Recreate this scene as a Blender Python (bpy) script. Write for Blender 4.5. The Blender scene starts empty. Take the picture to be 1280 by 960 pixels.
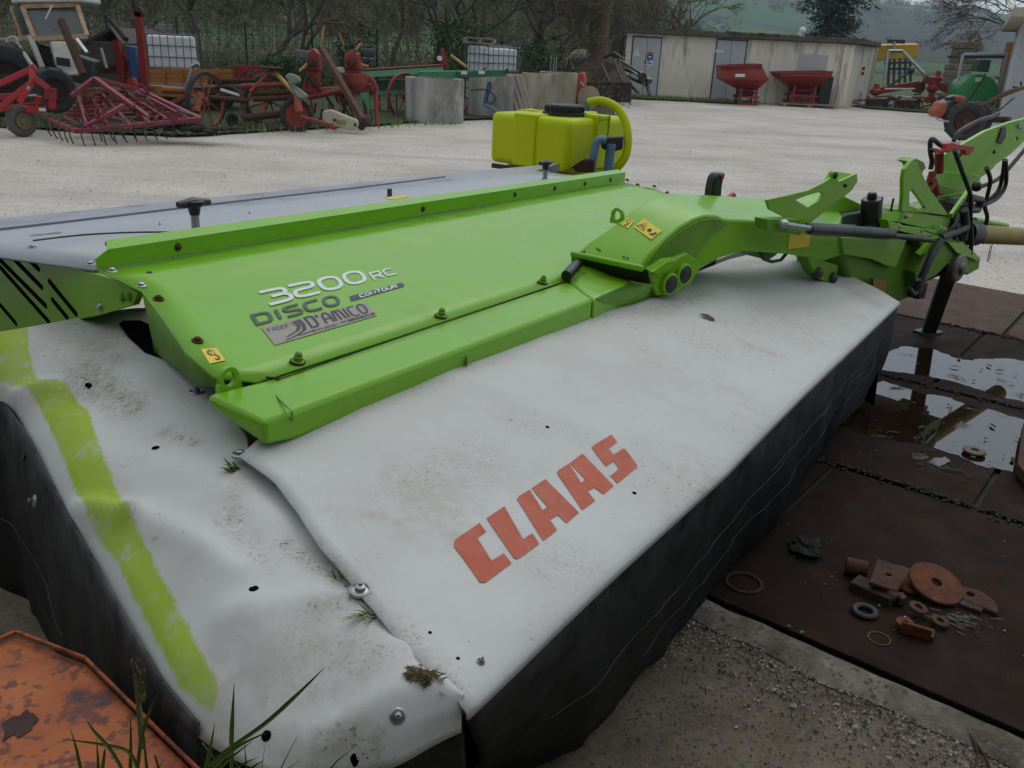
import bpy, bmesh, math, random
from mathutils import Vector, Matrix, noise
from mathutils.bvhtree import BVHTree
R = math.radians
S = bpy.context.scene
COL = S.collection
rng = random.Random(7)

# ------------------------------------------------------------ camera, sky, sun, exposure
cam_d = bpy.data.cameras.new('camera'); cam = bpy.data.objects.new('camera', cam_d); COL.objects.link(cam)
cam_d.sensor_width = 36; cam_d.lens = 36*1080/1280; cam_d.clip_start = .05; cam_d.clip_end = 9000
up_c = Vector((140, 2780, 1080)).normalized()
yw = (Vector((0, 0, -1)) - up_c*up_c.dot(Vector((0, 0, -1)))).normalized()
xw = yw.cross(up_c)
cam.matrix_world = Matrix.Translation((0, 0, 1.65)) @ Matrix((xw, yw, up_c)).to_4x4()
cam_d.dof.use_dof = False
S.camera = cam

SUN_EL, SUN_ROT = R(50), R(20)   # a bright patch of cloud ahead of the camera
w = bpy.data.worlds.new('World'); S.world = w; w.use_nodes = True
nt = w.node_tree; nt.nodes.clear()
def wn(t, **k):
    n = nt.nodes.new(t)
    for a, b in k.items(): setattr(n, a, b)
    return n
sky = wn('ShaderNodeTexSky', sky_type='NISHITA', sun_disc=False, sun_elevation=SUN_EL, sun_rotation=SUN_ROT)
bg1 = wn('ShaderNodeBackground'); bg1.inputs[1].default_value = .05
nt.links.new(sky.outputs[0], bg1.inputs[0])
# even overcast: the zenith is about twice as bright as the horizon
tc = wn('ShaderNodeTexCoord'); sx = wn('ShaderNodeSeparateXYZ'); nt.links.new(tc.outputs['Generated'], sx.inputs[0])
ramp = wn('ShaderNodeValToRGB'); ramp.color_ramp.elements[0].position = 0; ramp.color_ramp.elements[1].position = 1
ramp.color_ramp.elements[0].color = (.64, .73, .82, 1); ramp.color_ramp.elements[1].color = (1.06, 1.07, 1.03, 1)
nz = wn('ShaderNodeTexNoise'); nz.inputs['Scale'].default_value = 3.5; nz.inputs['Detail'].default_value = 4
nt.links.new(tc.outputs['Generated'], nz.inputs['Vector'])
nt.links.new(sx.outputs[2], ramp.inputs[0])
mixc = wn('ShaderNodeMix', data_type='RGBA', blend_type='MULTIPLY'); mixc.inputs[0].default_value = .2
nt.links.new(ramp.outputs[0], mixc.inputs[6]); nt.links.new(nz.outputs[0], mixc.inputs[7])
# the cloud deck is brighter round the hidden sun than opposite it
sdir = Vector((math.sin(SUN_ROT)*math.cos(SUN_EL), math.cos(SUN_ROT)*math.cos(SUN_EL), math.sin(SUN_EL)))
dt = wn('ShaderNodeVectorMath', operation='DOT_PRODUCT'); dt.inputs[1].default_value = sdir; nt.links.new(tc.outputs['Generated'], dt.inputs[0])
gl = wn('ShaderNodeMapRange'); gl.inputs[1].default_value = -.6; gl.inputs[2].default_value = 1; gl.inputs[3].default_value = .92; gl.inputs[4].default_value = 1.15; nt.links.new(dt.outputs['Value'], gl.inputs[0])
bg2 = wn('ShaderNodeBackground'); bg2.inputs[1].default_value = .85; nt.links.new(gl.outputs[0], bg2.inputs[1])
nt.links.new(mixc.outputs[2], bg2.inputs[0])
add = wn('ShaderNodeAddShader'); nt.links.new(bg1.outputs[0], add.inputs[0]); nt.links.new(bg2.outputs[0], add.inputs[1])
out = wn('ShaderNodeOutputWorld'); nt.links.new(add.outputs[0], out.inputs[0])

sd = bpy.data.lights.new('sun', 'SUN'); sd.energy = .9; sd.angle = R(40); sd.color = (1, .97, .92)
sun = bpy.data.objects.new('sun', sd); COL.objects.link(sun)
sun.rotation_euler = (R(90)-SUN_EL, 0, math.pi-SUN_ROT)
S.view_settings.view_transform = 'Standard'; S.view_settings.look = 'None'; S.view_settings.gamma = 1
S.view_settings.use_curve_mapping = False; S.view_settings.exposure = -.6

# ------------------------------------------------------------ helpers
MATS = {}
def M(name, col, rough=.6, metal=0, col2=None, amt=.6, scale=6., bump=.0, bscale=60., spot=None, spot_at=.62, spot_scale=14., spec=.5, stretch=None, soft=.12, coat=0, spot2=None, spot2_at=.66, spot2_scale=40.):
    if name in MATS: return MATS[name]
    m = bpy.data.materials.new(name); m.use_nodes = True; t = m.node_tree; N = t.nodes; L = t.links
    b = N['Principled BSDF']; b.inputs['Metallic'].default_value = metal; b.inputs['Specular IOR Level'].default_value = spec
    b.inputs['Coat Weight'].default_value = coat; b.inputs['Coat Roughness'].default_value = .12
    c = N.new('ShaderNodeTexCoord'); src = c.outputs['Object']
    if stretch:
        mp = N.new('ShaderNodeMapping'); mp.inputs['Scale'].default_value = stretch; L.new(src, mp.inputs[0]); src = mp.outputs[0]
    def noi(sc, det=5, rgh=.6, v=None):
        n = N.new('ShaderNodeTexNoise'); n.inputs['Scale'].default_value = sc; n.inputs['Detail'].default_value = det
        n.inputs['Roughness'].default_value = rgh; L.new(v or src, n.inputs['Vector']); return n.outputs[0]
    def mr(x, a, bb, lo=0., hi=1.):
        n = N.new('ShaderNodeMapRange'); n.inputs[1].default_value = a; n.inputs[2].default_value = bb
        n.inputs[3].default_value = lo; n.inputs[4].default_value = hi; L.new(x, n.inputs[0]); return n.outputs[0]
    def mix(f, a, bb):
        n = N.new('ShaderNodeMix'); n.data_type = 'RGBA'; L.new(f, n.inputs[0])
        for i, v in ((6, a), (7, bb)):
            if isinstance(v, tuple): n.inputs[i].default_value = v + (1,)
            else: L.new(v, n.inputs[i])
        return n.outputs[2]
    col2 = col2 or tuple(x*.7 for x in col)
    cur = mix(mr(noi(scale), .35, .68, 0, amt), tuple(col), tuple(col2))
    rsrc = mr(noi(scale*2.3), .3, .7, max(.02, rough-.1), min(1, rough+.12))
    if spot:
        f = mr(noi(spot_scale, 7, .7), spot_at, spot_at+soft)
        cur = mix(f, cur, tuple(spot))
    if spot2:
        f = mr(noi(spot2_scale, 5, .6), spot2_at, spot2_at+.05)
        cur = mix(f, cur, tuple(spot2))
    L.new(cur, b.inputs['Base Color']); L.new(rsrc, b.inputs['Roughness'])
    if bump:
        bn = N.new('ShaderNodeBump'); bn.inputs['Strength'].default_value = min(1, bump); bn.inputs['Distance'].default_value = .02
        L.new(noi(bscale, 6, .65), bn.inputs['Height']); L.new(bn.outputs[0], b.inputs['Normal'])
    m['tools'] = 0
    MATS[name] = m; return m

def V(p): return Vector(p)
class MB:
    def __init__(s): s.v = []; s.f = []
    def add(s, vs, fs):
        o = len(s.v); s.v += [Vector(p) for p in vs]; s.f += [tuple(i+o for i in f) for f in fs]; return s
    def box(s, c, d, rz=0, rx=0):
        m = Matrix.Rotation(rz, 3, 'Z') @ Matrix.Rotation(rx, 3, 'X'); c = V(c)
        vs = [c + m @ Vector((x*d[0]/2, y*d[1]/2, z*d[2]/2)) for x in (-1, 1) for y in (-1, 1) for z in (-1, 1)]
        return s.add(vs, [(0, 1, 3, 2), (4, 6, 7, 5), (0, 4, 5, 1), (2, 3, 7, 6), (0, 2, 6, 4), (1, 5, 7, 3)])
    def bar(s, p, q, w_, h=None, upv=(0, 0, 1)):
        p, q = V(p), V(q); h = h or w_; d = (q-p).normalized(); u = V(upv)
        if abs(d.dot(u)) > .95: u = Vector((1, 0, 0))
        a = d.cross(u).normalized()*w_/2; b = a.cross(d).normalized()*h/2
        vs = [p-a-b, p+a-b, p+a+b, p-a+b, q-a-b, q+a-b, q+a+b, q-a+b]
        return s.add(vs, [(3, 2, 1, 0), (4, 5, 6, 7), (0, 1, 5, 4), (1, 2, 6, 5), (2, 3, 7, 6), (3, 0, 4, 7)])
    def tube(s, pts, r, n=8, cap=True):
        pts = [V(p) for p in pts]; k = len(pts); rs = r if isinstance(r, (list, tuple)) else [r]*k
        vs = []; a = None
        for i, p in enumerate(pts):
            d = (pts[min(i+1, k-1)] - pts[max(i-1, 0)]).normalized()
            if a is None:
                u = Vector((0, 0, 1)) if abs(d.z) < .9 else Vector((1, 0, 0)); a = d.cross(u).normalized()
            else: a = (a - d*a.dot(d)).normalized()
            b = d.cross(a)
            vs += [p + (a*math.cos(t*2*math.pi/n) + b*math.sin(t*2*math.pi/n))*rs[i] for t in range(n)]
        fs = [(i*n+j, i*n+(j+1) % n, (i+1)*n+(j+1) % n, (i+1)*n+j) for i in range(k-1) for j in range(n)]
        if cap and n > 2: fs += [tuple(range(n))[::-1], tuple((k-1)*n+j for j in range(n))]
        return s.add(vs, fs)
    def cyl(s, p, q, r, n=16, r2=None): return s.tube([p, q], [r, r if r2 is None else r2], n)
    def lathe(s, c, axis, prof, n=20):   # prof: (radius, height) along axis
        c = V(c); d = V(axis).normalized(); u = Vector((0, 0, 1)) if abs(d.z) < .9 else Vector((1, 0, 0))
        a = d.cross(u).normalized(); b = d.cross(a); vs = []
        for r, h in prof: vs += [c + d*h + (a*math.cos(t*2*math.pi/n) + b*math.sin(t*2*math.pi/n))*r for t in range(n)]
        k = len(prof)
        fs = [(i*n+j, i*n+(j+1) % n, (i+1)*n+(j+1) % n, (i+1)*n+j) for i in range(k-1) for j in range(n)]
        if prof[0][0] > 1e-5 and not (abs(prof[0][0]-prof[-1][0]) < 1e-6 and abs(prof[0][1]-prof[-1][1]) < 1e-6): fs.append(tuple(range(n))[::-1])
        if prof[-1][0] > 1e-5 and not (abs(prof[0][0]-prof[-1][0]) < 1e-6 and abs(prof[0][1]-prof[-1][1]) < 1e-6): fs.append(tuple((k-1)*n+j for j in range(n)))
        return s.add(vs, fs)
    def torus(s, c, axis, R_, r, n=28, m=10, w_=None):
        w_ = w_ or r
        return s.lathe(c, axis, [(R_ + r*math.cos(2*math.pi*i/m), w_*math.sin(2*math.pi*i/m)) for i in range(m+1)], n)
    def prism(s, pts, vec):
        pts = [V(p) for p in pts]; k = len(pts); vec = V(vec)
        nrm = sum(((pts[i]-pts[0]).cross(pts[(i+1) % k]-pts[0]) for i in range(k)), Vector())
        if nrm.dot(vec) > 0: pts = pts[::-1]
        return s.add(pts + [p+vec for p in pts], [tuple(range(k)), tuple(range(2*k-1, k-1, -1))] + [(i, k+i, k+(i+1) % k, (i+1) % k) for i in range(k)])
    def poly(s, pts): return s.add(pts, [tuple(range(len(pts)))])
    def grid(s, rows, close=False):
        n = len(rows[0]); vs = [p for r in rows for p in r]
        return s.add(vs, [(i*n+j, i*n+j+1, (i+1)*n+j+1, (i+1)*n+j) for i in range(len(rows)-1) for j in range(n-1)])
    def ball(s, c, r, n=10, sc=(1, 1, 1)):
        c = V(c); vs = []; fs = []; k = max(4, n//2)
        for i in range(k+1):
            th = math.pi*i/k
            vs += [c + Vector((sc[0]*r*math.sin(th)*math.cos(2*math.pi*j/n), sc[1]*r*math.sin(th)*math.sin(2*math.pi*j/n), sc[2]*r*math.cos(th))) for j in range(n)]
        for i in range(k):
            for j in range(n): fs.append((i*n+j, (i+1)*n+j, (i+1)*n+(j+1) % n, i*n+(j+1) % n))
        return s.add(vs, fs)
    def build(s, name, mat, parent=None, bevel=0, smooth=True, solid=0, segs=2, ang=32, loc=None):
        o0 = Vector((0, 0, 0))
        if parent:
            r = parent
            while r.parent: r = r.parent
            o0 = r.location.copy()
        elif loc is not None: o0 = V(loc)
        elif s.v:
            o0 = Vector((sum(p.x for p in s.v)/len(s.v), sum(p.y for p in s.v)/len(s.v), min(p.z for p in s.v)))
        me = bpy.data.meshes.new(name); me.from_pydata([p-o0 for p in s.v], [], s.f)
        bm = bmesh.new(); bm.from_mesh(me); bmesh.ops.remove_doubles(bm, verts=bm.verts, dist=1e-5)
        bmesh.ops.recalc_face_normals(bm, faces=bm.faces); bm.to_mesh(me); bm.free()
        for mm in (mat if isinstance(mat, list) else [mat]): me.materials.append(mm)
        if smooth:
            me.shade_smooth(); me.set_sharp_from_angle(angle=R(ang))
        ob = bpy.data.objects.new(name, me); COL.objects.link(ob)
        if parent: ob.parent = parent
        else: ob.location = o0
        if solid:
            md = ob.modifiers.new('thickness', 'SOLIDIFY'); md.thickness = abs(solid); md.offset = -1 if solid > 0 else 1
        if bevel:
            md = ob.modifiers.new('bevel', 'BEVEL'); md.width = bevel; md.segments = segs; md.limit_method = 'ANGLE'; md.angle_limit = R(35)
        return ob

def tag(o, label=None, cat=None, group=None, kind=None):
    if label: o['label'] = label
    if cat: o['category'] = cat
    if group: o['group'] = group
    if kind: o['kind'] = kind
    return o
def thing(name, label, cat, loc, group=None, kind=None):
    o = bpy.data.objects.new(name, None); COL.objects.link(o); o.location = loc; o.empty_display_size = .1
    return tag(o, label, cat, group, kind)
def dup(root, loc, rz=0, label=None, scale=1):
    r = root.copy(); COL.objects.link(r); r.location = loc; r.rotation_euler = (0, 0, rz); r.scale = (scale,)*3
    if label: r['label'] = label
    for ch in list(root.children):
        c = ch.copy(); COL.objects.link(c); c.parent = r
        for g in ch.children:
            d = g.copy(); COL.objects.link(d); d.parent = c
    return r
def lerp(a, b, t): return V(a)*(1-t) + V(b)*t
def resample(pts, n, smooth=False):
    pts = [V(p) for p in pts]
    if smooth: pts = [p for p in catmull(pts, 6)]
    L = [0]
    for i in range(1, len(pts)): L.append(L[-1] + (pts[i]-pts[i-1]).length)
    res = []; j = 0
    for k in range(n):
        t = L[-1]*k/(n-1)
        while j < len(L)-2 and L[j+1] < t: j += 1
        d = L[j+1]-L[j]; res.append(pts[j].lerp(pts[j+1], (t-L[j])/d if d > 0 else 0))
    return res
def catmull(pts, m):
    pts = [V(p) for p in pts]; o = []
    for i in range(len(pts)-1):
        p0 = pts[max(i-1, 0)]; p1 = pts[i]; p2 = pts[i+1]; p3 = pts[min(i+2, len(pts)-1)]
        for k in range(m):
            t = k/m; o.append(.5*((2*p1) + (p2-p0)*t + (2*p0-5*p1+4*p2-p3)*t*t + (3*p1-p0-3*p2+p3)*t**3))
    return o + [pts[-1]]
def coons(c0, c1, d0, d1, nu, nv):
    c0, c1 = resample(c0, nu), resample(c1, nu); d0, d1 = resample(d0, nv), resample(d1, nv); rows = []
    for j in range(nv):
        t = j/(nv-1); row = []
        for i in range(nu):
            s_ = i/(nu-1)
            p = c0[i].lerp(c1[i], t) + d0[j].lerp(d1[j], s_) - (c0[0].lerp(c0[-1], s_)).lerp(c1[0].lerp(c1[-1], s_), t)
            row.append(p)
        rows.append(row)
    return rows
def segd(x, y, a, b):
    ax, ay, bx, by = a[0], a[1], b[0], b[1]; dx, dy = bx-ax, by-ay
    t = max(0, min(1, ((x-ax)*dx + (y-ay)*dy)/(dx*dx+dy*dy+1e-12)))
    return math.hypot(x-ax-dx*t, y-ay-dy*t)
def sdf(x, y, poly):
    ins = False; d = 9e9; k = len(poly)
    for i in range(k):
        a, b = poly[i], poly[(i+1) % k]; d = min(d, segd(x, y, a, b))
        if (a[1] > y) != (b[1] > y) and x < (b[0]-a[0])*(y-a[1])/(b[1]-a[1]) + a[0]: ins = not ins
    return d if ins else -d
def wheel(parent, c, axis, Rr, wd, tyre, rim, rimr=.62, spokes=0, name='wheel', hub=None):
    """wheel (rim mesh) > tyre"""
    c = V(c); d = V(axis).normalized(); m = MB(); ri = Rr*rimr
    if spokes:
        m.torus(c, d, ri, Rr*.03, 32, 8, wd*.4); m.lathe(c-d*wd*.4, d, [(0, 0), (Rr*.13, 0), (Rr*.13, wd*.8), (Rr*.05, wd), (0, wd)], 12)
        u = Vector((0, 0, 1)) if abs(d.z) < .9 else Vector((1, 0, 0)); a = d.cross(u).normalized(); b = d.cross(a)
        for k in range(spokes):
            t = 2*math.pi*k/spokes + .3; m.bar(c, c + (a*math.cos(t)+b*math.sin(t))*ri, Rr*.05, Rr*.03, d)
    else:
        m.lathe(c-d*wd*.5, d, [(ri, 0), (ri*.95, wd*.1), (ri*.9, wd*.2), (ri*.45, wd*.25), (ri*.4, wd*.1), (ri*.2, wd*.05), (0, wd*.05)], 24)
        m.lathe(c-d*wd*.5, d, [(ri, 0), (ri, wd), (ri*.9, wd*.8), (ri*.4, wd*.75), (ri*.35, wd*.95), (0, wd*.95)], 24)
    wl = m.build(name, rim, parent)
    t = MB(); h = wd/2; k = Rr-ri
    t.lathe(c, d, [(ri, -h*.7), (ri+k*.4, -h), (ri+k*.8, -h*.95), (Rr-k*.05, -h*.7), (Rr, -h*.4), (Rr, h*.4), (Rr-k*.05, h*.7), (ri+k*.8, h*.95), (ri+k*.4, h), (ri, h*.7), (ri, -h*.7)], 36)
    if k > .06 and not spokes:
        u = Vector((0, 0, 1)) if abs(d.z) < .9 else Vector((1, 0, 0)); a = d.cross(u).normalized(); b = d.cross(a)
        for q in range(22):
            th = 2*math.pi*q/22; e = a*math.cos(th)+b*math.sin(th); s_ = 1 if q % 2 else -1
            t.bar(c+e*Rr*.995+d*h*.8*s_, c+(a*math.cos(th+.12)+b*math.sin(th+.12))*Rr*1.0, Rr*.05, Rr*.06, e)
    t.build('tyre', tyre, wl)
    return wl
def leaves(mb, c, rad, n, size, rg, flat=.0):
    for _ in range(n):
        while True:
            p = Vector((rg.uniform(-1, 1), rg.uniform(-1, 1), rg.uniform(-1, 1)))
            if .25 < p.length < 1: break
        p = V(c) + Vector((p.x*rad[0], p.y*rad[1], p.z*rad[2]))
        a = Vector((rg.gauss(0, 1), rg.gauss(0, 1), rg.gauss(0, 1))).normalized()*size*rg.uniform(.6, 1.3)
        b = a.cross(Vector((rg.gauss(0, 1), rg.gauss(0, 1), rg.gauss(0, 1)))).normalized()*size*.45
        mb.add([p-a, p+b, p+a, p-b], [(0, 1, 2, 3)])

# ------------------------------------------------------------ materials
green = M('green_paint', (.185, .46, .007), .33, spec=.35, col2=(.17, .42, .009), amt=.5, scale=3, bump=.02, bscale=30, spot=(.22, .40, .07), spot_at=.6, spot_scale=7, soft=.22, spot2=(.12, .22, .05), spot2_at=.7, spot2_scale=95, coat=.2)
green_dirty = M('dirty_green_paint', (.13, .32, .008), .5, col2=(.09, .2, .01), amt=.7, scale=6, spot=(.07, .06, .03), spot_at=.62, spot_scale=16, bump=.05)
grey_paint = M('pale_grey_plastic', (.36, .38, .43), .3, col2=(.33, .35, .4), amt=.4, scale=2, spot=(.26, .26, .28), spot_at=.72)
rubber = M('black_rubber', (.010, .011, .011), .62, col2=(.012, .012, .012), amt=.6, scale=5, spot=(.035, .036, .037), spot_at=.6, spot_scale=5, soft=.3, bump=.06, bscale=25, spec=.16)
_t = rubber.node_tree; _b = _t.nodes['Principled BSDF']; _src = _b.inputs['Base Color'].links[0].from_socket
_a = _t.nodes.new('ShaderNodeAttribute'); _a.attribute_name = 'dust'
_n = _t.nodes.new('ShaderNodeTexNoise'); _n.inputs['Scale'].default_value = 9; _n.inputs['Detail'].default_value = 8; _n.inputs['Roughness'].default_value = .7
_c = _t.nodes.new('ShaderNodeTexCoord'); _t.links.new(_c.outputs['Object'], _n.inputs[0])
_r = _t.nodes.new('ShaderNodeMapRange'); _r.inputs[1].default_value = .35; _r.inputs[2].default_value = .72; _t.links.new(_n.outputs[0], _r.inputs[0])
_m = _t.nodes.new('ShaderNodeMath'); _m.operation = 'MULTIPLY'; _t.links.new(_a.outputs['Fac'], _m.inputs[0]); _t.links.new(_r.outputs[0], _m.inputs[1])
_x = _t.nodes.new('ShaderNodeMix'); _x.data_type = 'RGBA'; _x.inputs[7].default_value = (.13, .135, .135, 1); _t.links.new(_m.outputs[0], _x.inputs[0]); _t.links.new(_src, _x.inputs[6]); _t.links.new(_x.outputs[2], _b.inputs['Base Color'])
black_plastic = M('black_plastic', (.012, .012, .013), .4)
hole_black = M('hole_black', (.004, .004, .004), .95, spec=.02)
steel = M('galvanised_steel', (.42, .42, .43), .38, .8, col2=(.25, .25, .25))
dark_steel = M('dark_steel', (.07, .08, .08), .45, .5, col2=(.03, .035, .035), spot=(.18, .1, .05), spot_at=.7)
rust = M('brown_rust', (.085, .033, .015), .85, col2=(.045, .02, .013), amt=.8, scale=20, bump=.3)
rust_orange = M('orange_rust', (.15, .042, .012), .85, col2=(.06, .02, .01), amt=.8, scale=22, bump=.3, spot=(.05, .025, .02), spot_at=.62, spot_scale=30)
rust_dark = M('dark_rust', (.05, .022, .017), .8, col2=(.025, .014, .012), amt=.8, scale=9, bump=.25)
red = M('red_paint', (.27, .018, .018), .5, col2=(.17, .016, .016), scale=8, spot=(.1, .04, .03), spot_at=.66)
maroon = M('maroon_paint', (.2, .025, .035), .6, col2=(.1, .02, .022), scale=9, spot=(.07, .03, .02), spot_at=.62)
old_red = M('weathered_red_paint', (.25, .035, .022), .65, col2=(.13, .03, .02), scale=7, spot=(.08, .035, .02), spot_at=.6)
orange_red = M('orange_red_paint', (.36, .085, .035), .65, col2=(.2, .05, .025), scale=7, spot=(.09, .04, .02), spot_at=.62)
orange = M('orange_paint', (.42, .15, .02), .6, col2=(.3, .1, .02), scale=6, spot=(.12, .06, .03), spot_at=.66)
yellow_rust = M('faded_yellow_paint', (.45, .3, .06), .6, col2=(.3, .14, .04), scale=10)
tyre = M('tyre_rubber', (.025, .025, .027), .8, col2=(.06, .058, .055), amt=.6, scale=9, bump=.1)
tyre_pale = M('dusty_tyre', (.14, .125, .11), .85, col2=(.06, .055, .05), amt=.7, scale=9)
white_pl = M('white_plastic', (.7, .71, .72), .5, col2=(.55, .57, .6), scale=4)
cage = M('cage_wire', (.16, .16, .18), .5, .4)
concrete = M('weathered_concrete', (.5, .48, .44), .9, col2=(.16, .155, .14), amt=1, scale=1.4, bump=.2, bscale=25, spot=(.6, .59, .56), spot_at=.58, spot_scale=2.2, soft=.2, stretch=(1, 1, .35))
concrete_moss = M('mossy_concrete', (.5, .47, .38), .9, col2=(.25, .22, .14), amt=.9, scale=2.2, bump=.2, bscale=25, spot=(.1, .085, .04), spot_at=.6, spot_scale=2.5, soft=.1, stretch=(1, 1, .35))
wood_grey = M('grey_wood', (.33, .29, .24), .85, col2=(.2, .17, .14), scale=8, bump=.15, stretch=(6, 6, 1))
bark = M('bark', (.095, .078, .06), .95, col2=(.06, .05, .04), scale=6, bump=.6, bscale=14, stretch=(2, 2, .5))
twig_mat = M('bare_twigs', (.12, .096, .07), .95, col2=(.085, .075, .05), amt=.8, scale=.4)
twig_green = M('budding_twigs', (.13, .125, .06), .95, col2=(.1, .09, .05), amt=.8, scale=.4)
ever = M('evergreen_leaves', (.035, .085, .02), .6, col2=(.02, .045, .014), amt=.9, scale=1.2)
ivy = M('ivy_leaves', (.025, .05, .016), .55, col2=(.015, .03, .012), amt=.9, scale=2)
needle = M('conifer_needles', (.03, .055, .03), .7, col2=(.018, .032, .02), amt=.8, scale=1.5)
grass_m = M('grass_blades', (.14, .25, .04), .6, col2=(.11, .12, .04), amt=.7, scale=5)
blue = M('blue_paint', (.03, .12, .3), .5, col2=(.05, .1, .16), scale=8, spot=(.1, .12, .12), spot_at=.62)
blue_pale = M('pale_blue_paint', (.13, .25, .36), .55, col2=(.06, .11, .17), scale=9, spot=(.06, .05, .04), spot_at=.6)
yellow = M('yellow_sticker', (.8, .62, .015), .45, col2=(.72, .54, .03), scale=8)
black_print = M('black_print', (.012, .012, .012), .5)
white_print = M('white_print', (.72, .76, .78), .45, col2=(.62, .68, .68), scale=30)
dark_print = M('dark_grey_print', (.03, .05, .055), .45, col2=(.07, .1, .1), amt=.6, scale=60)
glass = M('dark_glass', (.03, .04, .045), .06, spec=.6)
S.cycles.volume_bounces = 2

# ------------------------------------------------------------ the ground
def ground_mat(name, base, alt, patch, scale, bump, peb=None, peb_at=.7, peb_scale=120., streak=None, rough=.95, pale=None):
    m = bpy.data.materials.new(name); m.use_nodes = True; t = m.node_tree; N = t.nodes; L = t.links
    b = N['Principled BSDF']; b.inputs['Roughness'].default_value = rough; b.inputs['Specular IOR Level'].default_value = .25
    c = N.new('ShaderNodeTexCoord')
    def noi(sc, det=6, rgh=.65, st=None):
        n = N.new('ShaderNodeTexNoise'); n.inputs['Scale'].default_value = sc; n.inputs['Detail'].default_value = det; n.inputs['Roughness'].default_value = rgh
        if st:
            mp = N.new('ShaderNodeMapping'); mp.inputs['Scale'].default_value = st[0]; mp.inputs['Rotation'].default_value = (0, 0, st[1]); L.new(c.outputs['Object'], mp.inputs[0]); L.new(mp.outputs[0], n.inputs[0])
        else: L.new(c.outputs['Object'], n.inputs[0])
        return n.outputs[0]
    def mr(x, a, bb, lo=0., hi=1.):
        n = N.new('ShaderNodeMapRange'); n.inputs[1].default_value = a; n.inputs[2].default_value = bb; n.inputs[3].default_value = lo; n.inputs[4].default_value = hi; L.new(x, n.inputs[0]); return n.outputs[0]
    def mix(f, a, bb):
        n = N.new('ShaderNodeMix'); n.data_type = 'RGBA'; L.new(f, n.inputs[0])
        for i, v in ((6, a), (7, bb)):
            if isinstance(v, tuple): n.inputs[i].default_value = v+(1,)
            else: L.new(v, n.inputs[i])
        return n.outputs[2]
    cur = mix(mr(noi(scale), .38, .62), base, alt)
    cur = mix(mr(noi(scale*.23, 4), .5, .68, 0, .8), cur, patch)
    if streak:
        cur = mix(mr(noi(1.1, 6, .65, ((.1, 1, 1), streak[1])), .5, .7, 0, .6), cur, streak[0])
        if pale: cur = mix(mr(noi(.8, 6, .7, ((.1, 1, 1), streak[1]+.1)), .55, .75, 0, .6), cur, pale)
    if peb:
        v = N.new('ShaderNodeTexVoronoi'); v.inputs['Scale'].default_value = peb_scale; L.new(c.outputs['Object'], v.inputs[0])
        sp = N.new('ShaderNodeSeparateColor'); L.new(v.outputs['Color'], sp.inputs[0])
        cur = mix(mr(sp.outputs[0], peb_at, peb_at+.08), cur, mix(sp.outputs[1], peb[0], peb[1]))
    cur = mix(mr(noi(55, 3, .8), .62, .72, 0, .5), cur, tuple(x*.45 for x in base))
    L.new(cur, b.inputs['Base Color'])
    bn = N.new('ShaderNodeBump'); bn.inputs['Strength'].default_value = bump; bn.inputs['Distance'].default_value = .03
    L.new(noi(28, 8, .75), bn.inputs['Height']); L.new(bn.outputs[0], b.inputs['Normal'])
    MATS[name] = m; return m
grass_ground = ground_mat('meadow_grass', (.05, .085, .022), (.075, .1, .03), (.09, .08, .045), .5, .5)
yard_mat = ground_mat('limestone_yard', (.6, .555, .5), (.46, .42, .37), (.64, .6, .55), .55, .4, ((.6, .58, .54), (.26, .24, .21)), .78, 46., ((.3, .28, .255), .12), pale=(.68, .66, .63))
near_mat = ground_mat('shaded_damp_concrete', (.3, .25, .18), (.19, .16, .11), (.11, .08, .05), 5, .8, ((.26, .24, .22), (.12, .11, .1)), .72, 110.)  # base colour lowered to carry the shade on the near ground
mortar_mat = ground_mat('rough_concrete_edge', (.42, .39, .32), (.24, .215, .17), (.12, .1, .07), 11, 1, ((.3, .28, .26), (.14, .13, .11)), .75, 90.)
soil_mat = ground_mat('weedy_soil', (.06, .058, .04), (.05, .075, .025), (.035, .03, .024), 2.5, .8)

def sheet(name, pts, z, mat, label=None, sub=0):
    m = MB(); m.poly([(p[0], p[1], z) for p in pts])
    o = m.build(name, mat, smooth=False, loc=(0, 0, 0)); return tag(o, kind='structure')
sheet('ground', [(-1350, -90), (1350, -90), (1350, 1900), (-1350, 1900)], -.13, grass_ground)
# the limestone yard: one uneven sheet
m = MB(); rows = []
for j in range(47):
    y = -6 + j*1.0; row = []
    for i in range(60):
        x = -22 + i*.95
        row.append((x, y, -.012 + (.05*noise.noise(Vector((x*.25, y*.25, 3))) + .018*noise.noise(Vector((x*1.3, y*1.3, 9))))*min(1, max(0, (y-8)/4))))
    rows.append(row)
m.grid(rows); tag(m.build('yard', yard_mat, loc=(0, 0, 0)), kind='structure')
# grassy margin under the parked implements and before the shed
def strip(name, pts, z, mat):
    m = MB(); ps = []
    for i in range(len(pts)):
        a, b = V(pts[i]+(0,)), V(pts[(i+1) % len(pts)]+(0,)); k = max(1, int((b-a).length/.35))
        for q in range(k):
            p = a.lerp(b, q/k); s_ = .16; p += Vector((noise.noise(p*1.7)*s_, noise.noise(p*1.7+Vector((7, 3, 1)))*s_*1.6, 0)); ps.append((p.x, p.y, z))
    m.poly(ps); return tag(m.build(name, mat, smooth=False, loc=(0, 0, 0)), kind='structure')
strip('weedy_ground', [(-21, 13.9), (-5.6, 15.1), (-4.2, 17.4), (-1.5, 21.5), (2.5, 24.5), (3.5, 37), (3.3, 40.5), (-22, 40.5)], .035, soil_mat)
strip('grass_verge', [(3.4, 36.2), (6, 36.1), (9, 36.5), (9.5, 37.3), (6, 37.9), (3.5, 37.5)], .05, grass_ground)
strip('dirt_verge', [(14.2, 38), (19, 35), (27, 33), (31, 40.8), (14, 41)], .045, soil_mat)

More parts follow.
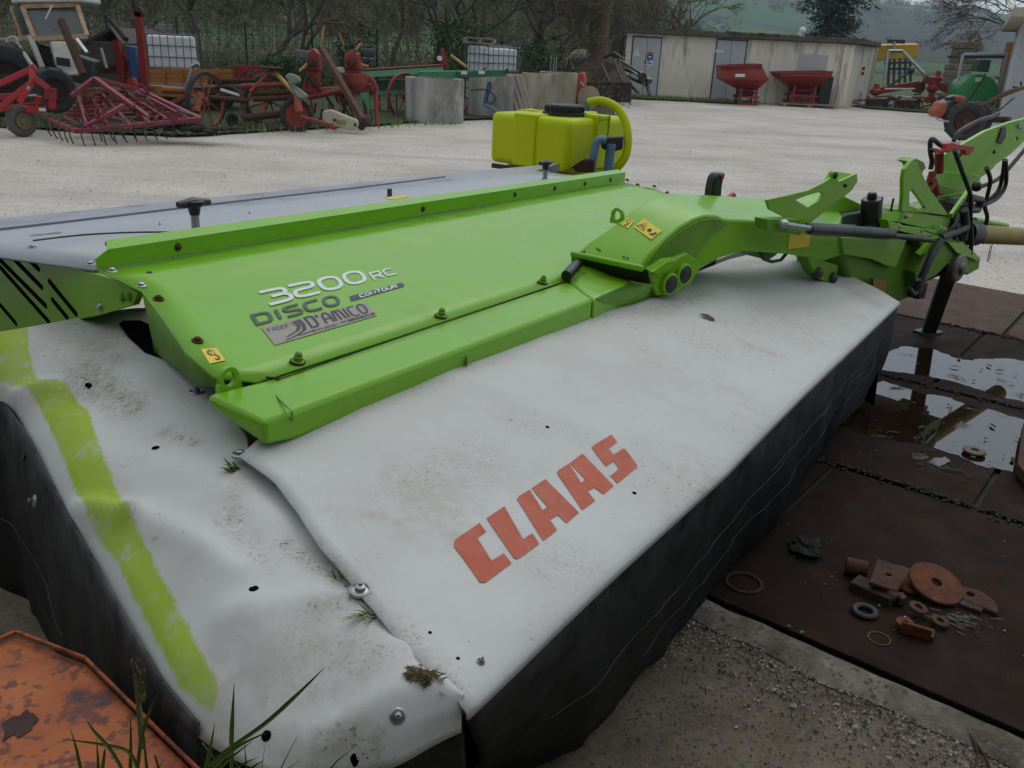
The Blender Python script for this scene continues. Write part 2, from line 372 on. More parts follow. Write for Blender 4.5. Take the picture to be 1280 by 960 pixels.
# near ground: damp gritty concrete, colour darkened to stand for shade, with a rough edge beside the steel plates
EN = Vector((.793, -.609, 0)); NN = Vector((.609, .793, 0))      # along / across the rows of plates
def pl(e, n, z=0): p = EN*e + NN*n; return (p.x, p.y, z)
sheet('shaded_damp_ground', [pl(-6, -4), pl(4, -4), pl(4, 2.26), pl(-6, 2.26)], -.001, near_mat)
m = MB(); rows = []
for j in range(7):
    row = []
    for i in range(90):
        e = -1.2+i*.03; q = j/6; n = 2.285-.115*q*(1+.4*noise.noise(Vector((e*5, 0, 4))))
        row.append(pl(e, n, .003+.022*math.sin(math.pi*min(1, q*.7+.3))*(.7+.6*noise.noise(Vector((e*9, q*3, 1))))))
    rows.append(row)
m.grid(rows); tag(m.build('concrete_edge_strip', mortar_mat, loc=(0, 0, 0)), kind='structure')
dark_soil = M('dark_joint_soil', (.035, .03, .022), .95, col2=(.03, .04, .015), amt=.7, scale=6)
sheet('bedding_soil', [pl(-3.2, 2.29), pl(4.2, 2.29), pl(4.2, 7.85), pl(-3.2, 7.85)], .001, dark_soil)

# big rusted steel plates laid as paving
plate_mat = M('shaded_wet_plate', (.026, .013, .010), .75, spec=.1, col2=(.016, .011, .009), amt=.9, scale=3.2, bump=.12, bscale=35, spot=(.06, .02, .010), spot_at=.54, spot_scale=5, soft=.25, spot2=(.05, .048, .055), spot2_at=.67, spot2_scale=3.2)  # nearer rows: shade put into the dark base colour, bluish spots as wet sheen
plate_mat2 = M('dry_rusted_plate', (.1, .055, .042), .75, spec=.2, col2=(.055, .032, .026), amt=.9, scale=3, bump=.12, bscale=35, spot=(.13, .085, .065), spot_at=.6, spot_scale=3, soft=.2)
pav = thing('plate_paving', None, None, pl(0, 2.3)); pav['kind'] = 'structure'
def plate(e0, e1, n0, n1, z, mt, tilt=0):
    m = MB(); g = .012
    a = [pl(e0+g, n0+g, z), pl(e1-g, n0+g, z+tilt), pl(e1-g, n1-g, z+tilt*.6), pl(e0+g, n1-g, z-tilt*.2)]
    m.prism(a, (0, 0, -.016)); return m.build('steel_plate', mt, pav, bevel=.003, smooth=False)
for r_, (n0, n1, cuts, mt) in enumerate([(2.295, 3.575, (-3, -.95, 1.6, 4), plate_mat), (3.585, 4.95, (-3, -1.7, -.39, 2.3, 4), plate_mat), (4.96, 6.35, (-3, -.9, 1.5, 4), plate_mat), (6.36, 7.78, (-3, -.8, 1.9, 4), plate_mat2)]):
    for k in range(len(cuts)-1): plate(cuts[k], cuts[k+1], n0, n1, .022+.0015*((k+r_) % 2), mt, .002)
# grit and moss in the joints
m = MB(); gm = MB()
for n_ in (3.58, 4.955, 6.355):
    for i in range(420):
        e = rng.uniform(-1.2, 1.8); p = pl(e, n_+rng.gauss(0, .02), .024+rng.uniform(0, .006)); s_ = rng.uniform(.004, .011)
        m.ball(p, s_, 5, (1, 1, .6))
tag(m.build('joint_grit', dark_soil, smooth=False, loc=(0, 0, 0)), kind='stuff')

# puddles: thin sheets of water lying on the plates
water = bpy.data.materials.new('puddle_water'); water.use_nodes = True
b = water.node_tree.nodes['Principled BSDF']; b.inputs['Base Color'].default_value = (.022, .012, .008, 1); b.inputs['Roughness'].default_value = .015; b.inputs['IOR'].default_value = 1.6; b.inputs['Specular IOR Level'].default_value = .9
_t = water.node_tree; _n = _t.nodes.new('ShaderNodeTexNoise'); _n.inputs['Scale'].default_value = 5.5; _n.inputs['Detail'].default_value = 8; _n.inputs['Roughness'].default_value = .68
_c = _t.nodes.new('ShaderNodeTexCoord'); _t.links.new(_c.outputs['Object'], _n.inputs[0])
_r = _t.nodes.new('ShaderNodeMapRange'); _r.inputs[1].default_value = .56; _r.inputs[2].default_value = .66; _r.inputs[3].default_value = .012; _r.inputs[4].default_value = .42; _t.links.new(_n.outputs[0], _r.inputs[0]); _t.links.new(_r.outputs[0], b.inputs['Roughness'])
_r2 = _t.nodes.new('ShaderNodeMapRange'); _r2.inputs[1].default_value = .56; _r2.inputs[2].default_value = .66; _r2.inputs[3].default_value = .9; _r2.inputs[4].default_value = .15; _t.links.new(_n.outputs[0], _r2.inputs[0]); _t.links.new(_r2.outputs[0], b.inputs['Specular IOR Level'])
def puddle(pts, z, seed):
    m = MB(); ps = []
    pts = [V(p) for p in pts]
    for i in range(len(pts)):
        a, b_ = pts[i], pts[(i+1) % len(pts)]
        for q in range(14):
            p = a.lerp(b_, q/14); k = .035
            ps.append((p.x+k*noise.noise(p*9+Vector((seed, 0, 0)))+.5*k*noise.noise(p*31), p.y+k*noise.noise(p*9+Vector((0, seed, 5)))+.5*k*noise.noise(p*31+Vector((3, 1, 2))), z))
    m.poly(ps); return tag(m.build('puddle', water, smooth=False, loc=(0, 0, 0)), kind='structure')
puddle([(2.103,4.745,0.032),(2.23,5.02,0.032),(2.413,5.171,0.032),(2.608,5.171,0.032),(2.661,5.012,0.032),(2.762,4.969,0.032),(3.009,5.036,0.032),(3.322,4.967,0.032),(2.88,4.202,0.032),(2.725,4.302,0.032),(2.593,4.422,0.032),(2.496,4.542,0.032),(2.377,4.64,0.032),(2.198,4.692,0.032)], .0252, 1)
puddle([(1.602,3.876,0.032),(1.854,4.31,0.032),(2.044,4.529,0.032),(2.217,4.36,0.032),(2.372,4.278,0.032),(2.584,4.039,0.032),(2.77,3.944,0.032),(2.43,3.364,0.032),(2.244,3.404,0.032),(2.119,3.467,0.032),(1.983,3.623,0.032),(1.89,3.699,0.032),(1.723,3.733,0.032)], .0252, 5)
puddle([(1.869,3.479,0.032),(1.959,3.545,0.032),(1.97,3.49,0.032),(1.895,3.434,0.032)], .0252, 8)
puddle([(1.818,3.554,0.032),(1.89,3.604,0.032),(1.876,3.536,0.032),(1.809,3.496,0.032)], .0252, 9)
# bits lying in and round the puddles
m = MB()
for _ in range(150):
    p = V(pl(rng.uniform(-.9, .6), rng.uniform(3.7, 5.6), .034)); a = rng.uniform(0, 6.3); l = rng.choice((.008, .012, .02, .035)); d = Vector((math.cos(a), math.sin(a), 0))
    m.add([p-d*l, p+Vector((-d.y, d.x, .3))*l*.35, p+d*l, p-Vector((-d.y, d.x, -.2))*l*.3], [(0, 1, 2, 3)])
tag(m.build('leaf_litter', M('dead_leaf', (.03, .022, .014), .8), smooth=False, loc=(0, 0, 0)), kind='stuff')

# loose stones: pale grit along the plate edge and over the damp ground
def stone(mb, p, s_, rg):
    c = V(p); vs = []
    for k in range(6):
        d = [Vector((1, 0, 0)), Vector((-1, 0, 0)), Vector((0, 1, 0)), Vector((0, -1, 0)), Vector((0, 0, .7)), Vector((0, 0, -.6))][k]
        vs.append(c + Matrix.Rotation(rg.random()*6, 3, 'Z') @ Vector((d.x*rg.uniform(.7, 1.2)*s_, d.y*rg.uniform(.7, 1.2)*s_, d.z*s_+rg.uniform(-.15, .15)*s_)))
    mb.add(vs, [(0, 2, 4), (2, 1, 4), (1, 3, 4), (3, 0, 4), (2, 0, 5), (1, 2, 5), (3, 1, 5), (0, 3, 5)])
stone_pale = M('pale_stone', (.5, .47, .44), .85, col2=(.25, .235, .21), amt=.9, scale=9)
stone_dark = M('dark_stone', (.12, .105, .085), .85, col2=(.06, .055, .045), amt=.9, scale=9)
m = MB(); m2 = MB()
for _ in range(4200):
    e = rng.uniform(-1.2, .75); n_ = 2.26 - abs(rng.gauss(0, .14)) - (.05 if rng.random() < .7 else 0)
    if n_ < 1.1: continue
    stone(m if rng.random() < .62 else m2, pl(e, n_, .004), rng.choice((.0025, .0035, .005, .0065)), rng)
for _ in range(3500):
    stone(m if rng.random() < .3 else m2, pl(rng.uniform(-1.3, .8), rng.uniform(1.0, 2.2), .002), rng.choice((.002, .003, .0042)), rng)
for _ in range(70): stone(m, pl(rng.uniform(-1.1, .8), 2.2-abs(rng.gauss(0, .1)), .008), rng.uniform(.006, .011), rng)
for _ in range(60): stone(m, pl(rng.uniform(-1, .7), rng.uniform(2.3, 4.5), .03), rng.uniform(.002, .005), rng)
tag(m.build('pale_gravel', stone_pale, smooth=False, loc=(0, 0, 0)), kind='stuff'); tag(m2.build('dark_gravel', stone_dark, smooth=False, loc=(0, 0, 0)), kind='stuff')
# loose stones over the yard
m = MB()
for _ in range(1500):
    y = rng.uniform(5.5, 30); stone(m, (rng.uniform(-.75, .6)*y, y, .012), rng.uniform(.004, .011)*(1+y*.02), rng)
tag(m.build('yard_stones', M('yard_stone', (.42, .4, .37), .9, col2=(.2, .185, .17), amt=.9, scale=.9), smooth=False, loc=(0, 0, 0)), kind='stuff')

# ------------------------------------------------------------ hills behind
def hill_h(x, y):
    r = math.hypot(x, y); az = math.degrees(math.atan2(x, y))
    T = ((-60, .12), (-12, .12), (4, .08), (11, .067), (16, .058), (19.5, .0545), (22.3, .053), (24.7, .0505), (27.5, .046), (60, .03)); top = T[-1][1]
    for (a0, t0), (a1, t1) in zip(T, T[1:]):
        if a0 <= az < a1: top = t0+(t1-t0)*(az-a0)/(a1-a0)
    s_ = max(0, min(1, (r-230)/1500)); s_ = s_*s_*(3-2*s_)
    h = top*1730*s_ + (1-.85*s_)*(14*s_*noise.noise(Vector((x*.004, y*.004, 2))) + 22*min(1, s_*3)*noise.noise(Vector((x*.0022, y*.0022, 7))))
    if r > 1730: h -= (r-1730)*.04
    return h - .3
m = MB(); rows = []
for j in range(70):
    r = 90*(1850/90)**(j/69); rows.append([(r*math.sin(R(-44+i*.71)), r*math.cos(R(-44+i*.71)), hill_h(r*math.sin(R(-44+i*.71)), r*math.cos(R(-44+i*.71)))) for i in range(125)])
m.grid(rows)
hm = bpy.data.materials.new('hill_fields'); hm.use_nodes = True; t = hm.node_tree; N = t.nodes; L = t.links
b = N['Principled BSDF']; b.inputs['Roughness'].default_value = 1; b.inputs['Specular IOR Level'].default_value = 0
c = N.new('ShaderNodeTexCoord')
v = N.new('ShaderNodeTexVoronoi'); v.inputs['Scale'].default_value = .0052; v.inputs['Randomness'].default_value = .9; L.new(c.outputs['Object'], v.inputs[0])
sp = N.new('ShaderNodeSeparateColor'); L.new(v.outputs['Color'], sp.inputs[0])
cr = N.new('ShaderNodeValToRGB'); cr.color_ramp.interpolation = 'CONSTANT'
for i, (p, col) in enumerate([(0, (.075, .125, .06)), (.3, (.11, .155, .085)), (.5, (.07, .105, .06)), (.62, (.15, .16, .09)), (.75, (.065, .115, .055))]):
    e = cr.color_ramp.elements[i] if i < 2 else cr.color_ramp.elements.new(p); e.position = p; e.color = col+(1,)
L.new(sp.outputs[0], cr.inputs[0])
n1 = N.new('ShaderNodeTexNoise'); n1.inputs['Scale'].default_value = .0042; n1.inputs['Detail'].default_value = 8; n1.inputs['Roughness'].default_value = .6; L.new(c.outputs['Object'], n1.inputs[0])
mr = N.new('ShaderNodeMapRange'); mr.inputs[1].default_value = .5; mr.inputs[2].default_value = .53; L.new(n1.outputs[0], mr.inputs[0])
n2 = N.new('ShaderNodeTexNoise'); n2.inputs['Scale'].default_value = .06; n2.inputs['Detail'].default_value = 6; L.new(c.outputs['Object'], n2.inputs[0])
wc = N.new('ShaderNodeMix'); wc.data_type = 'RGBA'; wc.inputs[6].default_value = (.045, .042, .04, 1); wc.inputs[7].default_value = (.09, .078, .07, 1); L.new(n2.outputs[0], wc.inputs[0])
mx = N.new('ShaderNodeMix'); mx.data_type = 'RGBA'; L.new(mr.outputs[0], mx.inputs[0]); L.new(cr.outputs[0], mx.inputs[6]); L.new(wc.outputs[2], mx.inputs[7]); L.new(mx.outputs[2], b.inputs['Base Color'])
tag(m.build('hills', hm, loc=(0, 0, 0)), kind='structure')
# hedges and copses on the hills
m = MB(); hr = random.Random(3)
for _ in range(900):
    az = R(hr.uniform(-8, 36)); r = hr.uniform(520, 1750)
    x, y = r*math.sin(az), r*math.cos(az)
    if noise.noise(Vector((x*.006, y*.006, 4))) < .05: continue
    for k in range(3):
        xx, yy = x+hr.gauss(0, 8), y+hr.gauss(0, 8); s_ = hr.uniform(2.5, 5)
        leaves(m, (xx, yy, hill_h(xx, yy)+s_*.6), (s_*1.2, s_*1.2, s_*.9), 26, s_*.3, hr)
tag(m.build('far_copses', M('far_copse', (.035, .04, .025), 1, col2=(.055, .05, .035), scale=.02), smooth=False, loc=(0, 0, 0)), kind='stuff')

# ------------------------------------------------------------ the disc mower
UP = Vector((0, 0, 1))
HN = Vector((.175, -.066, .982)).normalized(); AN = Vector((.66, -.751, 0)).normalized(); VD = Vector((.855, -.518, 0)); UD = Vector((.518, .855, -.031)).normalized()
mower = thing('disc_mower', 'large lime green disc mower with white fabric covers and dark rubber curtains in the foreground', 'mower', (0.247,4.062,0))
fabric = bpy.data.materials.new('white_tarpaulin'); fabric.use_nodes = True
def fabric_nodes(m, stripe):
    t = m.node_tree; N = t.nodes; L = t.links; b = N['Principled BSDF']; b.inputs['Roughness'].default_value = .62; b.inputs['Specular IOR Level'].default_value = .35
    c = N.new('ShaderNodeTexCoord')
    def noi(sc, det=6, rgh=.65):
        n = N.new('ShaderNodeTexNoise'); n.inputs['Scale'].default_value = sc; n.inputs['Detail'].default_value = det; n.inputs['Roughness'].default_value = rgh; L.new(c.outputs['Object'], n.inputs[0]); return n.outputs[0]
    def mr(x, a, bb, lo=0., hi=1.):
        n = N.new('ShaderNodeMapRange'); n.inputs[1].default_value = a; n.inputs[2].default_value = bb; n.inputs[3].default_value = lo; n.inputs[4].default_value = hi; L.new(x, n.inputs[0]); return n.outputs[0]
    def mix(f, a, bb):
        n = N.new('ShaderNodeMix'); n.data_type = 'RGBA'; L.new(f, n.inputs[0])
        for i, v in ((6, a), (7, bb)):
            if isinstance(v, tuple): n.inputs[i].default_value = v+(1,)
            else: L.new(v, n.inputs[i])
        return n.outputs[2]
    def mul(a, bb):
        n = N.new('ShaderNodeMath'); n.operation = 'MULTIPLY'; L.new(a, n.inputs[0]); L.new(bb, n.inputs[1]); return n.outputs[0]
    cur = mix(mr(noi(2.2), .35, .7), (.57, .58, .57), (.5, .5, .475))
    if stripe:
        at = N.new('ShaderNodeAttribute'); at.attribute_name = 'stripe'
        # the printed stripe is scuffed through to the white along its edge
        wear = mr(noi(16, 8, .7), .56, .72, 0, 1)
        rg_ = N.new('ShaderNodeMath'); rg_.operation = 'MULTIPLY_ADD'; L.new(noi(30, 8, .75), rg_.inputs[0]); rg_.inputs[1].default_value = -.022; L.new(at.outputs['Fac'], rg_.inputs[2])
        edge = mr(rg_.outputs[0], -.018, -.011)
        soft = mr(at.outputs['Fac'], .0, .06, .0, 1)
        n = N.new('ShaderNodeMath'); n.operation = 'SUBTRACT'; n.use_clamp = True; n.inputs[0].default_value = 1; L.new(wear, n.inputs[1])
        lim = mix(mr(noi(9), .3, .7), (.31, .44, .012), (.37, .49, .06))
        cur = mix(mul(edge, mr(n.outputs[0], 0, 1, .35, 1)), cur, lim)
    # grime lying in broad patches, mould specks, grey smears
    cur = mix(mul(mr(noi(1.7, 4), .5, .72), mr(noi(26, 6, .7), .42, .66)), cur, (.42, .39, .34))
    cur = mix(mul(mr(noi(1.1, 3), .5, .66), mr(noi(75, 4, .6), .6, .66)), cur, (.25, .23, .2))
    sa = N.new('ShaderNodeAttribute'); sa.attribute_name = 'stain'
    cur = mix(mul(sa.outputs['Fac'], mr(noi(34, 8, .72), .36, .7)), cur, (.27, .225, .16))
    cur = mix(mul(sa.outputs['Fac'], mr(noi(120, 3, .6), .58, .64)), cur, (.1, .085, .065))
    cur = mix(mr(noi(5, 9, .72), .6, .8, 0, .5), cur, (.42, .43, .43))
    cur = mix(mr(noi(140, 2, .5), .74, .77), cur, (.12, .11, .1))
    L.new(cur, b.inputs['Base Color'])
    bn = N.new('ShaderNodeBump'); bn.inputs['Strength'].default_value = .35; bn.inputs['Distance'].default_value = .012
    ad = N.new('ShaderNodeMath'); ad.operation = 'MULTIPLY_ADD'; L.new(noi(7, 4, .5), ad.inputs[0]); ad.inputs[1].default_value = .45
    w_ = N.new('ShaderNodeTexNoise'); w_.inputs['Scale'].default_value = 420; L.new(c.outputs['Object'], w_.inputs[0]); sc = N.new('ShaderNodeMath'); sc.operation = 'MULTIPLY'; sc.inputs[1].default_value = .06; L.new(w_.outputs[0], sc.inputs[0]); L.new(sc.outputs[0], ad.inputs[2])
    L.new(ad.outputs[0], bn.inputs['Height']); L.new(bn.outputs[0], b.inputs['Normal'])
fabric_nodes(fabric, False)
fabric2 = bpy.data.materials.new('striped_tarpaulin'); fabric2.use_nodes = True; fabric_nodes(fabric2, True)

SEAM = [(-0.558,1.61,0.825),(-0.463,1.532,0.803),(-0.401,1.455,0.79),(-0.334,1.352,0.778),(-0.282,1.295,0.768),(-0.252,1.263,0.762),(-0.199,1.189,0.753),(-0.158,1.133,0.745),(-0.121,1.096,0.737),(-0.085,1.07,0.73),(-0.061,1.05,0.722),(-0.053,1.038,0.716)]
FRONT = [(-0.053,1.038,0.716),(0.023,1.17,0.702),(0.109,1.319,0.689),(0.212,1.489,0.677),(0.361,1.725,0.662),(0.552,2.021,0.648),(0.775,2.392,0.634),(0.96,2.692,0.626),(1.315,3.248,0.613),(1.827,4.046,0.6)]
BACK = [(-0.558,1.61,0.825),(-0.54,1.676,0.832),(-0.378,1.892,0.838),(-0.175,2.197,0.83),(-0.006,2.486,0.818),(0.149,2.732,0.805),(0.284,2.946,0.79),(0.431,3.105,0.775),(0.594,3.389,0.755),(0.808,3.846,0.735),(1.04,4.236,0.715),(1.366,4.706,0.68)]
RIGHT = [(1.366,4.706,0.68),(1.588,4.701,0.657),(1.707,4.397,0.631),(1.793,4.174,0.611),(1.827,4.046,0.6)]
rows = coons([p for p in BACK], FRONT, SEAM, RIGHT, 110, 44)
def folds(x, y, fl):
    h = 0
    for a, b_, amp, w_ in fl:
        d = segd(x, y, a, b_); h += amp*math.exp(-(d/w_)**2)
    return h
cf = [((-0.171,2.149,0.83), (0.109,2.077,0.76), .006, .05), ((-0.298,1.751,0.8), (-0.159,1.354,0.77), .006, .07), ((-0.245,1.261,0.76), (-0.136,1.415,0.75), -.007, .05), ((0.143,2.555,0.8), (0.524,2.539,0.72), .006, .07), ((0.793,3.761,0.73), (1.099,3.191,0.67), .008, .09), ((0.456,3.064,0.77), (0.717,2.857,0.7), -.006, .06), ((1.434,4.327,0.66), (1.532,3.673,0.61), .006, .05), ((-0.466,1.544,0.8), (-0.322,1.594,0.8), .005, .05)]
for j, r_ in enumerate(rows):
    for i, p in enumerate(r_):
        e = min(1, min(j, len(rows)-1-j)/3)
        p.z += .010 + (folds(p.x, p.y, cf) + .006*noise.noise(Vector((p.x*2.2, p.y*2.2, 1))) + .0025*noise.noise(Vector((p.x*7, p.y*7, 5))))*e
m = MB(); m.grid(rows)
# rolled front hem
hem = [[lerp(p, p, 0) for p in rows[-1]], [p + VD*.012 + Vector((0, 0, -.008)) for p in rows[-1]], [p + VD*.016 + Vector((0, 0, -.022)) for p in rows[-1]]]
m.grid(hem)
cover = m.build('cover_sheet', fabric, mower, solid=.004, ang=60)
cover_bvh = BVHTree.FromPolygons([p for p in m.v], m.f)
def drape(p, bvh, off=.002):
    h = bvh.ray_cast(Vector((p[0], p[1], 3)), Vector((0, 0, -1)))
    return (Vector((p[0], p[1], h[0].z+off)), h[1] if h[1].z > 0 else -h[1]) if h[0] else (Vector(p), UP)

def stain(ob, spots):
    at_ = ob.data.attributes.new('stain', 'FLOAT', 'POINT'); o_ = mower.location
    for i_, v_ in enumerate(ob.data.vertices):
        x, y = v_.co.x+o_.x, v_.co.y+o_.y; at_.data[i_].value = min(1, sum(a_*math.exp(-(segd(x, y, p, q)/w_)**2) for p, q, w_, a_ in spots))
stain(cover, [((0.505,3.085,0.76), (0.783,3.517,0.73), .05, .8), ((0.712,3.705,0.74), (1.294,4.435,0.69), .07, .5), ((0.849,2.995,0.69), (0.955,2.951,0.68), .03, .5), ((0.004,1.995,0.79), (0.044,1.974,0.79), .05, .35), ((-0.19,1.608,0.8), (-0.065,1.779,0.8), .1, .3), ((-0.503,1.536,0.82), (-0.258,1.258,0.77), .015, .5), ((-0.245,1.261,0.76), (-0.062,1.062,0.72), .02, .5), ((1.615,4.122,0.62), (1.685,3.889,0.61), .04, .5), ((0.079,1.438,0.73), (0.144,1.489,0.72), .06, .3), ((-0.489,1.666,0.83), (-0.005,2.37,0.83), .02, .35)])
# left end flap with the lime stripe
INN = [(-1.528,2.112,0.86),(-1.345,2.281,0.865),(-1.118,2.516,0.862),(-0.907,2.269,0.852),(-0.704,1.988,0.845),(-0.668,1.874,0.832),(-0.585,1.742,0.822),(-0.546,1.657,0.812),(-0.448,1.579,0.788),(-0.321,1.392,0.764),(-0.238,1.3,0.749),(-0.145,1.178,0.722),(-0.081,1.114,0.71),(-0.048,1.065,0.695)]
OUT = [(-1.593,2.174,0.73),(-1.316,2.049,0.735),(-1.144,1.853,0.73),(-1.008,1.677,0.722),(-0.916,1.561,0.715),(-0.772,1.391,0.7),(-0.65,1.246,0.68),(-0.55,1.131,0.665),(-0.464,1.055,0.65),(-0.34,0.991,0.655),(-0.222,0.968,0.665),(-0.151,0.981,0.68),(-0.093,1.013,0.695),(-0.051,1.038,0.702)]
def dens(pts, k): return catmull(pts, k)
K_ = 14; a_, b_ = dens(INN, K_), dens(OUT, K_); NV = 44
ff = [((-1.288,2.027,0.75), (-1.072,1.997,0.8), .030, .03), ((-1.192,2.045,0.77), (-0.81,1.599,0.77), .012, .05), ((-0.917,1.566,0.725), (-0.736,1.483,0.76), .024, .022), ((-0.736,1.483,0.76), (-0.467,1.311,0.78), .016, .035), ((-0.258,1.256,0.755), (-0.465,1.211,0.75), .012, .04), ((-0.257,1.251,0.75), (-0.354,1.047,0.7), -.012, .06), ((-0.151,1.133,0.73), (-0.198,0.996,0.68), .016, .05), ((-0.098,1.056,0.72), (-0.257,0.998,0.69), .014, .03), ((-1.064,2.043,0.8), (-0.572,1.499,0.8), -.012, .07), ((-0.772,1.677,0.79), (-0.468,1.464,0.79), .012, .05), ((-1.192,2.187,0.83), (-0.836,1.891,0.83), .01, .06), ((-0.549,1.334,0.76), (-0.384,1.159,0.73), .012, .05)]
STR = [(-1.683,2.327,0.775),(-1.56,2.452,0.775),(-1.51,2.516,0.775),(-1.465,2.515,0.775),(-1.379,2.317,0.775),(-1.31,2.181,0.775),(-1.244,2.082,0.775),(-1.195,2.043,0.775),(-1.122,2.004,0.775),(-1.023,1.899,0.775),(-0.918,1.732,0.775),(-0.823,1.589,0.765),(-0.745,1.48,0.765),(-0.68,1.399,0.76),(-0.601,1.296,0.745),(-0.519,1.19,0.725),(-0.47,1.131,0.715),(-0.447,1.103,0.705),(-0.448,1.082,0.7),(-0.474,1.095,0.7),(-0.511,1.121,0.705),(-0.604,1.236,0.72),(-0.709,1.367,0.73),(-0.808,1.479,0.735),(-0.904,1.603,0.74),(-1.03,1.781,0.745),(-1.114,1.896,0.75),(-1.188,1.985,0.755),(-1.325,2.096,0.765),(-1.554,2.124,0.765)]
rows = []; att = []
for j in range(NV):
    t_ = j/(NV-1); row = []
    for i in range(len(a_)):
        p = a_[i].lerp(b_[i], t_)
        p.z += .035*math.sin(math.pi*t_)*(.35+.65*min(1, i/40)) - .03*max(0, (t_-.86)/.14)**2
        e = min(1, j/4)*min(1, (NV-1-j)/2 + .35)
        p.z += (folds(p.x, p.y, ff) + .009*noise.noise(Vector((p.x*3.5, p.y*3.5, 6))) + .003*noise.noise(Vector((p.x*9, p.y*9, 2))))*e
        row.append(p); att.append(sdf(p.x, p.y, STR))
    rows.append(row)
m = MB(); m.grid(rows)
flap = m.build('end_flap', fabric2, mower, solid=.004, ang=60)
at = flap.data.attributes.new('stripe', 'FLOAT', 'POINT')
sb = {}
for p, a in zip([q for r_ in rows for q in r_], att): sb[(round(p.x, 4), round(p.y, 4))] = a
o0 = mower.location
for i, vv in enumerate(flap.data.vertices):
    at.data[i].value = sb.get((round(vv.co.x+o0.x, 4), round(vv.co.y+o0.y, 4)), -1)
stain(flap, [((-1.129,2.101,0.83), (-0.9,1.882,0.82), .045, .95), ((-1.159,2.034,0.82), (-1.057,1.992,0.82), .03, .6), ((-1.054,2.15,0.85), (-1.041,2.12,0.85), .015, .9), ((-0.775,1.758,0.82), (-0.684,1.705,0.82), .02, .7), ((-1.084,2.403,0.86), (-1.134,2.209,0.86), .05, .4), ((-0.411,1.395,0.79), (-0.269,1.281,0.77), .018, .9), ((-0.313,1.224,0.75), (-0.25,1.249,0.76), .018, .6), ((-0.316,1.151,0.74), (-0.181,1.115,0.73), .05, .35), ((-0.541,1.551,0.81), (-0.522,1.441,0.8), .03, .4), ((-0.54,1.444,0.78), (-0.433,1.34,0.78), .03, .35), ((-0.257,0.995,0.67), (-0.173,0.99,0.68), .015, .7)])
flap_bvh = BVHTree.FromPolygons([p for p in m.v], m.f)

# rubber curtains hanging from the covers
def curtain(top, bot, name, n=120, k=26, wav=.018, bulge=.02, out_=None):
    t0 = resample(top, n); b0 = resample(bot, n); rws = []
    for j in range(k):
        q = j/(k-1); row = []
        for i in range(n):
            p = t0[i].lerp(b0[i], q); d = out_
            if d is None:
                tt = t0[min(i+1, n-1)]-t0[max(i-1, 0)]; d = Vector((tt.y, -tt.x, 0)).normalized()
            s_ = i/(n-1)*9
            p = p + d*(bulge*math.sin(math.pi*q) + wav*(q**.7)*(noise.noise(Vector((s_, q*1.5, 3)))*1.6 + .8*noise.noise(Vector((s_*2.7, q*3, 8))) + .35*noise.noise(Vector((s_*7, q*8, 2)))))
            row.append(p)
        rws.append(row)
    mm = MB(); mm.grid(rws); ob_ = mm.build(name, rubber, mower, solid=.006, ang=70)
    dt_ = {(round(p.x, 4), round(p.y, 4), round(p.z, 4)): math.exp(-(j/(k-1))*5.5) for j, r_ in enumerate(rws) for p in r_}; at_ = ob_.data.attributes.new('dust', 'FLOAT', 'POINT'); o_ = mower.location
    for i_, v_ in enumerate(ob_.data.vertices): at_.data[i_].value = dt_.get((round(v_.co.x+o_.x, 4), round(v_.co.y+o_.y, 4), round(v_.co.z+o_.z, 4)), .05)
    return ob_, rws
FT = [V(p) + Vector((.006, -.004, -.004)) for p in FRONT]
FB = [(-0.042,1.527,0.05),(0.084,1.595,0.05),(0.233,1.671,0.05),(0.392,1.926,0.05),(0.612,2.265,0.05),(0.79,2.522,0.05),(0.983,2.793,0.05),(1.257,3.26,0.05),(1.481,3.638,0.05),(1.835,4.151,0.05)]
cur1, crow = curtain(FT, FB, 'curtain')
for p, r in ((crow2[4][30], .016), (crow2[3][21], .01)) if 0 else (): pass
# raised piping along the curtain
def piping(rws, q0, q1, i0, i1, name, dirn=Vector((.855, -.518, .1))):
    pts = []; k = len(rws); n = len(rws[0])
    for i in range(int(i0*n), int(i1*n)):
        q = q0+(q1-q0)*(i/n) + .02*noise.noise(Vector((i*.12, 0, 4))); j = q*(k-1); a = int(j)
        p = rws[a][i].lerp(rws[min(a+1, k-1)][i], j-a); pts.append(p + dirn*.003)
    mm = MB(); mm.tube(pts, .001, 5); return mm.build(name, M('worn_piping', (.1, .1, .095), .8, col2=(.02, .02, .02), amt=1, scale=7), mower)
piping(crow, .5, .2, .06, .97, 'piping'); piping(crow, .72, .45, .18, .9, 'piping'); piping(crow, .3, .34, .45, .8, 'piping')
OUT = [V(p) for p in OUT]
OB = [V(p) + Vector((-.035 if i < 7 else -.02, 0 if i < 8 else -.02, 0)) for i, p in enumerate(OUT)]
OB = [Vector((p.x, p.y, .12)) for p in OB]
cur2, crow2 = curtain([V(p)+Vector((0, 0, -.004)) for p in OUT[:9]], OB[:9], 'curtain', 70, 20, .008, .012)
cur3, crow3 = curtain([V(p)+Vector((0, .05, -.03)) for p in OUT[8:]], [Vector((p.x+.02, p.y+.14, .15)) for p in OUT[8:]], 'curtain', 50, 14, .01, .0)
piping(crow2, .55, .6, .02, .55, 'piping', Vector((-.8, -.6, .1)))
# far end curtain
curtain(RIGHT, [Vector((p[0], p[1], .06)) for p in RIGHT], 'curtain', 30, 10, .01, .02)

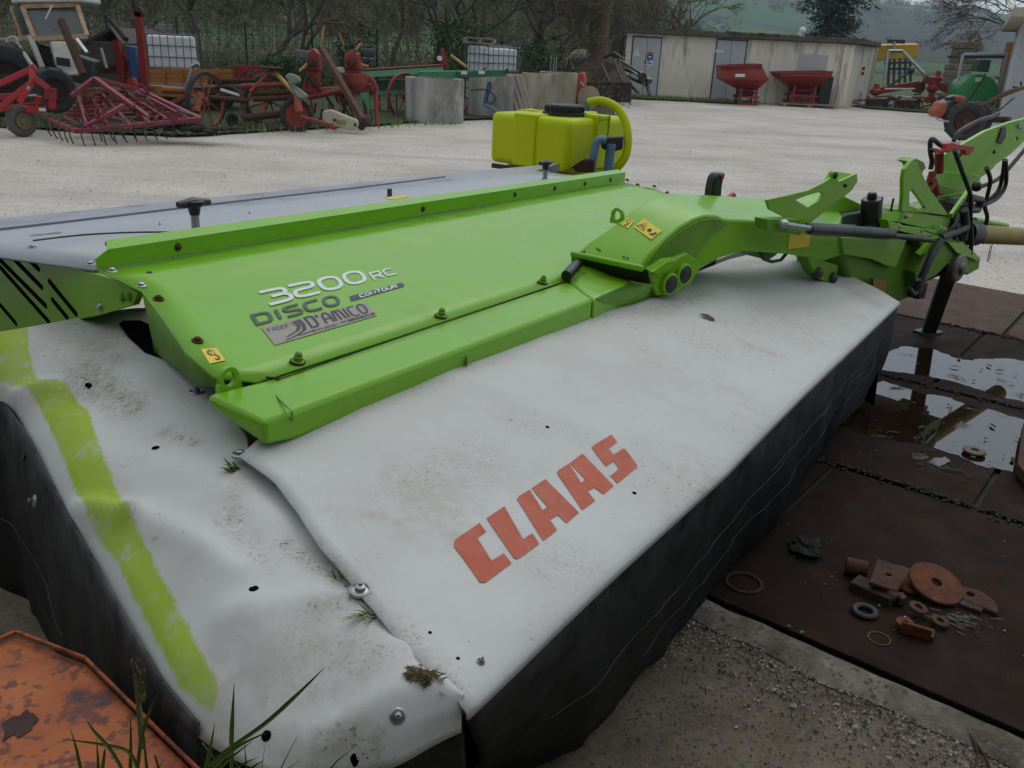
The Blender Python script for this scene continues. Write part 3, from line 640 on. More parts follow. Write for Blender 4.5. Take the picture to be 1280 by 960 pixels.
# print on the cover
def letter(name, pts, bvh, mat, mb=None):
    pts = [V(p) for p in pts]; bm = bmesh.new(); vs = [bm.verts.new((p.x, p.y, 0)) for p in pts]
    bm.faces.new(vs); bmesh.ops.triangulate(bm, faces=bm.faces)
    for _ in range(4):
        es = [e for e in bm.edges if e.calc_length() > .035]
        if not es: break
        bmesh.ops.subdivide_edges(bm, edges=es, cuts=1); bmesh.ops.triangulate(bm, faces=[f for f in bm.faces if len(f.verts) > 3])
    bm.verts.index_update(); m_ = mb or MB(); vv = [drape((v_.co.x, v_.co.y, 0), bvh, .0016)[0] for v_ in bm.verts]
    m_.add(vv, [tuple(v_.index for v_ in f.verts) for f in bm.faces]); bm.free()
    return m_ if mb else m_.build(name, mat, mower)
red_print = M('worn_red_print', (.47, .085, .035), .6, col2=(.42, .09, .045), amt=.8, scale=12, spot=(.5, .27, .2), spot_at=.6, spot_scale=30, soft=.2)
for pts in ([(-0.096,1.449,0.765),(-0.051,1.524,0.762),(-0.037,1.499,0.759),(-0.053,1.472,0.76),(-0.022,1.408,0.753),(0.001,1.442,0.751),(0.016,1.416,0.748),(-0.03,1.338,0.751),(-0.04,1.334,0.753),(-0.095,1.43,0.764)],
            [(-0.038,1.546,0.761),(-0.003,1.606,0.759),(0.038,1.506,0.749),(0.057,1.534,0.747),(0.071,1.504,0.744),(0.028,1.434,0.747),(0.021,1.434,0.748)],
            [(0.023,1.646,0.757),(0.027,1.659,0.757),(0.051,1.696,0.755),(0.079,1.628,0.748),(0.09,1.644,0.747),(0.055,1.704,0.754),(0.087,1.755,0.752),(0.159,1.651,0.737),(0.13,1.599,0.739),(0.112,1.622,0.743),(0.094,1.599,0.744),(0.109,1.567,0.741),(0.079,1.517,0.743)],
            [(0.114,1.793,0.75),(0.119,1.809,0.75),(0.146,1.85,0.747),(0.17,1.776,0.741),(0.182,1.794,0.74),(0.147,1.853,0.747),(0.181,1.912,0.745),(0.249,1.799,0.731),(0.221,1.75,0.732),(0.201,1.769,0.736),(0.184,1.747,0.738),(0.199,1.714,0.734),(0.167,1.663,0.737)],
            [(0.206,1.953,0.743),(0.213,1.969,0.743),(0.264,2.046,0.739),(0.277,2.016,0.736),(0.25,1.97,0.737),(0.262,1.945,0.735),(0.288,1.987,0.733),(0.295,1.99,0.732),(0.319,1.923,0.726),(0.315,1.909,0.726),(0.259,1.814,0.73),(0.245,1.841,0.733),(0.269,1.882,0.731),(0.259,1.913,0.734),(0.236,1.878,0.736)]):
    letter('red_letter', pts, cover_bvh, red_print)

# studs, eyelets and holes on the covers
def on(px_pt, bvh, off=0): return drape(px_pt, bvh, off)
def washer_stud(p, bvh, r, name='stud'):
    q, n = on(p, bvh); mm = MB(); mm.lathe(q-n*.004, n, [(r, 0), (r, .006), (r*.8, .008), (r*.78, .005), (r*.5, .0055), (r*.45, .013), (r*.2, .015), (r*.18, .011), (0, .011)], 20); mm.build(name, steel, mower)
for p, r in (((-0.563,1.626,0.83), .017), ((-0.245,1.261,0.76), .019), ((-0.028,1.132,0.71), .007)): washer_stud(p, cover_bvh, r)
for p, r in (((-0.763,1.93,0.86), .019), ((-0.145,1.015,0.69), .012)): washer_stud(p, flap_bvh, r)
def eyelet(p, bvh, r):
    q, n = on(p, bvh, .0005); mm = MB(); mm.lathe(q, n, [(r*1.05, -.003), (r*1.05, .0006), (0, .0006)], 14); mm.build('eyelet', hole_black, mower)
for p in ((0.095,2.004,0.76), (0.298,1.793,0.7), (-0.114,1.174,0.735), (-0.064,1.126,0.72)): eyelet(p, cover_bvh, .005 if p[1] > 1.3 else .003)
for p in ((-1.058,1.995,0.84), (-0.768,1.689,0.79), (-0.431,1.265,0.755), (-0.348,1.03,0.68)): eyelet(p, flap_bvh, .008 if p[1] > .98 else .003)
q = MB(); q.ball((0.755,2.559,0.665), .022, 8, (1.2, .5, .25)); q.build('tear', black_plastic, mower)
# the torn hole low on the flap and the oval slot under the hood edge
mm = MB(); c0, n0 = on((-0.203,0.977,0.68), flap_bvh, .002)
for k in range(9):
    a = k*.7; mm.add([c0, drape(c0+Vector((math.cos(a)*.005*(1+.5*math.sin(k*5)), math.sin(a)*.004, 0)), flap_bvh, .0015)[0], drape(c0+Vector((math.cos(a+.7)*.005*(1+.5*math.sin(k*5+5)), math.sin(a+.7)*.004, 0)), flap_bvh, .0015)[0]], [(0, 1, 2)])
mm.build('tear', hole_black, mower)
slot = [on(p, flap_bvh, .004)[0] for p in [(-1.142,2.368,0.87),(-1.141,2.392,0.87),(-1.09,2.393,0.87),(-1.037,2.347,0.87),(-0.961,2.241,0.87),(-0.873,2.12,0.87),(-0.896,2.104,0.87),(-0.98,2.156,0.87),(-1.071,2.266,0.87)]]
mm = MB(); mm.poly(slot); mm.build('slot', hole_black, mower, smooth=False)

# ---------- green hood
HL = [(-1.112,2.224,1.052), (-1.022,2.153,1.045), (-0.967,2.148,1.021), (-0.858,2.007,0.993), (-0.754,1.866,0.964), (-0.662,1.776,0.942), (-0.572,1.798,0.927)]
HR = [(0.598,5.177,0.947), (0.713,5.108,0.935), (0.795,5.213,0.914), (0.914,5.043,0.882), (1.034,4.928,0.852), (1.042,4.684,0.835), (1.037,4.482,0.822)]
m = MB(); rws = [[lerp(a, b_, t/40) for t in range(41)] for a, b_ in zip(HL, HR)]
for r_ in rws:
    for p in r_: p.z += .003*noise.noise(Vector((p.x*1.6, p.y*1.6, 3)))
m.grid(rws); hood = m.build('hood', green, mower, solid=.005, ang=50); hood_bvh = BVHTree.FromPolygons(m.v, m.f)
m = MB(); a, b_ = V((-1.112,2.224,1.052)), V((0.598,5.177,0.947)); back = Vector((-.0, .0, 0))
A0, B0 = V((-1.141,2.289,1.062)), b_
m.grid([[a+UP*.002, b_+UP*.002], [a+UP*.03+back*.5-UD*.004, b_+UP*.03+back*.5], [a+UP*.05+back+UD*.035, b_+UP*.056+back]]); m.grid([[a+UP*.05+back+UD*.035, b_+UP*.056+back], [a+UP*.062-VD*.04+UD*.06, b_+UP*.066-VD*.045], [a+UP*.05-VD*.045+UD*.06, b_+UP*.054-VD*.05]])
m.build('hood_lip', green, mower, solid=.004, smooth=False)
# folded end wall under the hood's left edge
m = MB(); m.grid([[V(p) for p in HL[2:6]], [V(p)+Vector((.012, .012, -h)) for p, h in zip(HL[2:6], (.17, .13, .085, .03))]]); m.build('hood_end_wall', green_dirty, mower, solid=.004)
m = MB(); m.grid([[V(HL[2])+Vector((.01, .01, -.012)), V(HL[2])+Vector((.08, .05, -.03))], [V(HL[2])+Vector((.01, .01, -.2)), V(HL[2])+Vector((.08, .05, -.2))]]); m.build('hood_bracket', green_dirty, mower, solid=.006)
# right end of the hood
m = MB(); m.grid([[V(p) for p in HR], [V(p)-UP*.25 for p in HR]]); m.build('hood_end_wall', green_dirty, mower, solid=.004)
m = MB(); m.grid([[V(p)+Vector((0, 0, -.006)) for p in (HL[6], HR[6])], [V(p)-UP*.3 for p in (HL[6], HR[6])]]); m.build('inner_wall', dark_steel, mower)
def bolt(p, n, r, mat, h=.006, name='bolt', rim=None, parent=None):
    mm = MB(); n = V(n).normalized(); p = V(p); mm.lathe(p-n*.002, n, [(r*1.55, 0), (r*1.55, h*.35), (r*1.35, h*.5), (r, h*.55), (r*.92, h*1.3), (r*.5, h*1.7), (0, h*1.75)], 12); return mm.build(name, mat, parent or mower)
LN = (VD + UP*.2).normalized()
for t_ in (.075, .42, .63, .745, .845, .94): bolt(lerp(a+UP*.03, b_+UP*.03, t_)+LN*.003, LN, .0095, rust)
for p in HL[:0]: pass
for p, mt in (((-0.988,2.254,1.038), rust), ((-0.912,2.118,1.014), rust), ((-0.749,1.931,0.972), rust), ((-1.077,2.23,1.051), steel), ((-0.978,2.173,1.031), steel), ((0.625,5.254,0.951), rust), ((0.678,5.168,0.938), rust), ((0.79,5.254,0.922), rust), ((0.853,5.148,0.904), rust), ((0.072,4.418,0.993), rust)): bolt(p, HN, .009, mt)
for p in ((-0.514,1.934,0.929), (-0.218,2.428,0.91), (0.089,2.955,0.891)):
    mm = MB(); n = HN; p = V(p); mm.lathe(p, n, [(.016, 0), (.016, .003), (.0115, .005), (.0115, .014), (.009, .016), (.009, .022), (.005, .026), (0, .027)], 12); o = mm.build('dome_nut', green_dirty, mower)
    mm = MB(); mm.lathe(p-n*.001, n, [(.019, 0), (.019, .0035), (.016, .004)], 14); mm.build('washer', rust, o)

# ---------- print on the hood
FONT = {
'3': [[(0, 1), (.75, 1), (.95, .9), (.95, .65), (.8, .53), (.3, .53)], [(.8, .53), (1, .4), (1, .12), (.8, 0), (0, 0)]], '2': [[(0, 1), (.8, 1), (.97, .88), (.97, .66), (.8, .55), (.2, .55), (.02, .42), (.02, 0), (1, 0)]],
'0': [[(.3, 0), (.7, 0), (.95, .2), (.95, .8), (.7, 1), (.3, 1), (.05, .8), (.05, .2), (.3, 0)]], 'R': [[(0, 0), (0, 1), (.78, 1), (.93, .93), (.96, .74), (.93, .54), (.78, .45), (.12, .45)], [(.5, .45), (1, 0)]],
'C': [[(1, 1), (.3, 1), (.04, .85), (.04, .15), (.3, 0), (1, 0)]], 'D': [[(.05, 0), (.05, 1), (.62, 1), (.82, .95), (.93, .82), (.96, .5), (.93, .18), (.82, .05), (.62, 0), (.05, 0)]], 'I': [[(.5, 0), (.5, 1)]],
'S': [[(1, 1), (.25, 1), (.04, .88), (.04, .65), (.25, .53), (.8, .5), (.97, .37), (.97, .12), (.8, 0), (0, 0)]], 'O': [[(.3, 0), (.7, 0), (.96, .2), (.96, .8), (.7, 1), (.3, 1), (.04, .8), (.04, .2), (.3, 0)]],
'N': [[(.05, 0), (.05, 1), (.95, 0), (.95, 1)]], 'T': [[(0, 1), (1, 1)], [(.5, 1), (.5, 0)]], 'U': [[(.05, 1), (.05, .2), (.3, 0), (.7, 0), (.95, .2), (.95, 1)]], 'A': [[(0, 0), (.1, .8), (.4, 1), (.6, 1), (.95, .8), (.95, 0)], [(.1, .42), (.95, .42)]],
'M': [[(0, 0), (.1, .85), (.28, 1), (.45, .85), (.5, 0)], [(.45, .85), (.7, 1), (.9, .85), (1, 0)]], "'": [[(.4, 1), (.3, .75)]], 'F': [[(0, 0), (0, 1), (1, 1)], [(0, .5), (.8, .5)]], 'G': [[(1, 1), (.2, 1), (0, .8), (0, .2), (.2, 0), (1, 0), (1, .5), (.5, .5)]],
'E': [[(1, 1), (0, 1), (0, 0), (1, 0)], [(0, .5), (.8, .5)]], 'W': [[(0, 1), (.25, 0), (.5, .8), (.75, 0), (1, 1)]], '.': [[(.4, 0), (.6, 0)]], '7': [[(0, 1), (1, 1), (.4, 0)]], '8': [[(.1, .5), (.9, .5), (1, .2), (.8, 0), (.2, 0), (0, .2), (.1, .5), (0, .8), (.2, 1), (.8, 1), (.9, .8), (.9, .5)]],
'L': [[(0, 1), (0, 0), (1, 0)]], ' ': []}
def rounded(pts):
    for _ in range(2):
        if len(pts) < 4: return pts
        cl = pts[0] == pts[-1]; o = [] if cl else [pts[0]]
        for i in range(len(pts)-1):
            (ax, ay), (bx, by) = pts[i], pts[i+1]; f = .25; e0 = not cl and i == 0; e1 = not cl and i == len(pts)-2
            if not e0: o.append((ax+(bx-ax)*f, ay+(by-ay)*f))
            if not e1: o.append((bx-(bx-ax)*f, by-(by-ay)*f))
        o.append(o[0] if cl else pts[-1]); pts = o
    return pts
def ribbon(mb, pts, th, fn):
    k = len(pts); closed = pts[0] == pts[-1]; L_, R_ = [], []
    for i in range(k):
        x, y = pts[i]
        if closed: pr = pts[(i-1) % (k-1)] if i else pts[k-2]; nx = pts[(i+1) % (k-1)] if i < k-1 else pts[1]
        else: pr = pts[max(i-1, 0)]; nx = pts[min(i+1, k-1)]
        def un(ax, ay, bx, by):
            l = math.hypot(bx-ax, by-ay) or 1; return ((bx-ax)/l, (by-ay)/l)
        d1 = un(*pr, x, y) if pr != (x, y) else un(x, y, *nx); d2 = un(x, y, *nx) if nx != (x, y) else d1
        n1 = (-d1[1], d1[0]); n2 = (-d2[1], d2[0]); mx, my = n1[0]+n2[0], n1[1]+n2[1]; l2 = mx*mx+my*my or 1
        s_ = min(2/l2, 1.3)*th/2; L_.append((x+mx*s_, y+my*s_)); R_.append((x-mx*s_, y-my*s_))
    for i in range(k-1): mb.add([fn(*L_[i]), fn(*R_[i]), fn(*R_[i+1]), fn(*L_[i+1])], [(0, 1, 2, 3)])
def text(name, s_, quad, mat, th=.16, gap=.22, cw=1., parent=None, off=.0012, widths=None, nrm=None):
    q = [V(p) for p in quad]; Wd = ((q[1]-q[0]).length+(q[2]-q[3]).length)/2; Ht = ((q[3]-q[0]).length+(q[2]-q[1]).length)/2; n = nrm or (q[1]-q[0]).cross(q[3]-q[0]).normalized(); n = n if n.z > 0 or nrm else -n
    ws = [{"'": .35, '.': .4, 'I': .3, ' ': .6}.get(c, 1)*(1.3 if c in 'MW' else 1) for c in s_]; tot = sum(ws) + gap*(len(s_)-1); mb = MB(); x0 = 0
    def fn(x, y):
        a_, b2 = x/Wd, 1-y/Ht; return q[0]*(1-a_)*(1-b2) + q[1]*a_*(1-b2) + q[2]*a_*b2 + q[3]*(1-a_)*b2 + n*off
    for c, w_ in zip(s_, ws):
        for st in FONT.get(c, FONT['O']): ribbon(mb, [((x0+px*w_)/tot*Wd, py*Ht) for px, py in (st if c in 'NWEFT7DRL' else rounded(st))], th*Ht, fn)
        x0 += w_+gap
    return mb.build(name, mat, parent or mower, smooth=False)
text('model_number', '3200', [(-0.711,2.306,0.988),(-0.498,2.667,0.974),(-0.46,2.593,0.962),(-0.664,2.239,0.975)], white_print, .2, .2)
text('model_letters', 'RC', [(-0.466,2.657,0.968),(-0.414,2.75,0.965),(-0.39,2.712,0.958),(-0.441,2.611,0.96)], white_print, .2, .3)
text('model_name', 'DISCO', [(-0.685,2.143,0.972),(-0.523,2.412,0.961),(-0.497,2.361,0.953),(-0.658,2.097,0.964)], dark_print, .22, .28)
pq = [V(p) for p in [(-0.487,2.427,0.956),(-0.361,2.646,0.948),(-0.349,2.614,0.944),(-0.474,2.395,0.951)]]
mm = MB(); cpts = []
for k in range(9):
    a2 = math.pi/2+math.pi*k/8; cpts.append((.02+.02*math.cos(a2), .5-.5*math.sin(a2)))
for k in range(9):
    a2 = -math.pi/2+math.pi*k/8; cpts.append((.98+.02*math.cos(a2), .5-.5*math.sin(a2)))
mm.poly([pq[0]*(1-x)*(1-y)+pq[1]*x*(1-y)+pq[2]*x*y+pq[3]*(1-x)*y for x, y in cpts]); pill = mm.build('name_pill', M('navy_print', (.02, .025, .05), .45), mower, smooth=False)
text('name_letters', 'CONTOUR', [pq[0]*(1-x)*(1-y)+pq[1]*x*(1-y)+pq[2]*x*y+pq[3]*(1-x)*y for x, y in ((.17, .2), (.86, .2), (.86, .8), (.17, .8))], white_print, .26, .25, parent=pill, off=.0008)
sq = [V(p) for p in [(-0.644,2.086,0.961),(-0.434,2.414,0.945),(-0.39,2.332,0.932),(-0.586,2,0.945)]]
mm = MB(); mm.poly(sq); stick = mm.build('dealer_sticker', M('grey_sticker', (.32, .29, .26), .5, col2=(.27, .25, .22), scale=40), mower, smooth=False)
def sub(x0, y0, x1, y1): return [sq[0]*(1-x)*(1-y)+sq[1]*x*(1-y)+sq[2]*x*y+sq[3]*(1-x)*y for x, y in ((x0, y0), (x1, y0), (x1, y1), (x0, y1))]
text('dealer_letters', "D'AMICO", sub(.37, .06, .95, .68), black_print, .15, .3, parent=stick, off=.0006)
text('dealer_letters', "FAGEF'S", sub(.03, .16, .27, .34), black_print, .12, .4, parent=stick, off=.0006)
text('dealer_letters', "0733.283307", sub(.36, .82, .6, .93), black_print, .2, .5, parent=stick, off=.0006)
text('dealer_letters', "WWW.DAMICOSNOLES.COM", sub(.63, .78, .99, .92), black_print, .24, .5, parent=stick, off=.0006)
mm = MB()
def sfn(x, y): return sq[0]*(1-x)*(1-y)+sq[1]*x*(1-y)+sq[2]*x*y+sq[3]*(1-x)*y + HN*.0006
for pts, th in ((((.275, .1), (.285, .4), (.25, .62), (.13, .80)), .035), (((.315, .08), (.325, .4), (.30, .7), (.22, .84), (.11, .94)), .035), (((.22, .86), (.26, .88), (.38, .84)), .05)):
    ribbon(mm, list(pts), th, sfn)
mm.build('dealer_emblem', black_print, stick, smooth=False)
def hook_sticker(quad, name='hook_sticker', off=.0012, kind=0, parent=None, bvh=None):
    q = [V(p) for p in quad]; n = (q[1]-q[0]).cross(q[3]-q[0]).normalized(); n = n if n.z > 0 else -n
    
    def onb(p, o): return drape(p, bvh, o)[0] if bvh else p+n*o
    mm = MB(); mm.grid([[onb(lerp(lerp(q[0], q[1], x/8), lerp(q[3], q[2], x/8), y/8), off) for x in range(9)] for y in range(9)]); st = mm.build(name, yellow, parent or mower, smooth=False); mm = MB()
    Wd = (q[1]-q[0]).length; Ht = (q[3]-q[0]).length
    def fn(x, y): return q[0]*(1-x)*(1-y)+q[1]*x*(1-y)+q[2]*x*y+q[3]*(1-x)*y + n*(off+.0008) if not bvh else onb(q[0]*(1-x)*(1-y)+q[1]*x*(1-y)+q[2]*x*y+q[3]*(1-x)*y, off+.0012)
    if kind == 0:
        ribbon(mm, [(.45+.22*math.cos(k*.6), .33+.2*math.sin(k*.6)) for k in range(11)], .045, fn); ribbon(mm, [(.4+.1*math.cos(k*.7), .33+.1*math.sin(k*.7)) for k in range(9)], .04, fn)
        ribbon(mm, [(.6, .5), (.75, .65), (.72, .82), (.55, .85), (.48, .75)], .09, fn)
    else:
        ribbon(mm, [(.06, .8), (.26, .15), (.46, .8), (.06, .8)], .035, fn); ribbon(mm, [(.2, .68), (.26, .4), (.33, .68)], .05, fn)
        ribbon(mm, [(.55, .45), (.68, .6)], .14, fn); ribbon(mm, [(.6, .62), (.64, .4)], .08, fn); ribbon(mm, [(.74, .75), (.86, .7), (.92, .4)], .09, fn)
    mm.build('sticker_print', black_print, st, smooth=False); return st
hook_sticker([(-0.728,1.892,0.963),(-0.7,1.918,0.959),(-0.662,1.863,0.949),(-0.687,1.831,0.951)])

# ---------- beam along the front of the hood
m = MB()
bt = [V((-0.658,1.72,0.925)), V((-0.509,1.629,0.905)), V((-0.509,1.629,0.905))-UP*.055, V((-0.658,1.72,0.925))-UP*.03]
be = [V((0.182,3.07,0.872)), V((0.26,2.851,0.868)), V((0.26,2.851,0.868))-UP*.075, V((0.182,3.07,0.872))-UP*.08]
mid0 = [V((-0.538,1.819,0.927)), V((-0.466,1.696,0.904)), V((-0.466,1.696,0.904))-UP*.07, V((-0.587,1.984,0.861))]
for a, b_ in ((bt, mid0), (mid0, be)): m.add(a+b_, [(0, 1, 5, 4), (1, 2, 6, 5), (2, 3, 7, 6), (3, 0, 4, 7)])
m.add(bt, [(3, 2, 1, 0)]); m.add(be, [(0, 1, 2, 3)])
m.build('beam', green_dirty if 0 else green, mower, bevel=.011, ang=50)
m = MB(); wl = [V(p) for p in [(-0.523,1.857,0.913),(-0.54,1.824,0.913),(-0.531,1.776,0.913),(-0.505,1.733,0.913),(-0.479,1.695,0.913),(-0.461,1.672,0.913),(-0.471,1.701,0.87)]]
m.tube([p+UP*.002 for p in wl], .0022, 6); m.build('weld_bead', green_dirty, mower)
m = MB(); m.tube([lerp((-0.556,1.814,0.932), (-0.527,1.824,0.927), t) for t in (0, 1)], .003, 6); m.tube([V((-0.533,1.814,0.927)), V((0.183,3.041,0.882))], .0016, 5); m.build('hood_seam', rust_dark, mower)
# lifting eye at the beam's end
def eye(c, side, up_, R_, r, th, base, name, mat):
    """a lug plate with a round hole: ring fused into a splayed foot"""
    c, side, up_ = V(c), V(side).normalized(), V(up_).normalized(); n = side.cross(up_); mm = MB(); outp, inp = [], []
    K2 = 28
    for k in range(K2):
        a = -math.pi/2 + 2*math.pi*k/K2; dx, dy = math.cos(a), math.sin(a); inp.append(c+side*dx*r+up_*dy*r)
        o = c+side*dx*R_+up_*dy*R_
        if dy < -.25: o = c+side*dx*R_*(1+(base-1)*min(1, (-dy-.25)/.6)) + up_*(-R_*1.15 if dy < -.6 else dy*R_*1.1)
        outp.append(o)
    for z in (-th/2, th/2): mm.add([p+n*z for p in outp]+[p+n*z for p in inp], [(k, (k+1) % K2, K2+(k+1) % K2, K2+k) for k in range(K2)])
    for ring in (outp, inp): mm.add([p-n*th/2 for p in ring]+[p+n*th/2 for p in ring], [(k, (k+1) % K2, K2+(k+1) % K2, K2+k) for k in range(K2)])
    return mm.build(name, mat, mower)
eye((-0.624,1.764,0.945), UD, UP, .027, .0165, .012, 1.9, 'lifting_eye', green)
bolt((-0.653,1.838,0.925), HN, .012, green_dirty, .012)

# ---------- ramp and gooseneck arm
m = MB(); ra = [V(p) for p in [(0.182,3.07,0.872), (0.263,2.851,0.868), (0.56,3.402,0.842), (0.337,3.473,0.887)]]
m.prism([p-UP*.0 for p in ra], (0, 0, -.085)); m.build('beam_ramp', green, mower, bevel=.012)
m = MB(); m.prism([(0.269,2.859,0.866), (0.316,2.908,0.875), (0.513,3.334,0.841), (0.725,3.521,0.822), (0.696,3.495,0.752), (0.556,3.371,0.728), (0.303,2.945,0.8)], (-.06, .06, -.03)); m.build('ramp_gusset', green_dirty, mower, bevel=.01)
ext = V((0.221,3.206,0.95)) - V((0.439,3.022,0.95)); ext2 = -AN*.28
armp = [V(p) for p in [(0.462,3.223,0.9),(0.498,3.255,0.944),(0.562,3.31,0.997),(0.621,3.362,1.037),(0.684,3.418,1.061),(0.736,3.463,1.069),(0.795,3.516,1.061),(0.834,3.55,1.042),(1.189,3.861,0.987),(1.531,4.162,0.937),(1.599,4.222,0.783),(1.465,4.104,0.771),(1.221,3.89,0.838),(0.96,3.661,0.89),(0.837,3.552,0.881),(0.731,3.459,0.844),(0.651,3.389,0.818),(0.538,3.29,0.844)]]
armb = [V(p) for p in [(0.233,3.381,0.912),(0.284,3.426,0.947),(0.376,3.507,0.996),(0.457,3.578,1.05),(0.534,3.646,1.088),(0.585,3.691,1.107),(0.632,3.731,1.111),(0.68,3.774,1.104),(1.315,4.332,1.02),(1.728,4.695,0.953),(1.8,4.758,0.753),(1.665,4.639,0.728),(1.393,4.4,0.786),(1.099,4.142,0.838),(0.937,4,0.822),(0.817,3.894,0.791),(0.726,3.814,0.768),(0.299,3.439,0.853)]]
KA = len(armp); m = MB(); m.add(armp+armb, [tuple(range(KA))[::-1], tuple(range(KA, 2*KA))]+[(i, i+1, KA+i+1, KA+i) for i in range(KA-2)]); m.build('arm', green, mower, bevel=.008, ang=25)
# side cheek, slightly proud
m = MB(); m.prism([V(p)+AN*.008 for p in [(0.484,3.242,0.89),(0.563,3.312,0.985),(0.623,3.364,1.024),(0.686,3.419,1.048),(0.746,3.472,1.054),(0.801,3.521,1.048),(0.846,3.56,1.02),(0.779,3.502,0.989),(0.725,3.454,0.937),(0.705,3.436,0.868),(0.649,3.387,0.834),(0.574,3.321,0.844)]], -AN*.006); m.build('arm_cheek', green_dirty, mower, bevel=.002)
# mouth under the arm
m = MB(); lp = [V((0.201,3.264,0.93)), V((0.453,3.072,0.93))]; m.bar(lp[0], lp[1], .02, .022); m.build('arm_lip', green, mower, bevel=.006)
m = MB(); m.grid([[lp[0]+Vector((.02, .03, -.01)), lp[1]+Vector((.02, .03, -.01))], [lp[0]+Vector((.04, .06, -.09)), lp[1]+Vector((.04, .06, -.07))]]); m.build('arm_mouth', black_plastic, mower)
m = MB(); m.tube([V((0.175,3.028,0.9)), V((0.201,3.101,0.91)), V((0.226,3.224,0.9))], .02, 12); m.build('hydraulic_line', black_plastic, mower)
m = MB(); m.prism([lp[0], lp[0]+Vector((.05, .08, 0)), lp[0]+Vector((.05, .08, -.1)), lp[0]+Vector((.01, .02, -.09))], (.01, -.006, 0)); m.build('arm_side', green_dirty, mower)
eye((0.397,3.551,1.035), ext, UP, .03, .0175, .012, 1.6, 'lifting_eye', green)
hs = [V(p) for p in [(0.434,3.591,0.99),(0.497,3.792,0.99),(0.509,3.611,1),(0.453,3.46,0.99)]]; 
TB = BVHTree.FromPolygons(armp+armb, [(i, i+1, KA+i+1, KA+i) for i in range(9)])
def onarm(pts): return [drape(p, TB, .002)[0] for p in pts]
def AS(s_, t_, o=0):
    i = int(s_); f = s_-i; a, b_ = lerp(armp[i], armp[i+1], f), lerp(armb[i], armb[i+1], f); n = (armp[i+1]-armp[i]).cross(armb[i]-armp[i]).normalized(); n = n if n.z > 0 else -n
    return a.lerp(b_, t_)+n*o
def arm_sticker(name, st, kind):
    def uv(x, y): return tuple(st[0][k]*(1-x)*(1-y)+st[1][k]*x*(1-y)+st[2][k]*x*y+st[3][k]*(1-x)*y for k in (0, 1))
    mm = MB(); mm.grid([[AS(*uv(x/8, y/8), .003) for x in range(9)] for y in range(9)]); o = mm.build(name, yellow, mower); mm = MB()
    fn = lambda x, y: AS(*uv(x, y), .0045)
    if kind == 0:
        ribbon(mm, [(.5+.24*math.cos(k*.6), .3+.2*math.sin(k*.6)) for k in range(11)], .06, fn); ribbon(mm, [(.6, .5), (.72, .68), (.6, .86), (.42, .82)], .1, fn)
    else:
        ribbon(mm, [(.06, .8), (.26, .15), (.46, .8), (.06, .8)], .045, fn); ribbon(mm, [(.2, .68), (.26, .4), (.33, .68)], .06, fn); ribbon(mm, [(.55, .45), (.68, .6)], .16, fn); ribbon(mm, [(.6, .66), (.64, .36)], .09, fn); ribbon(mm, [(.74, .75), (.86, .7), (.92, .4)], .1, fn)
    mm.build('sticker_print', black_print, o, smooth=False)
arm_sticker('hook_sticker', [(2.6, .92), (2.5, .76), (2.05, .71), (2.2, .935)], 0)
arm_sticker('warning_sticker', [(2.8, .66), (2.4, .17), (1.75, .18), (2.2, .655)], 1)
for st in ((.55, .78), (.5, .73), (.42, .32), (.42, .26)):
    q_ = AS(st[0], st[1], .0); mm = MB(); mm.cyl(q_, AS(st[0], st[1], .003), .004, 8); mm.build('rivet_hole', black_plastic, mower)
# pivot housing with two black caps
m = MB(); m.prism([V(p)+AN*.03 for p in [(0.477,3.236,0.892),(0.535,3.287,0.926),(0.593,3.337,0.924),(0.642,3.381,0.936),(0.701,3.433,0.892),(0.714,3.444,0.857),(0.675,3.41,0.807),(0.612,3.354,0.779),(0.528,3.281,0.781),(0.499,3.255,0.825)]], -AN*.07); hsg = m.build('pivot_housing', green, mower, bevel=.006)
for p in ((0.566,3.314,0.826), (0.627,3.368,0.854)):
    c0 = V(p)+AN*.03; mm = MB(); mm.lathe(c0, AN, [(.044, -.004), (.044, .016), (.036, .02), (.036, .012), (0, .012)], 24); o = mm.build('pivot_boss', green, hsg)
    mm = MB(); mm.lathe(c0+AN*.012, AN, [(.0355, 0), (.0355, .004), (.03, .007), (0, .008)], 24); mm.build('pivot_cap', black_plastic, hsg)
m = MB(); m.prism([V(p)+AN*.05 for p in [(0.474,3.233,0.889),(0.536,3.287,0.923),(0.586,3.331,0.922),(0.554,3.304,0.889),(0.5,3.256,0.875)]], -AN*.02); m.build('housing_clamp', green, hsg, bevel=.003)
# bracket under the arm
m = MB(); m.prism([(1.339,3.993,0.821),(1.465,4.104,0.771),(1.573,4.199,0.731),(1.576,4.201,0.678),(1.526,4.158,0.654),(1.467,4.106,0.677),(1.414,4.06,0.717)], -AN*.06); m.build('arm_bracket', green_dirty, mower, bevel=.004)
for p in ((1.435,4.078,0.717), (1.543,4.173,0.675)):
    m = MB(); m.ball(p, .03, 10); m.build('pivot_bolt', dark_steel, mower)
m = MB(); m.prism([V(p)-AN*.1 for p in [(1.106,3.788,0.873),(1.29,3.95,0.836),(1.277,3.939,0.804),(1.232,3.899,0.788),(1.165,3.841,0.81)]], -AN*.1); m.build('hose_guard', green_dirty, mower, bevel=.01)
m = MB(); m.tube([V(p)-AN*.05 for p in [(1.109,3.792,0.855),(1.134,3.814,0.822),(1.186,3.859,0.799),(1.244,3.91,0.798),(1.276,3.938,0.83)]], .008, 8); m.build('hydraulic_line', black_plastic, mower)
m = MB(); m.prism([V(p)+AN*.004 for p in [(1.207,3.878,0.946),(1.343,3.997,0.91),(1.34,3.994,0.859),(1.21,3.88,0.865)]], -AN*.003); m.build('warning_sticker', yellow, mower)

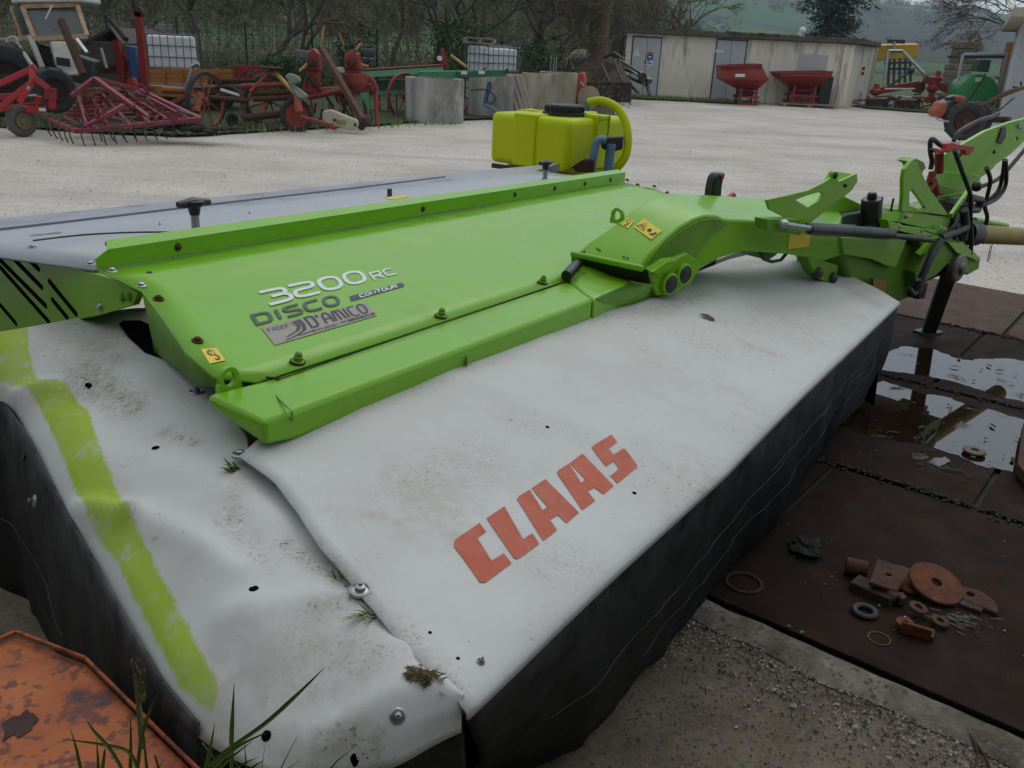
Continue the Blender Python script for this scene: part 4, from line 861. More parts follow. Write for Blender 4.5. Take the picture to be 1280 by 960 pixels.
# folded carrier arm, cut-out plate
def plate_hole(mb, outer, inner, vec):
    """outline with one hole, cut as a keyhole"""
    o, i_ = [V(p) for p in outer], [V(p) for p in inner]; j = min(range(len(i_)), key=lambda k: (i_[k]-o[0]).length)
    ii = i_[j:]+i_[:j]; n = (o[1]-o[0]).cross(o[2]-o[0])
    def area(ps): return sum(((ps[k]-ps[0]).cross(ps[(k+1) % len(ps)]-ps[0]) for k in range(len(ps))), Vector())
    if area(o).dot(area(ii)) > 0: ii = [ii[0]]+ii[1:][::-1]
    key = o+[o[0]]+ii+[ii[0]]; bm = bmesh.new(); vec = V(vec)
    def face(sh):
        vs = [p+sh for p in o]+[p+sh for p in ii]; no = len(o); b2 = bmesh.new(); bv = [b2.verts.new(p) for p in vs]
        es = [b2.edges.new((bv[k], bv[(k+1) % no])) for k in range(no)]+[b2.edges.new((bv[no+k], bv[no+(k+1) % len(ii)])) for k in range(len(ii))]
        bmesh.ops.triangle_fill(b2, edges=es, use_beauty=True); b2.verts.index_update(); mb.add([v_.co.copy() for v_ in b2.verts], [tuple(v_.index for v_ in f.verts) for f in b2.faces]); b2.free()
    face(Vector()); face(vec); bm.free()
    for ring in (o, ii):
        k = len(ring); mb.add(ring+[p+vec for p in ring], [(q, (q+1) % k, k+(q+1) % k, k+q) for q in range(k)])
m = MB(); plate_hole(m, [(1.281,3.889,0.976),(1.189,3.808,1.004),(1.049,3.685,1.067),(1.023,3.662,1.11),(1.141,3.766,1.119),(1.255,3.866,1.13),(1.346,3.946,1.158),(1.391,3.986,1.176),(1.381,3.977,1.198),(1.4,3.994,1.2),(1.422,4.013,1.177),(1.443,4.031,1.154),(1.497,4.079,1.169),(1.552,4.127,1.183),(1.567,4.14,1.149),(1.539,4.116,1.111),(1.424,4.015,1.048)], [(1.192,3.811,1.094),(1.26,3.871,1.109),(1.331,3.933,1.117),(1.354,3.953,1.104),(1.336,3.937,1.078),(1.272,3.882,1.055),(1.245,3.858,1.068)], -AN*.012); m.build('carrier_plate', green, mower, bevel=.002)
m = MB(); m.prism([(1.56,4.148,1.177),(1.575,4.161,1.143),(1.548,4.137,1.104),(1.432,4.035,1.041),(1.288,3.909,0.969),(1.265,3.889,0.982),(1.407,4.013,1.058),(1.526,4.118,1.124)], -AN*.14); m.build('carrier_flange', green, mower, bevel=.002)
m = MB(); m.prism([(1.403,4.263,0.962),(1.525,4.37,1.021),(1.636,4.468,1.031),(1.79,4.603,0.971),(1.777,4.591,0.931),(1.636,4.468,0.921),(1.472,4.323,0.899)], -AN*.05); m.build('carrier_plate', green, mower, bevel=.003)
bolt(V((1.487,4.063,1.134)), AN, .006, black_plastic); bolt(V((1.411,3.997,1.186)), AN, .01, dark_steel)
m = MB(); m.prism([(1.489,4.258,0.912),(1.648,4.398,0.95),(1.99,4.698,0.94),(2.113,4.807,0.87),(2.067,4.767,0.801),(1.619,4.373,0.84)], -AN*.16); m.build('frame_base', dark_steel, mower, bevel=.004)
# hydraulic ram
m = MB(); m.tube([(1.078,3.604,1.023),(1.147,3.665,1.008),(1.285,3.786,0.978)], .012, 12); m.ball((1.1,3.624,1.021), .024, 12, (1, 1, .8)); m.build('ram_rod', steel, mower)
m = MB(); m.tube([(1.256,3.761,0.978),(1.295,3.795,0.973),(1.799,4.238,0.893),(1.837,4.271,0.888)], [.02, .026, .026, .02], 16); m.tube([(1.802,4.24,0.884),(2.069,4.475,0.834),(2.171,4.564,0.812)], [.012, .018, .015], 12)
for p, q in (((1.244,3.777,0.995), (1.559,4.053,0.951)), ((1.56,4.028,0.938), (1.859,4.291,0.893))): m.tube([p, q], .009, 8)
ram = m.build('hydraulic_ram', dark_steel, mower)
m = MB(); m.prism([(1.009,3.57,1.046),(1.2,3.738,1.025),(1.213,3.749,1.01),(1.129,3.676,1.016),(1.14,3.686,0.984),(1.223,3.758,0.963),(1.216,3.752,0.953),(1.027,3.586,0.997)], -AN*.06); m.build('ram_bracket', green_dirty, mower, bevel=.002)
m = MB(); m.prism([(1.849,4.389,0.934),(1.989,4.512,0.889),(2.44,4.908,0.8),(2.436,4.904,0.773),(2.147,4.65,0.815),(1.876,4.412,0.886)], -AN*.05); m.build('ram_bracket', green, mower, bevel=.003)
# accumulator
m = MB(); c0 = V((1.815,4.518,0.9)); c1 = V((1.791,4.497,1.026)); m.lathe(c0, (c1-c0), [(.05, 0), (.052, .01), (.052, .115), (.046, .125), (.02, .128)], 24); acc = m.build('accumulator', black_plastic, mower)
m = MB(); m.lathe(c1-UP*.005, c1-c0, [(.024, 0), (.024, .018), (.02, .03), (.014, .034), (0, .034)], 16); m.build('accumulator_cap', black_plastic, acc)
m = MB(); m.tube([c0+Vector((0, 0, .0)), c0-UP*.04], .03, 12); m.build('accumulator_base', steel, acc)
for L_ in ([(1.937,4.586,0.898),(1.939,4.587,1.015)], [(1.854,4.512,0.965),(1.846,4.506,1.031)]):
    m = MB(); m.tube(L_, .006, 8); m.build('rod', black_plastic, mower)
# black handle and red lever behind the arm
m = MB(); m.prism([(0.865,3.976,1.051),(0.865,3.976,1.105),(0.871,3.982,1.151),(0.886,3.995,1.168),(0.921,4.026,1.169),(0.917,4.022,1.144),(0.914,4.019,1.108),(0.919,4.024,1.046)], -AN*.05); m.build('lever_handle', black_plastic, mower, bevel=.008)
m = MB(); m.prism([(0.894,3.995,1.161),(0.92,4.018,1.166),(0.915,4.014,1.142),(0.903,4.003,1.135)], -AN*.03); m.build('lever_grip', red, mower, bevel=.003)
m = MB(); m.prism([(0.947,4.048,1.044),(0.992,4.088,1.073),(1.007,4.101,1.046),(1.041,4.131,1.035)], -AN*.02); m.build('lever_tab', M('bright_red', (.5, .03, .02), .5), mower)

# gear housing under the headstock
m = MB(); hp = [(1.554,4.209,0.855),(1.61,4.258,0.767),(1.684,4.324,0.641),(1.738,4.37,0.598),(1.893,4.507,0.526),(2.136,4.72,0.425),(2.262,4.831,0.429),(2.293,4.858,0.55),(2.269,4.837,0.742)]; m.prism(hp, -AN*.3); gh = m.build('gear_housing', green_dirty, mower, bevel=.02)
m = MB(); m.prism([(1.548,4.157,0.877),(1.587,4.192,0.789),(1.807,4.385,0.732),(1.935,4.498,0.678),(2.02,4.572,0.656),(2.054,4.602,0.755),(2.064,4.611,0.806)], -AN*.02); m.build('housing_skirt', green, mower, bevel=.003)
m = MB(); m.prism([(1.847,4.413,0.626),(1.959,4.512,0.59),(1.977,4.527,0.512),(1.863,4.427,0.55)], -AN*.015); m.build('warning_sticker', M('dull_orange_sticker', (.32, .2, .02), .5), gh)

# ---------- headstock
m = MB(); plate_hole(m, [(2.404,4.902,0.89),(2.194,4.718,0.929),(1.963,4.515,0.962),(1.95,4.504,1.041),(1.923,4.48,1.123),(1.919,4.476,1.175),(1.957,4.51,1.212),(2.012,4.558,1.201),(2.121,4.654,1.096),(2.256,4.772,0.992)], [(2.01,4.557,1.072),(1.996,4.544,1.057),(2.02,4.565,0.985),(2.117,4.65,0.954),(2.163,4.691,0.958),(2.079,4.617,1.025)], -AN*.02); m.build('headstock_plate', green, mower, bevel=.002)
m = MB(); m.prism([(1.974,4.538,0.954),(2.425,4.934,0.88),(2.428,4.937,0.794),(2.276,4.803,0.826),(1.944,4.512,0.908)], -AN*.2 - UP*.02); m.build('headstock_base', green, mower, bevel=.003)
m = MB(); m.prism([(1.975,4.553,1.208),(2.016,4.588,1.222),(2.083,4.648,1.198),(2.114,4.675,1.167),(2.093,4.656,1.152),(2.091,4.654,1.12),(2.027,4.598,1.189)], -AN*.08); m.build('headstock_clevis', green_dirty, mower, bevel=.003)
m = MB(); m.prism([(2.003,4.561,0.939),(2.075,4.624,0.94),(2.076,4.625,0.919),(2.009,4.566,0.922)], -AN*.002); m.build('warning_sticker', yellow, mower)
m = MB(); plate_hole(m, [(2.429,5.217,1.096),(2.443,5.23,1.183),(2.497,5.278,1.203),(2.655,5.416,1.252),(2.833,5.572,1.312),(3.082,5.792,1.359),(3.436,6.102,1.404),(3.51,6.167,1.262),(3.326,6.006,1.237),(3.18,5.878,1.151),(3.051,5.764,1.102),(2.982,5.703,1.051),(2.887,5.62,1.022)], [(3.19,5.887,1.252),(3.21,5.904,1.272),(3.25,5.939,1.25),(3.228,5.919,1.236)], -AN*.025); m.build('upper_link_plate', green, mower, bevel=.003)
m = MB(); m.cyl(V((3.21,5.877,1.339)), V((3.307,6.056,1.33)), .018, 14); m.build('link_pin', white_pl, mower)
m = MB(); m.prism([(3.001,5.707,1.328),(3.043,5.744,1.337),(3.066,5.764,1.267),(3.037,5.739,1.229),(2.986,5.694,1.241)], -AN*.01); m.build('link_latch', black_plastic, mower)
for p in ((2.614,5.375,1.179), (2.983,5.699,1.181)): bolt(p, AN, .008, black_plastic)
m = MB(); m.prism([(2.406,5.171,1.106),(2.835,5.548,1.049),(2.878,5.585,1.032),(2.876,5.584,0.952),(2.772,5.493,0.951),(2.399,5.164,1.042)], -AN*.03); m.build('headstock_gusset', green, mower, bevel=.003)
m = MB(); m.prism([(2.338,5.031,1.054),(2.683,5.334,0.971),(2.631,5.288,0.937),(2.335,5.028,1)], -AN*.1); m.prism([(2.334,5,0.973),(2.659,5.286,0.977),(2.592,5.228,0.879),(2.484,5.133,0.852)], -AN*.02); m.build('headstock_gusset', green_dirty, mower, bevel=.003)
m = MB(); m.prism([(2.281,4.861,0.975),(2.369,4.938,0.976),(2.489,5.044,0.937),(2.453,5.012,0.872)], -AN*.06); m.build('dirt_pocket', rust_dark, mower, bevel=.006)
m = MB(); m.bar((2.4,4.886,0.892), (2.559,5.066,1.015), .02, .03); m.build('headstock_rib', green, mower, bevel=.002)
m = MB(); m.tube([(2.256,4.826,1.134), (2.216,4.791,1.242)], .023, 12); m.tube([(2.17,4.723,1.089),(2.178,4.73,1.143)], .02, 10); m.tube([(2.171,4.724,1.047),(2.198,4.748,1.087),(2.249,4.793,1.023)], .025, 10); m.build('lock_cylinder', old_red, mower)
m = MB(); m.prism([(2.123,4.656,1.26),(2.227,4.747,1.259),(2.23,4.75,1.288),(2.27,4.785,1.294),(2.317,4.826,1.284),(2.488,4.977,1.265),(2.496,4.983,1.247),(2.462,4.953,1.219),(2.423,4.919,1.221),(2.412,4.91,1.247),(2.322,4.831,1.251),(2.262,4.778,1.241),(2.148,4.678,1.246)], -AN*.03); m.build('lock_handle', M('bright_red', (.5, .03, .02), .5), mower, bevel=.003)
m = MB(); m.tube([(2.089,4.64,1.268),(2.167,4.707,1.26)], .006, 8); m.build('lock_pin', black_plastic, mower)
hose = M('black_hose', (.012, .012, .013), .45)
def hoses(lists, r):
    for L_ in lists:
        mm = MB(); mm.tube(catmull(L_, 6), r, 10); mm.build('hydraulic_hose', hose, mower)
hoses([[(2.152,4.708,1.157),(2.151,4.707,1.198),(2.119,4.679,1.249),(2.101,4.663,1.298),(2.116,4.676,1.314),(2.197,4.748,1.278)], [(2.275,4.749,1.257),(2.395,4.855,1.137),(2.511,4.956,1.02),(2.555,4.996,0.949)], [(2.685,5.243,0.9),(2.854,5.391,0.922),(2.946,5.472,0.973),(2.951,5.476,1.06),(2.928,5.457,1.167)], [(2.669,5.189,0.899),(2.864,5.36,0.918),(2.956,5.441,0.968),(2.967,5.451,1.04),(2.901,5.393,1.163)], [(2.737,5.355,0.989),(2.834,5.44,1.001),(2.995,5.582,1.038),(3.134,5.704,1.138),(3.237,5.795,1.223)], [(2.75,5.3,1.12),(2.826,5.367,1.045),(2.834,5.373,0.948),(2.835,5.375,0.885),(2.894,5.426,0.81),(2.898,5.43,0.72),(2.921,5.45,0.646)], [(2.546,4.987,0.972),(2.577,5.014,0.878),(2.646,5.075,0.73),(2.675,5.1,0.64)], [(2.411,5.069,1.282),(2.452,5.105,1.333),(2.604,5.239,1.383),(2.742,5.359,1.407),(2.802,5.412,1.425)]], .0125)
m = MB(); m.ball((2.632,5.13,1.031), .03, 12); m.tube([(2.532,5.042,0.985),(2.709,5.197,0.946),(2.7,5.189,0.891),(2.565,5.07,0.904)], .022, 10); m.build('hose_clamp', black_plastic, mower)
m = MB(); m.prism([(2.507,5.046,0.906),(2.545,5.08,0.966),(2.666,5.186,0.946),(2.721,5.234,0.774),(2.606,5.133,0.735),(2.511,5.05,0.776)], -AN*.15); m.build('gearbox', dark_steel, mower, bevel=.01)
m = MB(); m.prism([(2.124,4.817,0.793),(2.695,5.318,0.722),(2.859,5.463,0.568),(2.667,5.293,0.476),(2.398,5.057,0.452),(2.204,4.887,0.506)], -AN*.34); m.build('headstock_frame', dark_steel, mower, bevel=.015)
m = MB(); m.prism([(2.137,5.014,0.893),(2.525,5.355,0.853),(2.83,5.623,0.884),(2.998,5.771,0.647),(2.216,5.084,0.735)], -AN*.2); m.build('headstock_frame', green_dirty, mower, bevel=.01)
m = MB(); m.prism([(1.728,4.495,0.879),(2.074,4.799,0.83),(2.112,4.833,0.754),(1.722,4.489,0.813)], -AN*.3); m.build('frame_base', green_dirty, mower, bevel=.008)
for k, (a, b_) in enumerate((((1.442,4.004,0.929), (1.923,4.427,0.845)), ((2.026,4.624,0.929), (2.452,4.999,0.847)))): m = MB(); m.bar(a, b_, .02, .035); m.build('frame_rail', green, mower, bevel=.004)
for p in [(1.953,4.493,0.887),(2.147,4.663,0.842),(2.368,4.858,0.82),(2.281,4.781,0.66),(2.494,4.968,0.689),(2.326,4.821,0.834),(1.995,4.53,0.936)]: bolt(p, AN, .011, steel, .01)
hoses([[(2.143,4.66,0.851),(2.3,4.798,0.806),(2.443,4.924,0.82),(2.532,5.002,0.887)], [(1.852,4.471,0.874),(2.073,4.665,0.786),(2.348,4.907,0.704),(2.572,5.103,0.721),(2.659,5.18,0.805)], [(2.402,4.927,0.908),(2.519,5.03,0.803),(2.516,5.028,0.71),(2.472,4.989,0.622)]], .011)
# drive shaft under a yellow tube
m = MB(); m.tube([(2.756,5.306,0.727), (3.597,6.004,0.602)], .058, 24); m.build('drive_shaft_guard', M('olive_yellow_guard', (.3, .22, .03), .5, col2=(.24, .17, .02)), mower)
m = MB(); m.cyl((2.675,5.234,0.742), (2.792,5.337,0.723), .075, 20); m.build('shaft_cone', black_plastic, mower)
m = MB(); m.tube([(2.845,5.476,0.784), (3.251,5.833,0.701)], .018, 12); m.build('stub_bar', green, mower)
m = MB()
for k in range(9):
    t_ = k/8; m.torus(lerp((2.982,5.464,0.651), (2.989,5.47,0.532), t_), (1, k % 2, .2), .008, .002, 8, 5)
m.build('safety_chain', dark_steel, mower)
# lower hitch, swivel and parking leg
m = MB(); m.prism([(2.155,4.657,0.792),(2.264,4.753,0.8),(2.291,4.776,0.845),(2.405,4.877,0.814),(2.475,4.938,0.75),(2.586,5.036,0.726),(2.812,5.235,0.597),(2.826,5.247,0.526),(2.717,5.151,0.504),(2.475,4.939,0.61),(2.383,4.857,0.555),(2.313,4.796,0.544),(2.223,4.717,0.514),(2.168,4.669,0.614),(2.221,4.715,0.704)], -AN*.12); m.build('lower_hitch', green_dirty, mower, bevel=.008)
m = MB(); m.prism([(2.259,4.722,0.802),(2.319,4.775,0.794),(2.283,4.743,0.736),(2.166,4.64,0.709),(2.14,4.617,0.726),(2.213,4.682,0.773)], -AN*.02); m.prism([(2.401,4.847,0.752),(2.557,4.984,0.726),(2.765,5.167,0.615),(2.778,5.178,0.584),(2.514,4.946,0.676)], -AN*.03); m.build('hitch_lip', green, mower, bevel=.003)
m = MB(); m.lathe((2.564,4.977,0.582), AN, [(.085, -.03), (.085, 0), (.075, .01), (.035, .014), (.03, .03), (.012, .034), (0, .034)], 28); m.build('hitch_ball_cup', M('worn_steel', (.2, .2, .17), .45, .6), mower)
m = MB(); m.tube([(2.304,4.734,0.784),(2.264,4.7,0.736),(2.234,4.674,0.661),(2.197,4.641,0.569),(2.194,4.638,0.497)], [.02, .025, .02, .022, .018], 10); m.tube([(2.135,4.586,0.588),(2.194,4.638,0.578),(2.225,4.666,0.527),(2.164,4.612,0.503),(2.108,4.562,0.549)], .014, 8); m.tube([(2.321,4.776,0.789),(2.465,4.903,0.802),(2.55,4.978,0.819)], .02, 10); m.tube([(2.496,4.944,0.923),(2.557,4.997,0.812),(2.553,4.994,0.742)], .024, 10); m.build('linkage', dark_steel, mower)
m = MB(); m.bar(V((2.593,5.122,0.563)), V((2.731,5.495,0.04)), .085, .07); leg = m.build('parking_leg', M('dark_grey_leg', (.06, .06, .055), .6, col2=(.04, .035, .03)), mower, bevel=.008)
m = MB(); m.box(V((2.734,5.509,0.03)), (.16, .12, .02), .6); m.build('leg_foot', dark_steel, leg, bevel=.003)
m = MB(); m.box(V((2.256,4.772,0.491)), (.07, .07, .09), .6); m.build('leg_clamp', black_plastic, mower, bevel=.006)

# ---------- grey rear hood
m = MB(); G0 = [V(p) for p in [(-1.162,2.306,1.03),(0.62,5.372,0.93)]]; G1 = [V(p) for p in [(-1.989,2.668,0.99),(-0.07,5.747,0.905)]]; G2 = [V(p) for p in [(-2.183,2.94,0.965),(0.244,6.603,0.88)]]
G0[0] = V((-1.162,2.306,1.03))
Ge = V((0.441,6.139,0.885))
m.grid([[lerp(G0[0], G0[1], t/20) for t in range(21)], [lerp(G1[0], lerp(G1[1], Ge, .3), t/20) for t in range(21)]])
m.grid([[lerp(G1[0], lerp(G1[1], Ge, .3), t/20) for t in range(21)], [lerp(G2[0], lerp(G2[1], Ge, .15), t/20) + UP*.0 for t in range(21)], [lerp(G2[0], lerp(G2[1], Ge, .15), t/20) - UP*.3 - VD*.1 for t in range(21)]])
rear = m.build('rear_hood', grey_paint, mower, solid=.006, ang=25)
rb = BVHTree.FromPolygons(m.v, m.f)
m = MB(); m.tube([drape(p, rb, .003)[0] for p in ((-1.791,2.939,0.985), (-1.573,3.31,0.97), (-1.258,3.882,0.95), (-0.907,4.457,0.93), (-0.463,5.249,0.91))], .005, 6); m.build('hood_hem', M('grey_hem', (.16, .17, .2), .4), mower)
m = MB(); pts = [drape(p, rb, .002)[0] for p in catmull([(-1.564,2.735,1),(-1.516,2.811,1),(-1.456,2.879,1),(-1.348,2.941,1),(-1.248,2.967,1),(-1.174,2.979,1)], 5)]; m.tube(pts, .0035, 5); m.build('cable_line', black_print, mower)
m = MB()
for x in (38, 45, 49, 55, 60, 64, 68):
    pass
for p in [(-1.623,2.837,1),(-1.617,2.845,1),(-1.609,2.851,1),(-1.593,2.872,1),(-1.587,2.88,1),(-1.58,2.889,1),(-1.573,2.895,1)]:
    q_ = drape(p, rb, .0015)[0]; m.add([q_+Vector((-.012, 0, 0)), q_+Vector((.006, -.003, 0)), q_+Vector((.012, .02, 0)), q_+Vector((-.006, .022, 0))], [(0, 1, 2, 3)])
m.build('faded_print', M('faded_print', (.2, .21, .24), .5), mower, smooth=False)
def tknob(p, s_, z0):
    p = V(p); mm = MB(); mm.lathe(p, UP, [(.017*s_, 0), (.017*s_, .01), (.012*s_, .012), (.012*s_, .05*s_)], 14); o = mm.build('knob_stem', steel, mower)
    mm = MB(); c0 = p+UP*.05*s_; mm.lathe(c0, UP, [(.014*s_, 0), (.018*s_, .02*s_), (.03*s_, .03*s_), (.03*s_, .04*s_), (.0, .046*s_)], 16); mm.tube([c0+UP*.033*s_-UD*.055*s_, c0+UP*.036*s_, c0+UP*.033*s_+UD*.055*s_], [.009*s_, .016*s_, .009*s_], 10); mm.build('knob_handle', black_plastic, o)
tknob(drape((-1.135,3.003,1), rb, 0)[0], 1.2, 0); tknob(drape((0.135,5.272,0.92), rb, 0)[0], 1.2, 0)
q_ = [drape(p, rb, .002)[0] for p in [(-0.654,4.146,0.95),(-0.575,4.268,0.95),(-0.533,4.22,0.95),(-0.613,4.078,0.95)]]; mm = MB(); mm.poly(q_); mm.build('warning_sticker', yellow, mower, smooth=False)
q_ = drape((-0.64,4.235,0.95), rb, 0)[0]; mm = MB(); mm.cyl(q_, q_+UP*.035, .012, 10); mm.build('bolt', dark_steel, mower)
for p in ((-1.503,2.618,1), (-1.207,2.376,1.02)): bolt(drape(p, rb, .002)[0], UP, .0095, steel)
for p in ((-1.097,3.495,0.97), (-1.321,3.146,0.98)): bolt(drape(p, rb, .0005)[0], UP, .002, black_plastic)
# slotted green end plate under the grey hood
m = MB(); m.prism([(-1.987,2.937,0.964),(-1.634,2.665,0.986),(-1.376,2.466,1.007),(-1.167,2.305,1.021),(-1.053,2.217,1.025),(-0.985,2.165,1.012),(-1.014,2.187,0.969),(-1.178,2.314,0.894),(-1.429,2.507,0.792),(-1.728,2.737,0.674),(-2.155,3.067,0.513)], (.012, .02, 0)); ep = m.build('slotted_end_plate', green, mower, bevel=.002)
def slot_bar(a, b_):
    a, b_ = V(a), V(b_); mm = MB(); d = (b_-a).normalized(); n = Vector((-.611, -.792, 0)); s_ = n.cross(d)*.009; pts = []
    for k in range(7):
        t_ = math.pi/2+math.pi*k/6; pts.append(a + d*.009*math.cos(t_) + s_*math.sin(t_))
    for k in range(7):
        t_ = -math.pi/2+math.pi*k/6; pts.append(b_ + d*.009*math.cos(t_) + s_*math.sin(t_))
    mm.prism([p+n*.0012 for p in pts], -n*.001); mm.build('vent_slot', hole_black, ep, smooth=False)
for a, b_ in (((-1.775,2.774,0.984), (-1.421,2.501,0.807)), ((-1.728,2.738,0.981), (-1.425,2.504,0.857)), ((-1.606,2.643,0.989), (-1.431,2.509,0.913)), ((-1.508,2.568,0.998), (-1.433,2.51,0.969)), ((-1.384,2.472,0.942), (-1.273,2.387,0.874)), ((-1.382,2.471,0.886), (-1.32,2.423,0.849)), ((-1.95,2.908,0.919), (-1.613,2.649,0.746))): slot_bar(a, b_)
for p, mt in (((-1.147,2.302,0.925), steel), ((-1.043,2.222,0.98), green_dirty), ((-1.016,2.201,0.989), green_dirty)): bolt(p, (-.6, -.79, .2), .013, mt, .012)
# body of the mower under the covers: cutter bar, discs' housing, keeps the daylight out
m = MB(); m.prism([V(p)-UP*.3 for p in [(-0.622,2.097,0.7),(-0.208,2.597,0.7),(0.17,3.164,0.7),(0.872,3.969,0.7),(1.357,3.962,0.7),(0.472,2.207,0.7),(0.101,1.611,0.7),(-0.062,1.351,0.7)]], (0, 0, -.15)); m.build('cutter_bar', dark_steel, mower)
m = MB(); m.prism([V(p)-UP*.13 for p in (lerp(HL[0], HR[0], .04), HR[0], HR[6], lerp(HL[6], HR[6], .03))], (0, 0, -.45)); m.build('conditioner_housing', dark_steel, mower)
# ---------- things caught on the mower
def tuft(name, base, n, h, label, mat=grass_m, spread=.02, lean=(0, 0), seed=1, w_=.0022):
    rg = random.Random(seed); mm = MB(); b0 = V(base)
    for _ in range(n):
        p = b0+Vector((rg.gauss(0, spread), rg.gauss(0, spread), -.002)); a = rg.uniform(0, 6.28); l = h*rg.uniform(.5, 1.1); d = Vector((math.cos(a)*.35+lean[0], math.sin(a)*.35+lean[1], 1)).normalized()
        s_ = Vector((-math.sin(a), math.cos(a), 0))*w_; k = Vector((math.cos(a)+lean[0], math.sin(a)+lean[1], -.4))*l*.35
        mm.add([p-s_, p+s_, p+d*l*.55+k*.3+s_*.8, p+d*l*.55+k*.3-s_*.8, p+d*l+k], [(0, 1, 2, 3), (3, 2, 4)])
    return tag(mm.build(name, mat, loc=base), label, 'grass')
tuft('grass_tuft', drape((-0.135,2.234,0.835), cover_bvh, 0)[0], 16, .055, 'small grass tuft sprouting midway along the lower edge of the green beam', spread=.007, seed=2)
tuft('grass_tuft', drape((0.292,2.977,0.79), cover_bvh, 0)[0], 18, .075, 'small grass tuft sprouting where the beam climbs to the arm', spread=.01, seed=3)
tuft('grass_tuft', drape((-0.22,1.213,0.755), flap_bvh, 0)[0], 12, .05, 'grass tuft growing from the seam just below the large washer', spread=.008, lean=(-.6, -.7), seed=4)
tuft('grass_tuft', drape((-0.29,1.304,0.765), flap_bvh, 0)[0], 5, .03, 'few grass blades at the fabric seam just above the large washer', spread=.004, lean=(-.3, .3), seed=5)
tuft('grass_tuft', drape((-0.568,1.601,0.82), flap_bvh, 0)[0], 14, .03, 'dark green sprig beside the washer at the top of the fabric seam', grass_m, .006, (-.5, -.3), 6, .004)
mm = MB(); rg = random.Random(5)
for _ in range(160):
    p = drape(lerp((-0.134,1.067,0.73), (-0.093,1.061,0.725), rg.random())+Vector((rg.gauss(0, .008), rg.gauss(0, .008), 0)), flap_bvh, .003)[0]; a = rg.uniform(0, 6.28); d = Vector((math.cos(a), math.sin(a), .4))*.008
    mm.add([p-d, p+Vector((-d.y, d.x, .004))*.4, p+d], [(0, 1, 2)])
tag(mm.build('moss_clump', M('brown_moss', (.12, .085, .03), .9, col2=(.07, .05, .02))), 'brown moss clump caught under the fold at the near cover corner', 'moss')
mm = MB(); a, b_ = drape((0.703,3.201,0.72), cover_bvh, .008)[0], drape((0.76,3.16,0.71), cover_bvh, .004)[0]
mm.grid([[a, a], [lerp(a, b_, .4)+Vector((.01, .01, .006)), lerp(a, b_, .4)-Vector((.01, .01, -.002))], [lerp(a, b_, .8)+Vector((.008, .008, .004)), lerp(a, b_, .8)-Vector((.008, .008, 0))], [b_, b_]]); tag(mm.build('dead_leaf', M('dead_leaf_brown', (.09, .06, .025), .8)), 'curled brown dead leaf lying on the white cover', 'leaf')

# ------------------------------------------------------------ things lying close by
for q, px in ((4, 27), (2, 22)):
    p = crow2[q][px]; nn = Vector((-.75, -.55, .35)).normalized(); mm = MB()
    if q == 4: mm.lathe(p-nn*.004, nn, [(.017, 0), (.017, .006), (.013, .01), (.006, .012), (.006, .02), (0, .021)], 16); mm.build('stud', steel, mower)
    else: mm.lathe(p, nn, [(.009, -.01), (.009, .004), (0, .0045)], 10); mm.build('eyelet', black_plastic, mower)
# orange rusty steel body at the lower left
om = M('flaking_orange_paint', (.42, .115, .02), .55, col2=(.3, .06, .018), amt=.9, scale=7, bump=.25, bscale=70, spot=(.075, .025, .025), spot_at=.55, spot_scale=7, soft=.1, spot2=(.15, .04, .02), spot2_at=.54, spot2_scale=30)
ob = thing('rusty_orange_panel', 'flaking orange steel panel with a raised rim in the lower left corner', 'metal panel', (-0.931,1.41,0.3))
top = [V(p) for p in [(-1.034,1.13,0.6),(-0.895,1.31,0.6),(-0.736,1.247,0.6),(-0.453,1.013,0.6),(-0.333,0.914,0.6),(-0.842,0.8,0.6)]]
m = MB(); m.prism([p-UP*.012 for p in top], (0, 0, -.012)); m.build('panel_sheet', om, ob, bevel=.003)
m = MB(); rim = top[:5]
for a, b_ in zip(rim, rim[1:]): m.bar(a, b_, .006, .01)
m.build('panel_rim', om, ob, bevel=.004)
m = MB(); m.grid([[p-UP*.02 for p in rim], [p-UP*.3+Vector((.0, .02, 0)) for p in rim]]); m.build('panel_side', om, ob, solid=.004)
q = V((-0.772,1.095,0.59)); mm = MB(); mm.poly([q+Vector((math.cos(k*.45)*.022*(1+.35*math.sin(k*2.1)), math.sin(k*.45)*.03*(1+.3*math.sin(k*3.3)), 0)) for k in range(14)]); mm.build('rust_hole', rust_dark, ob, smooth=False)
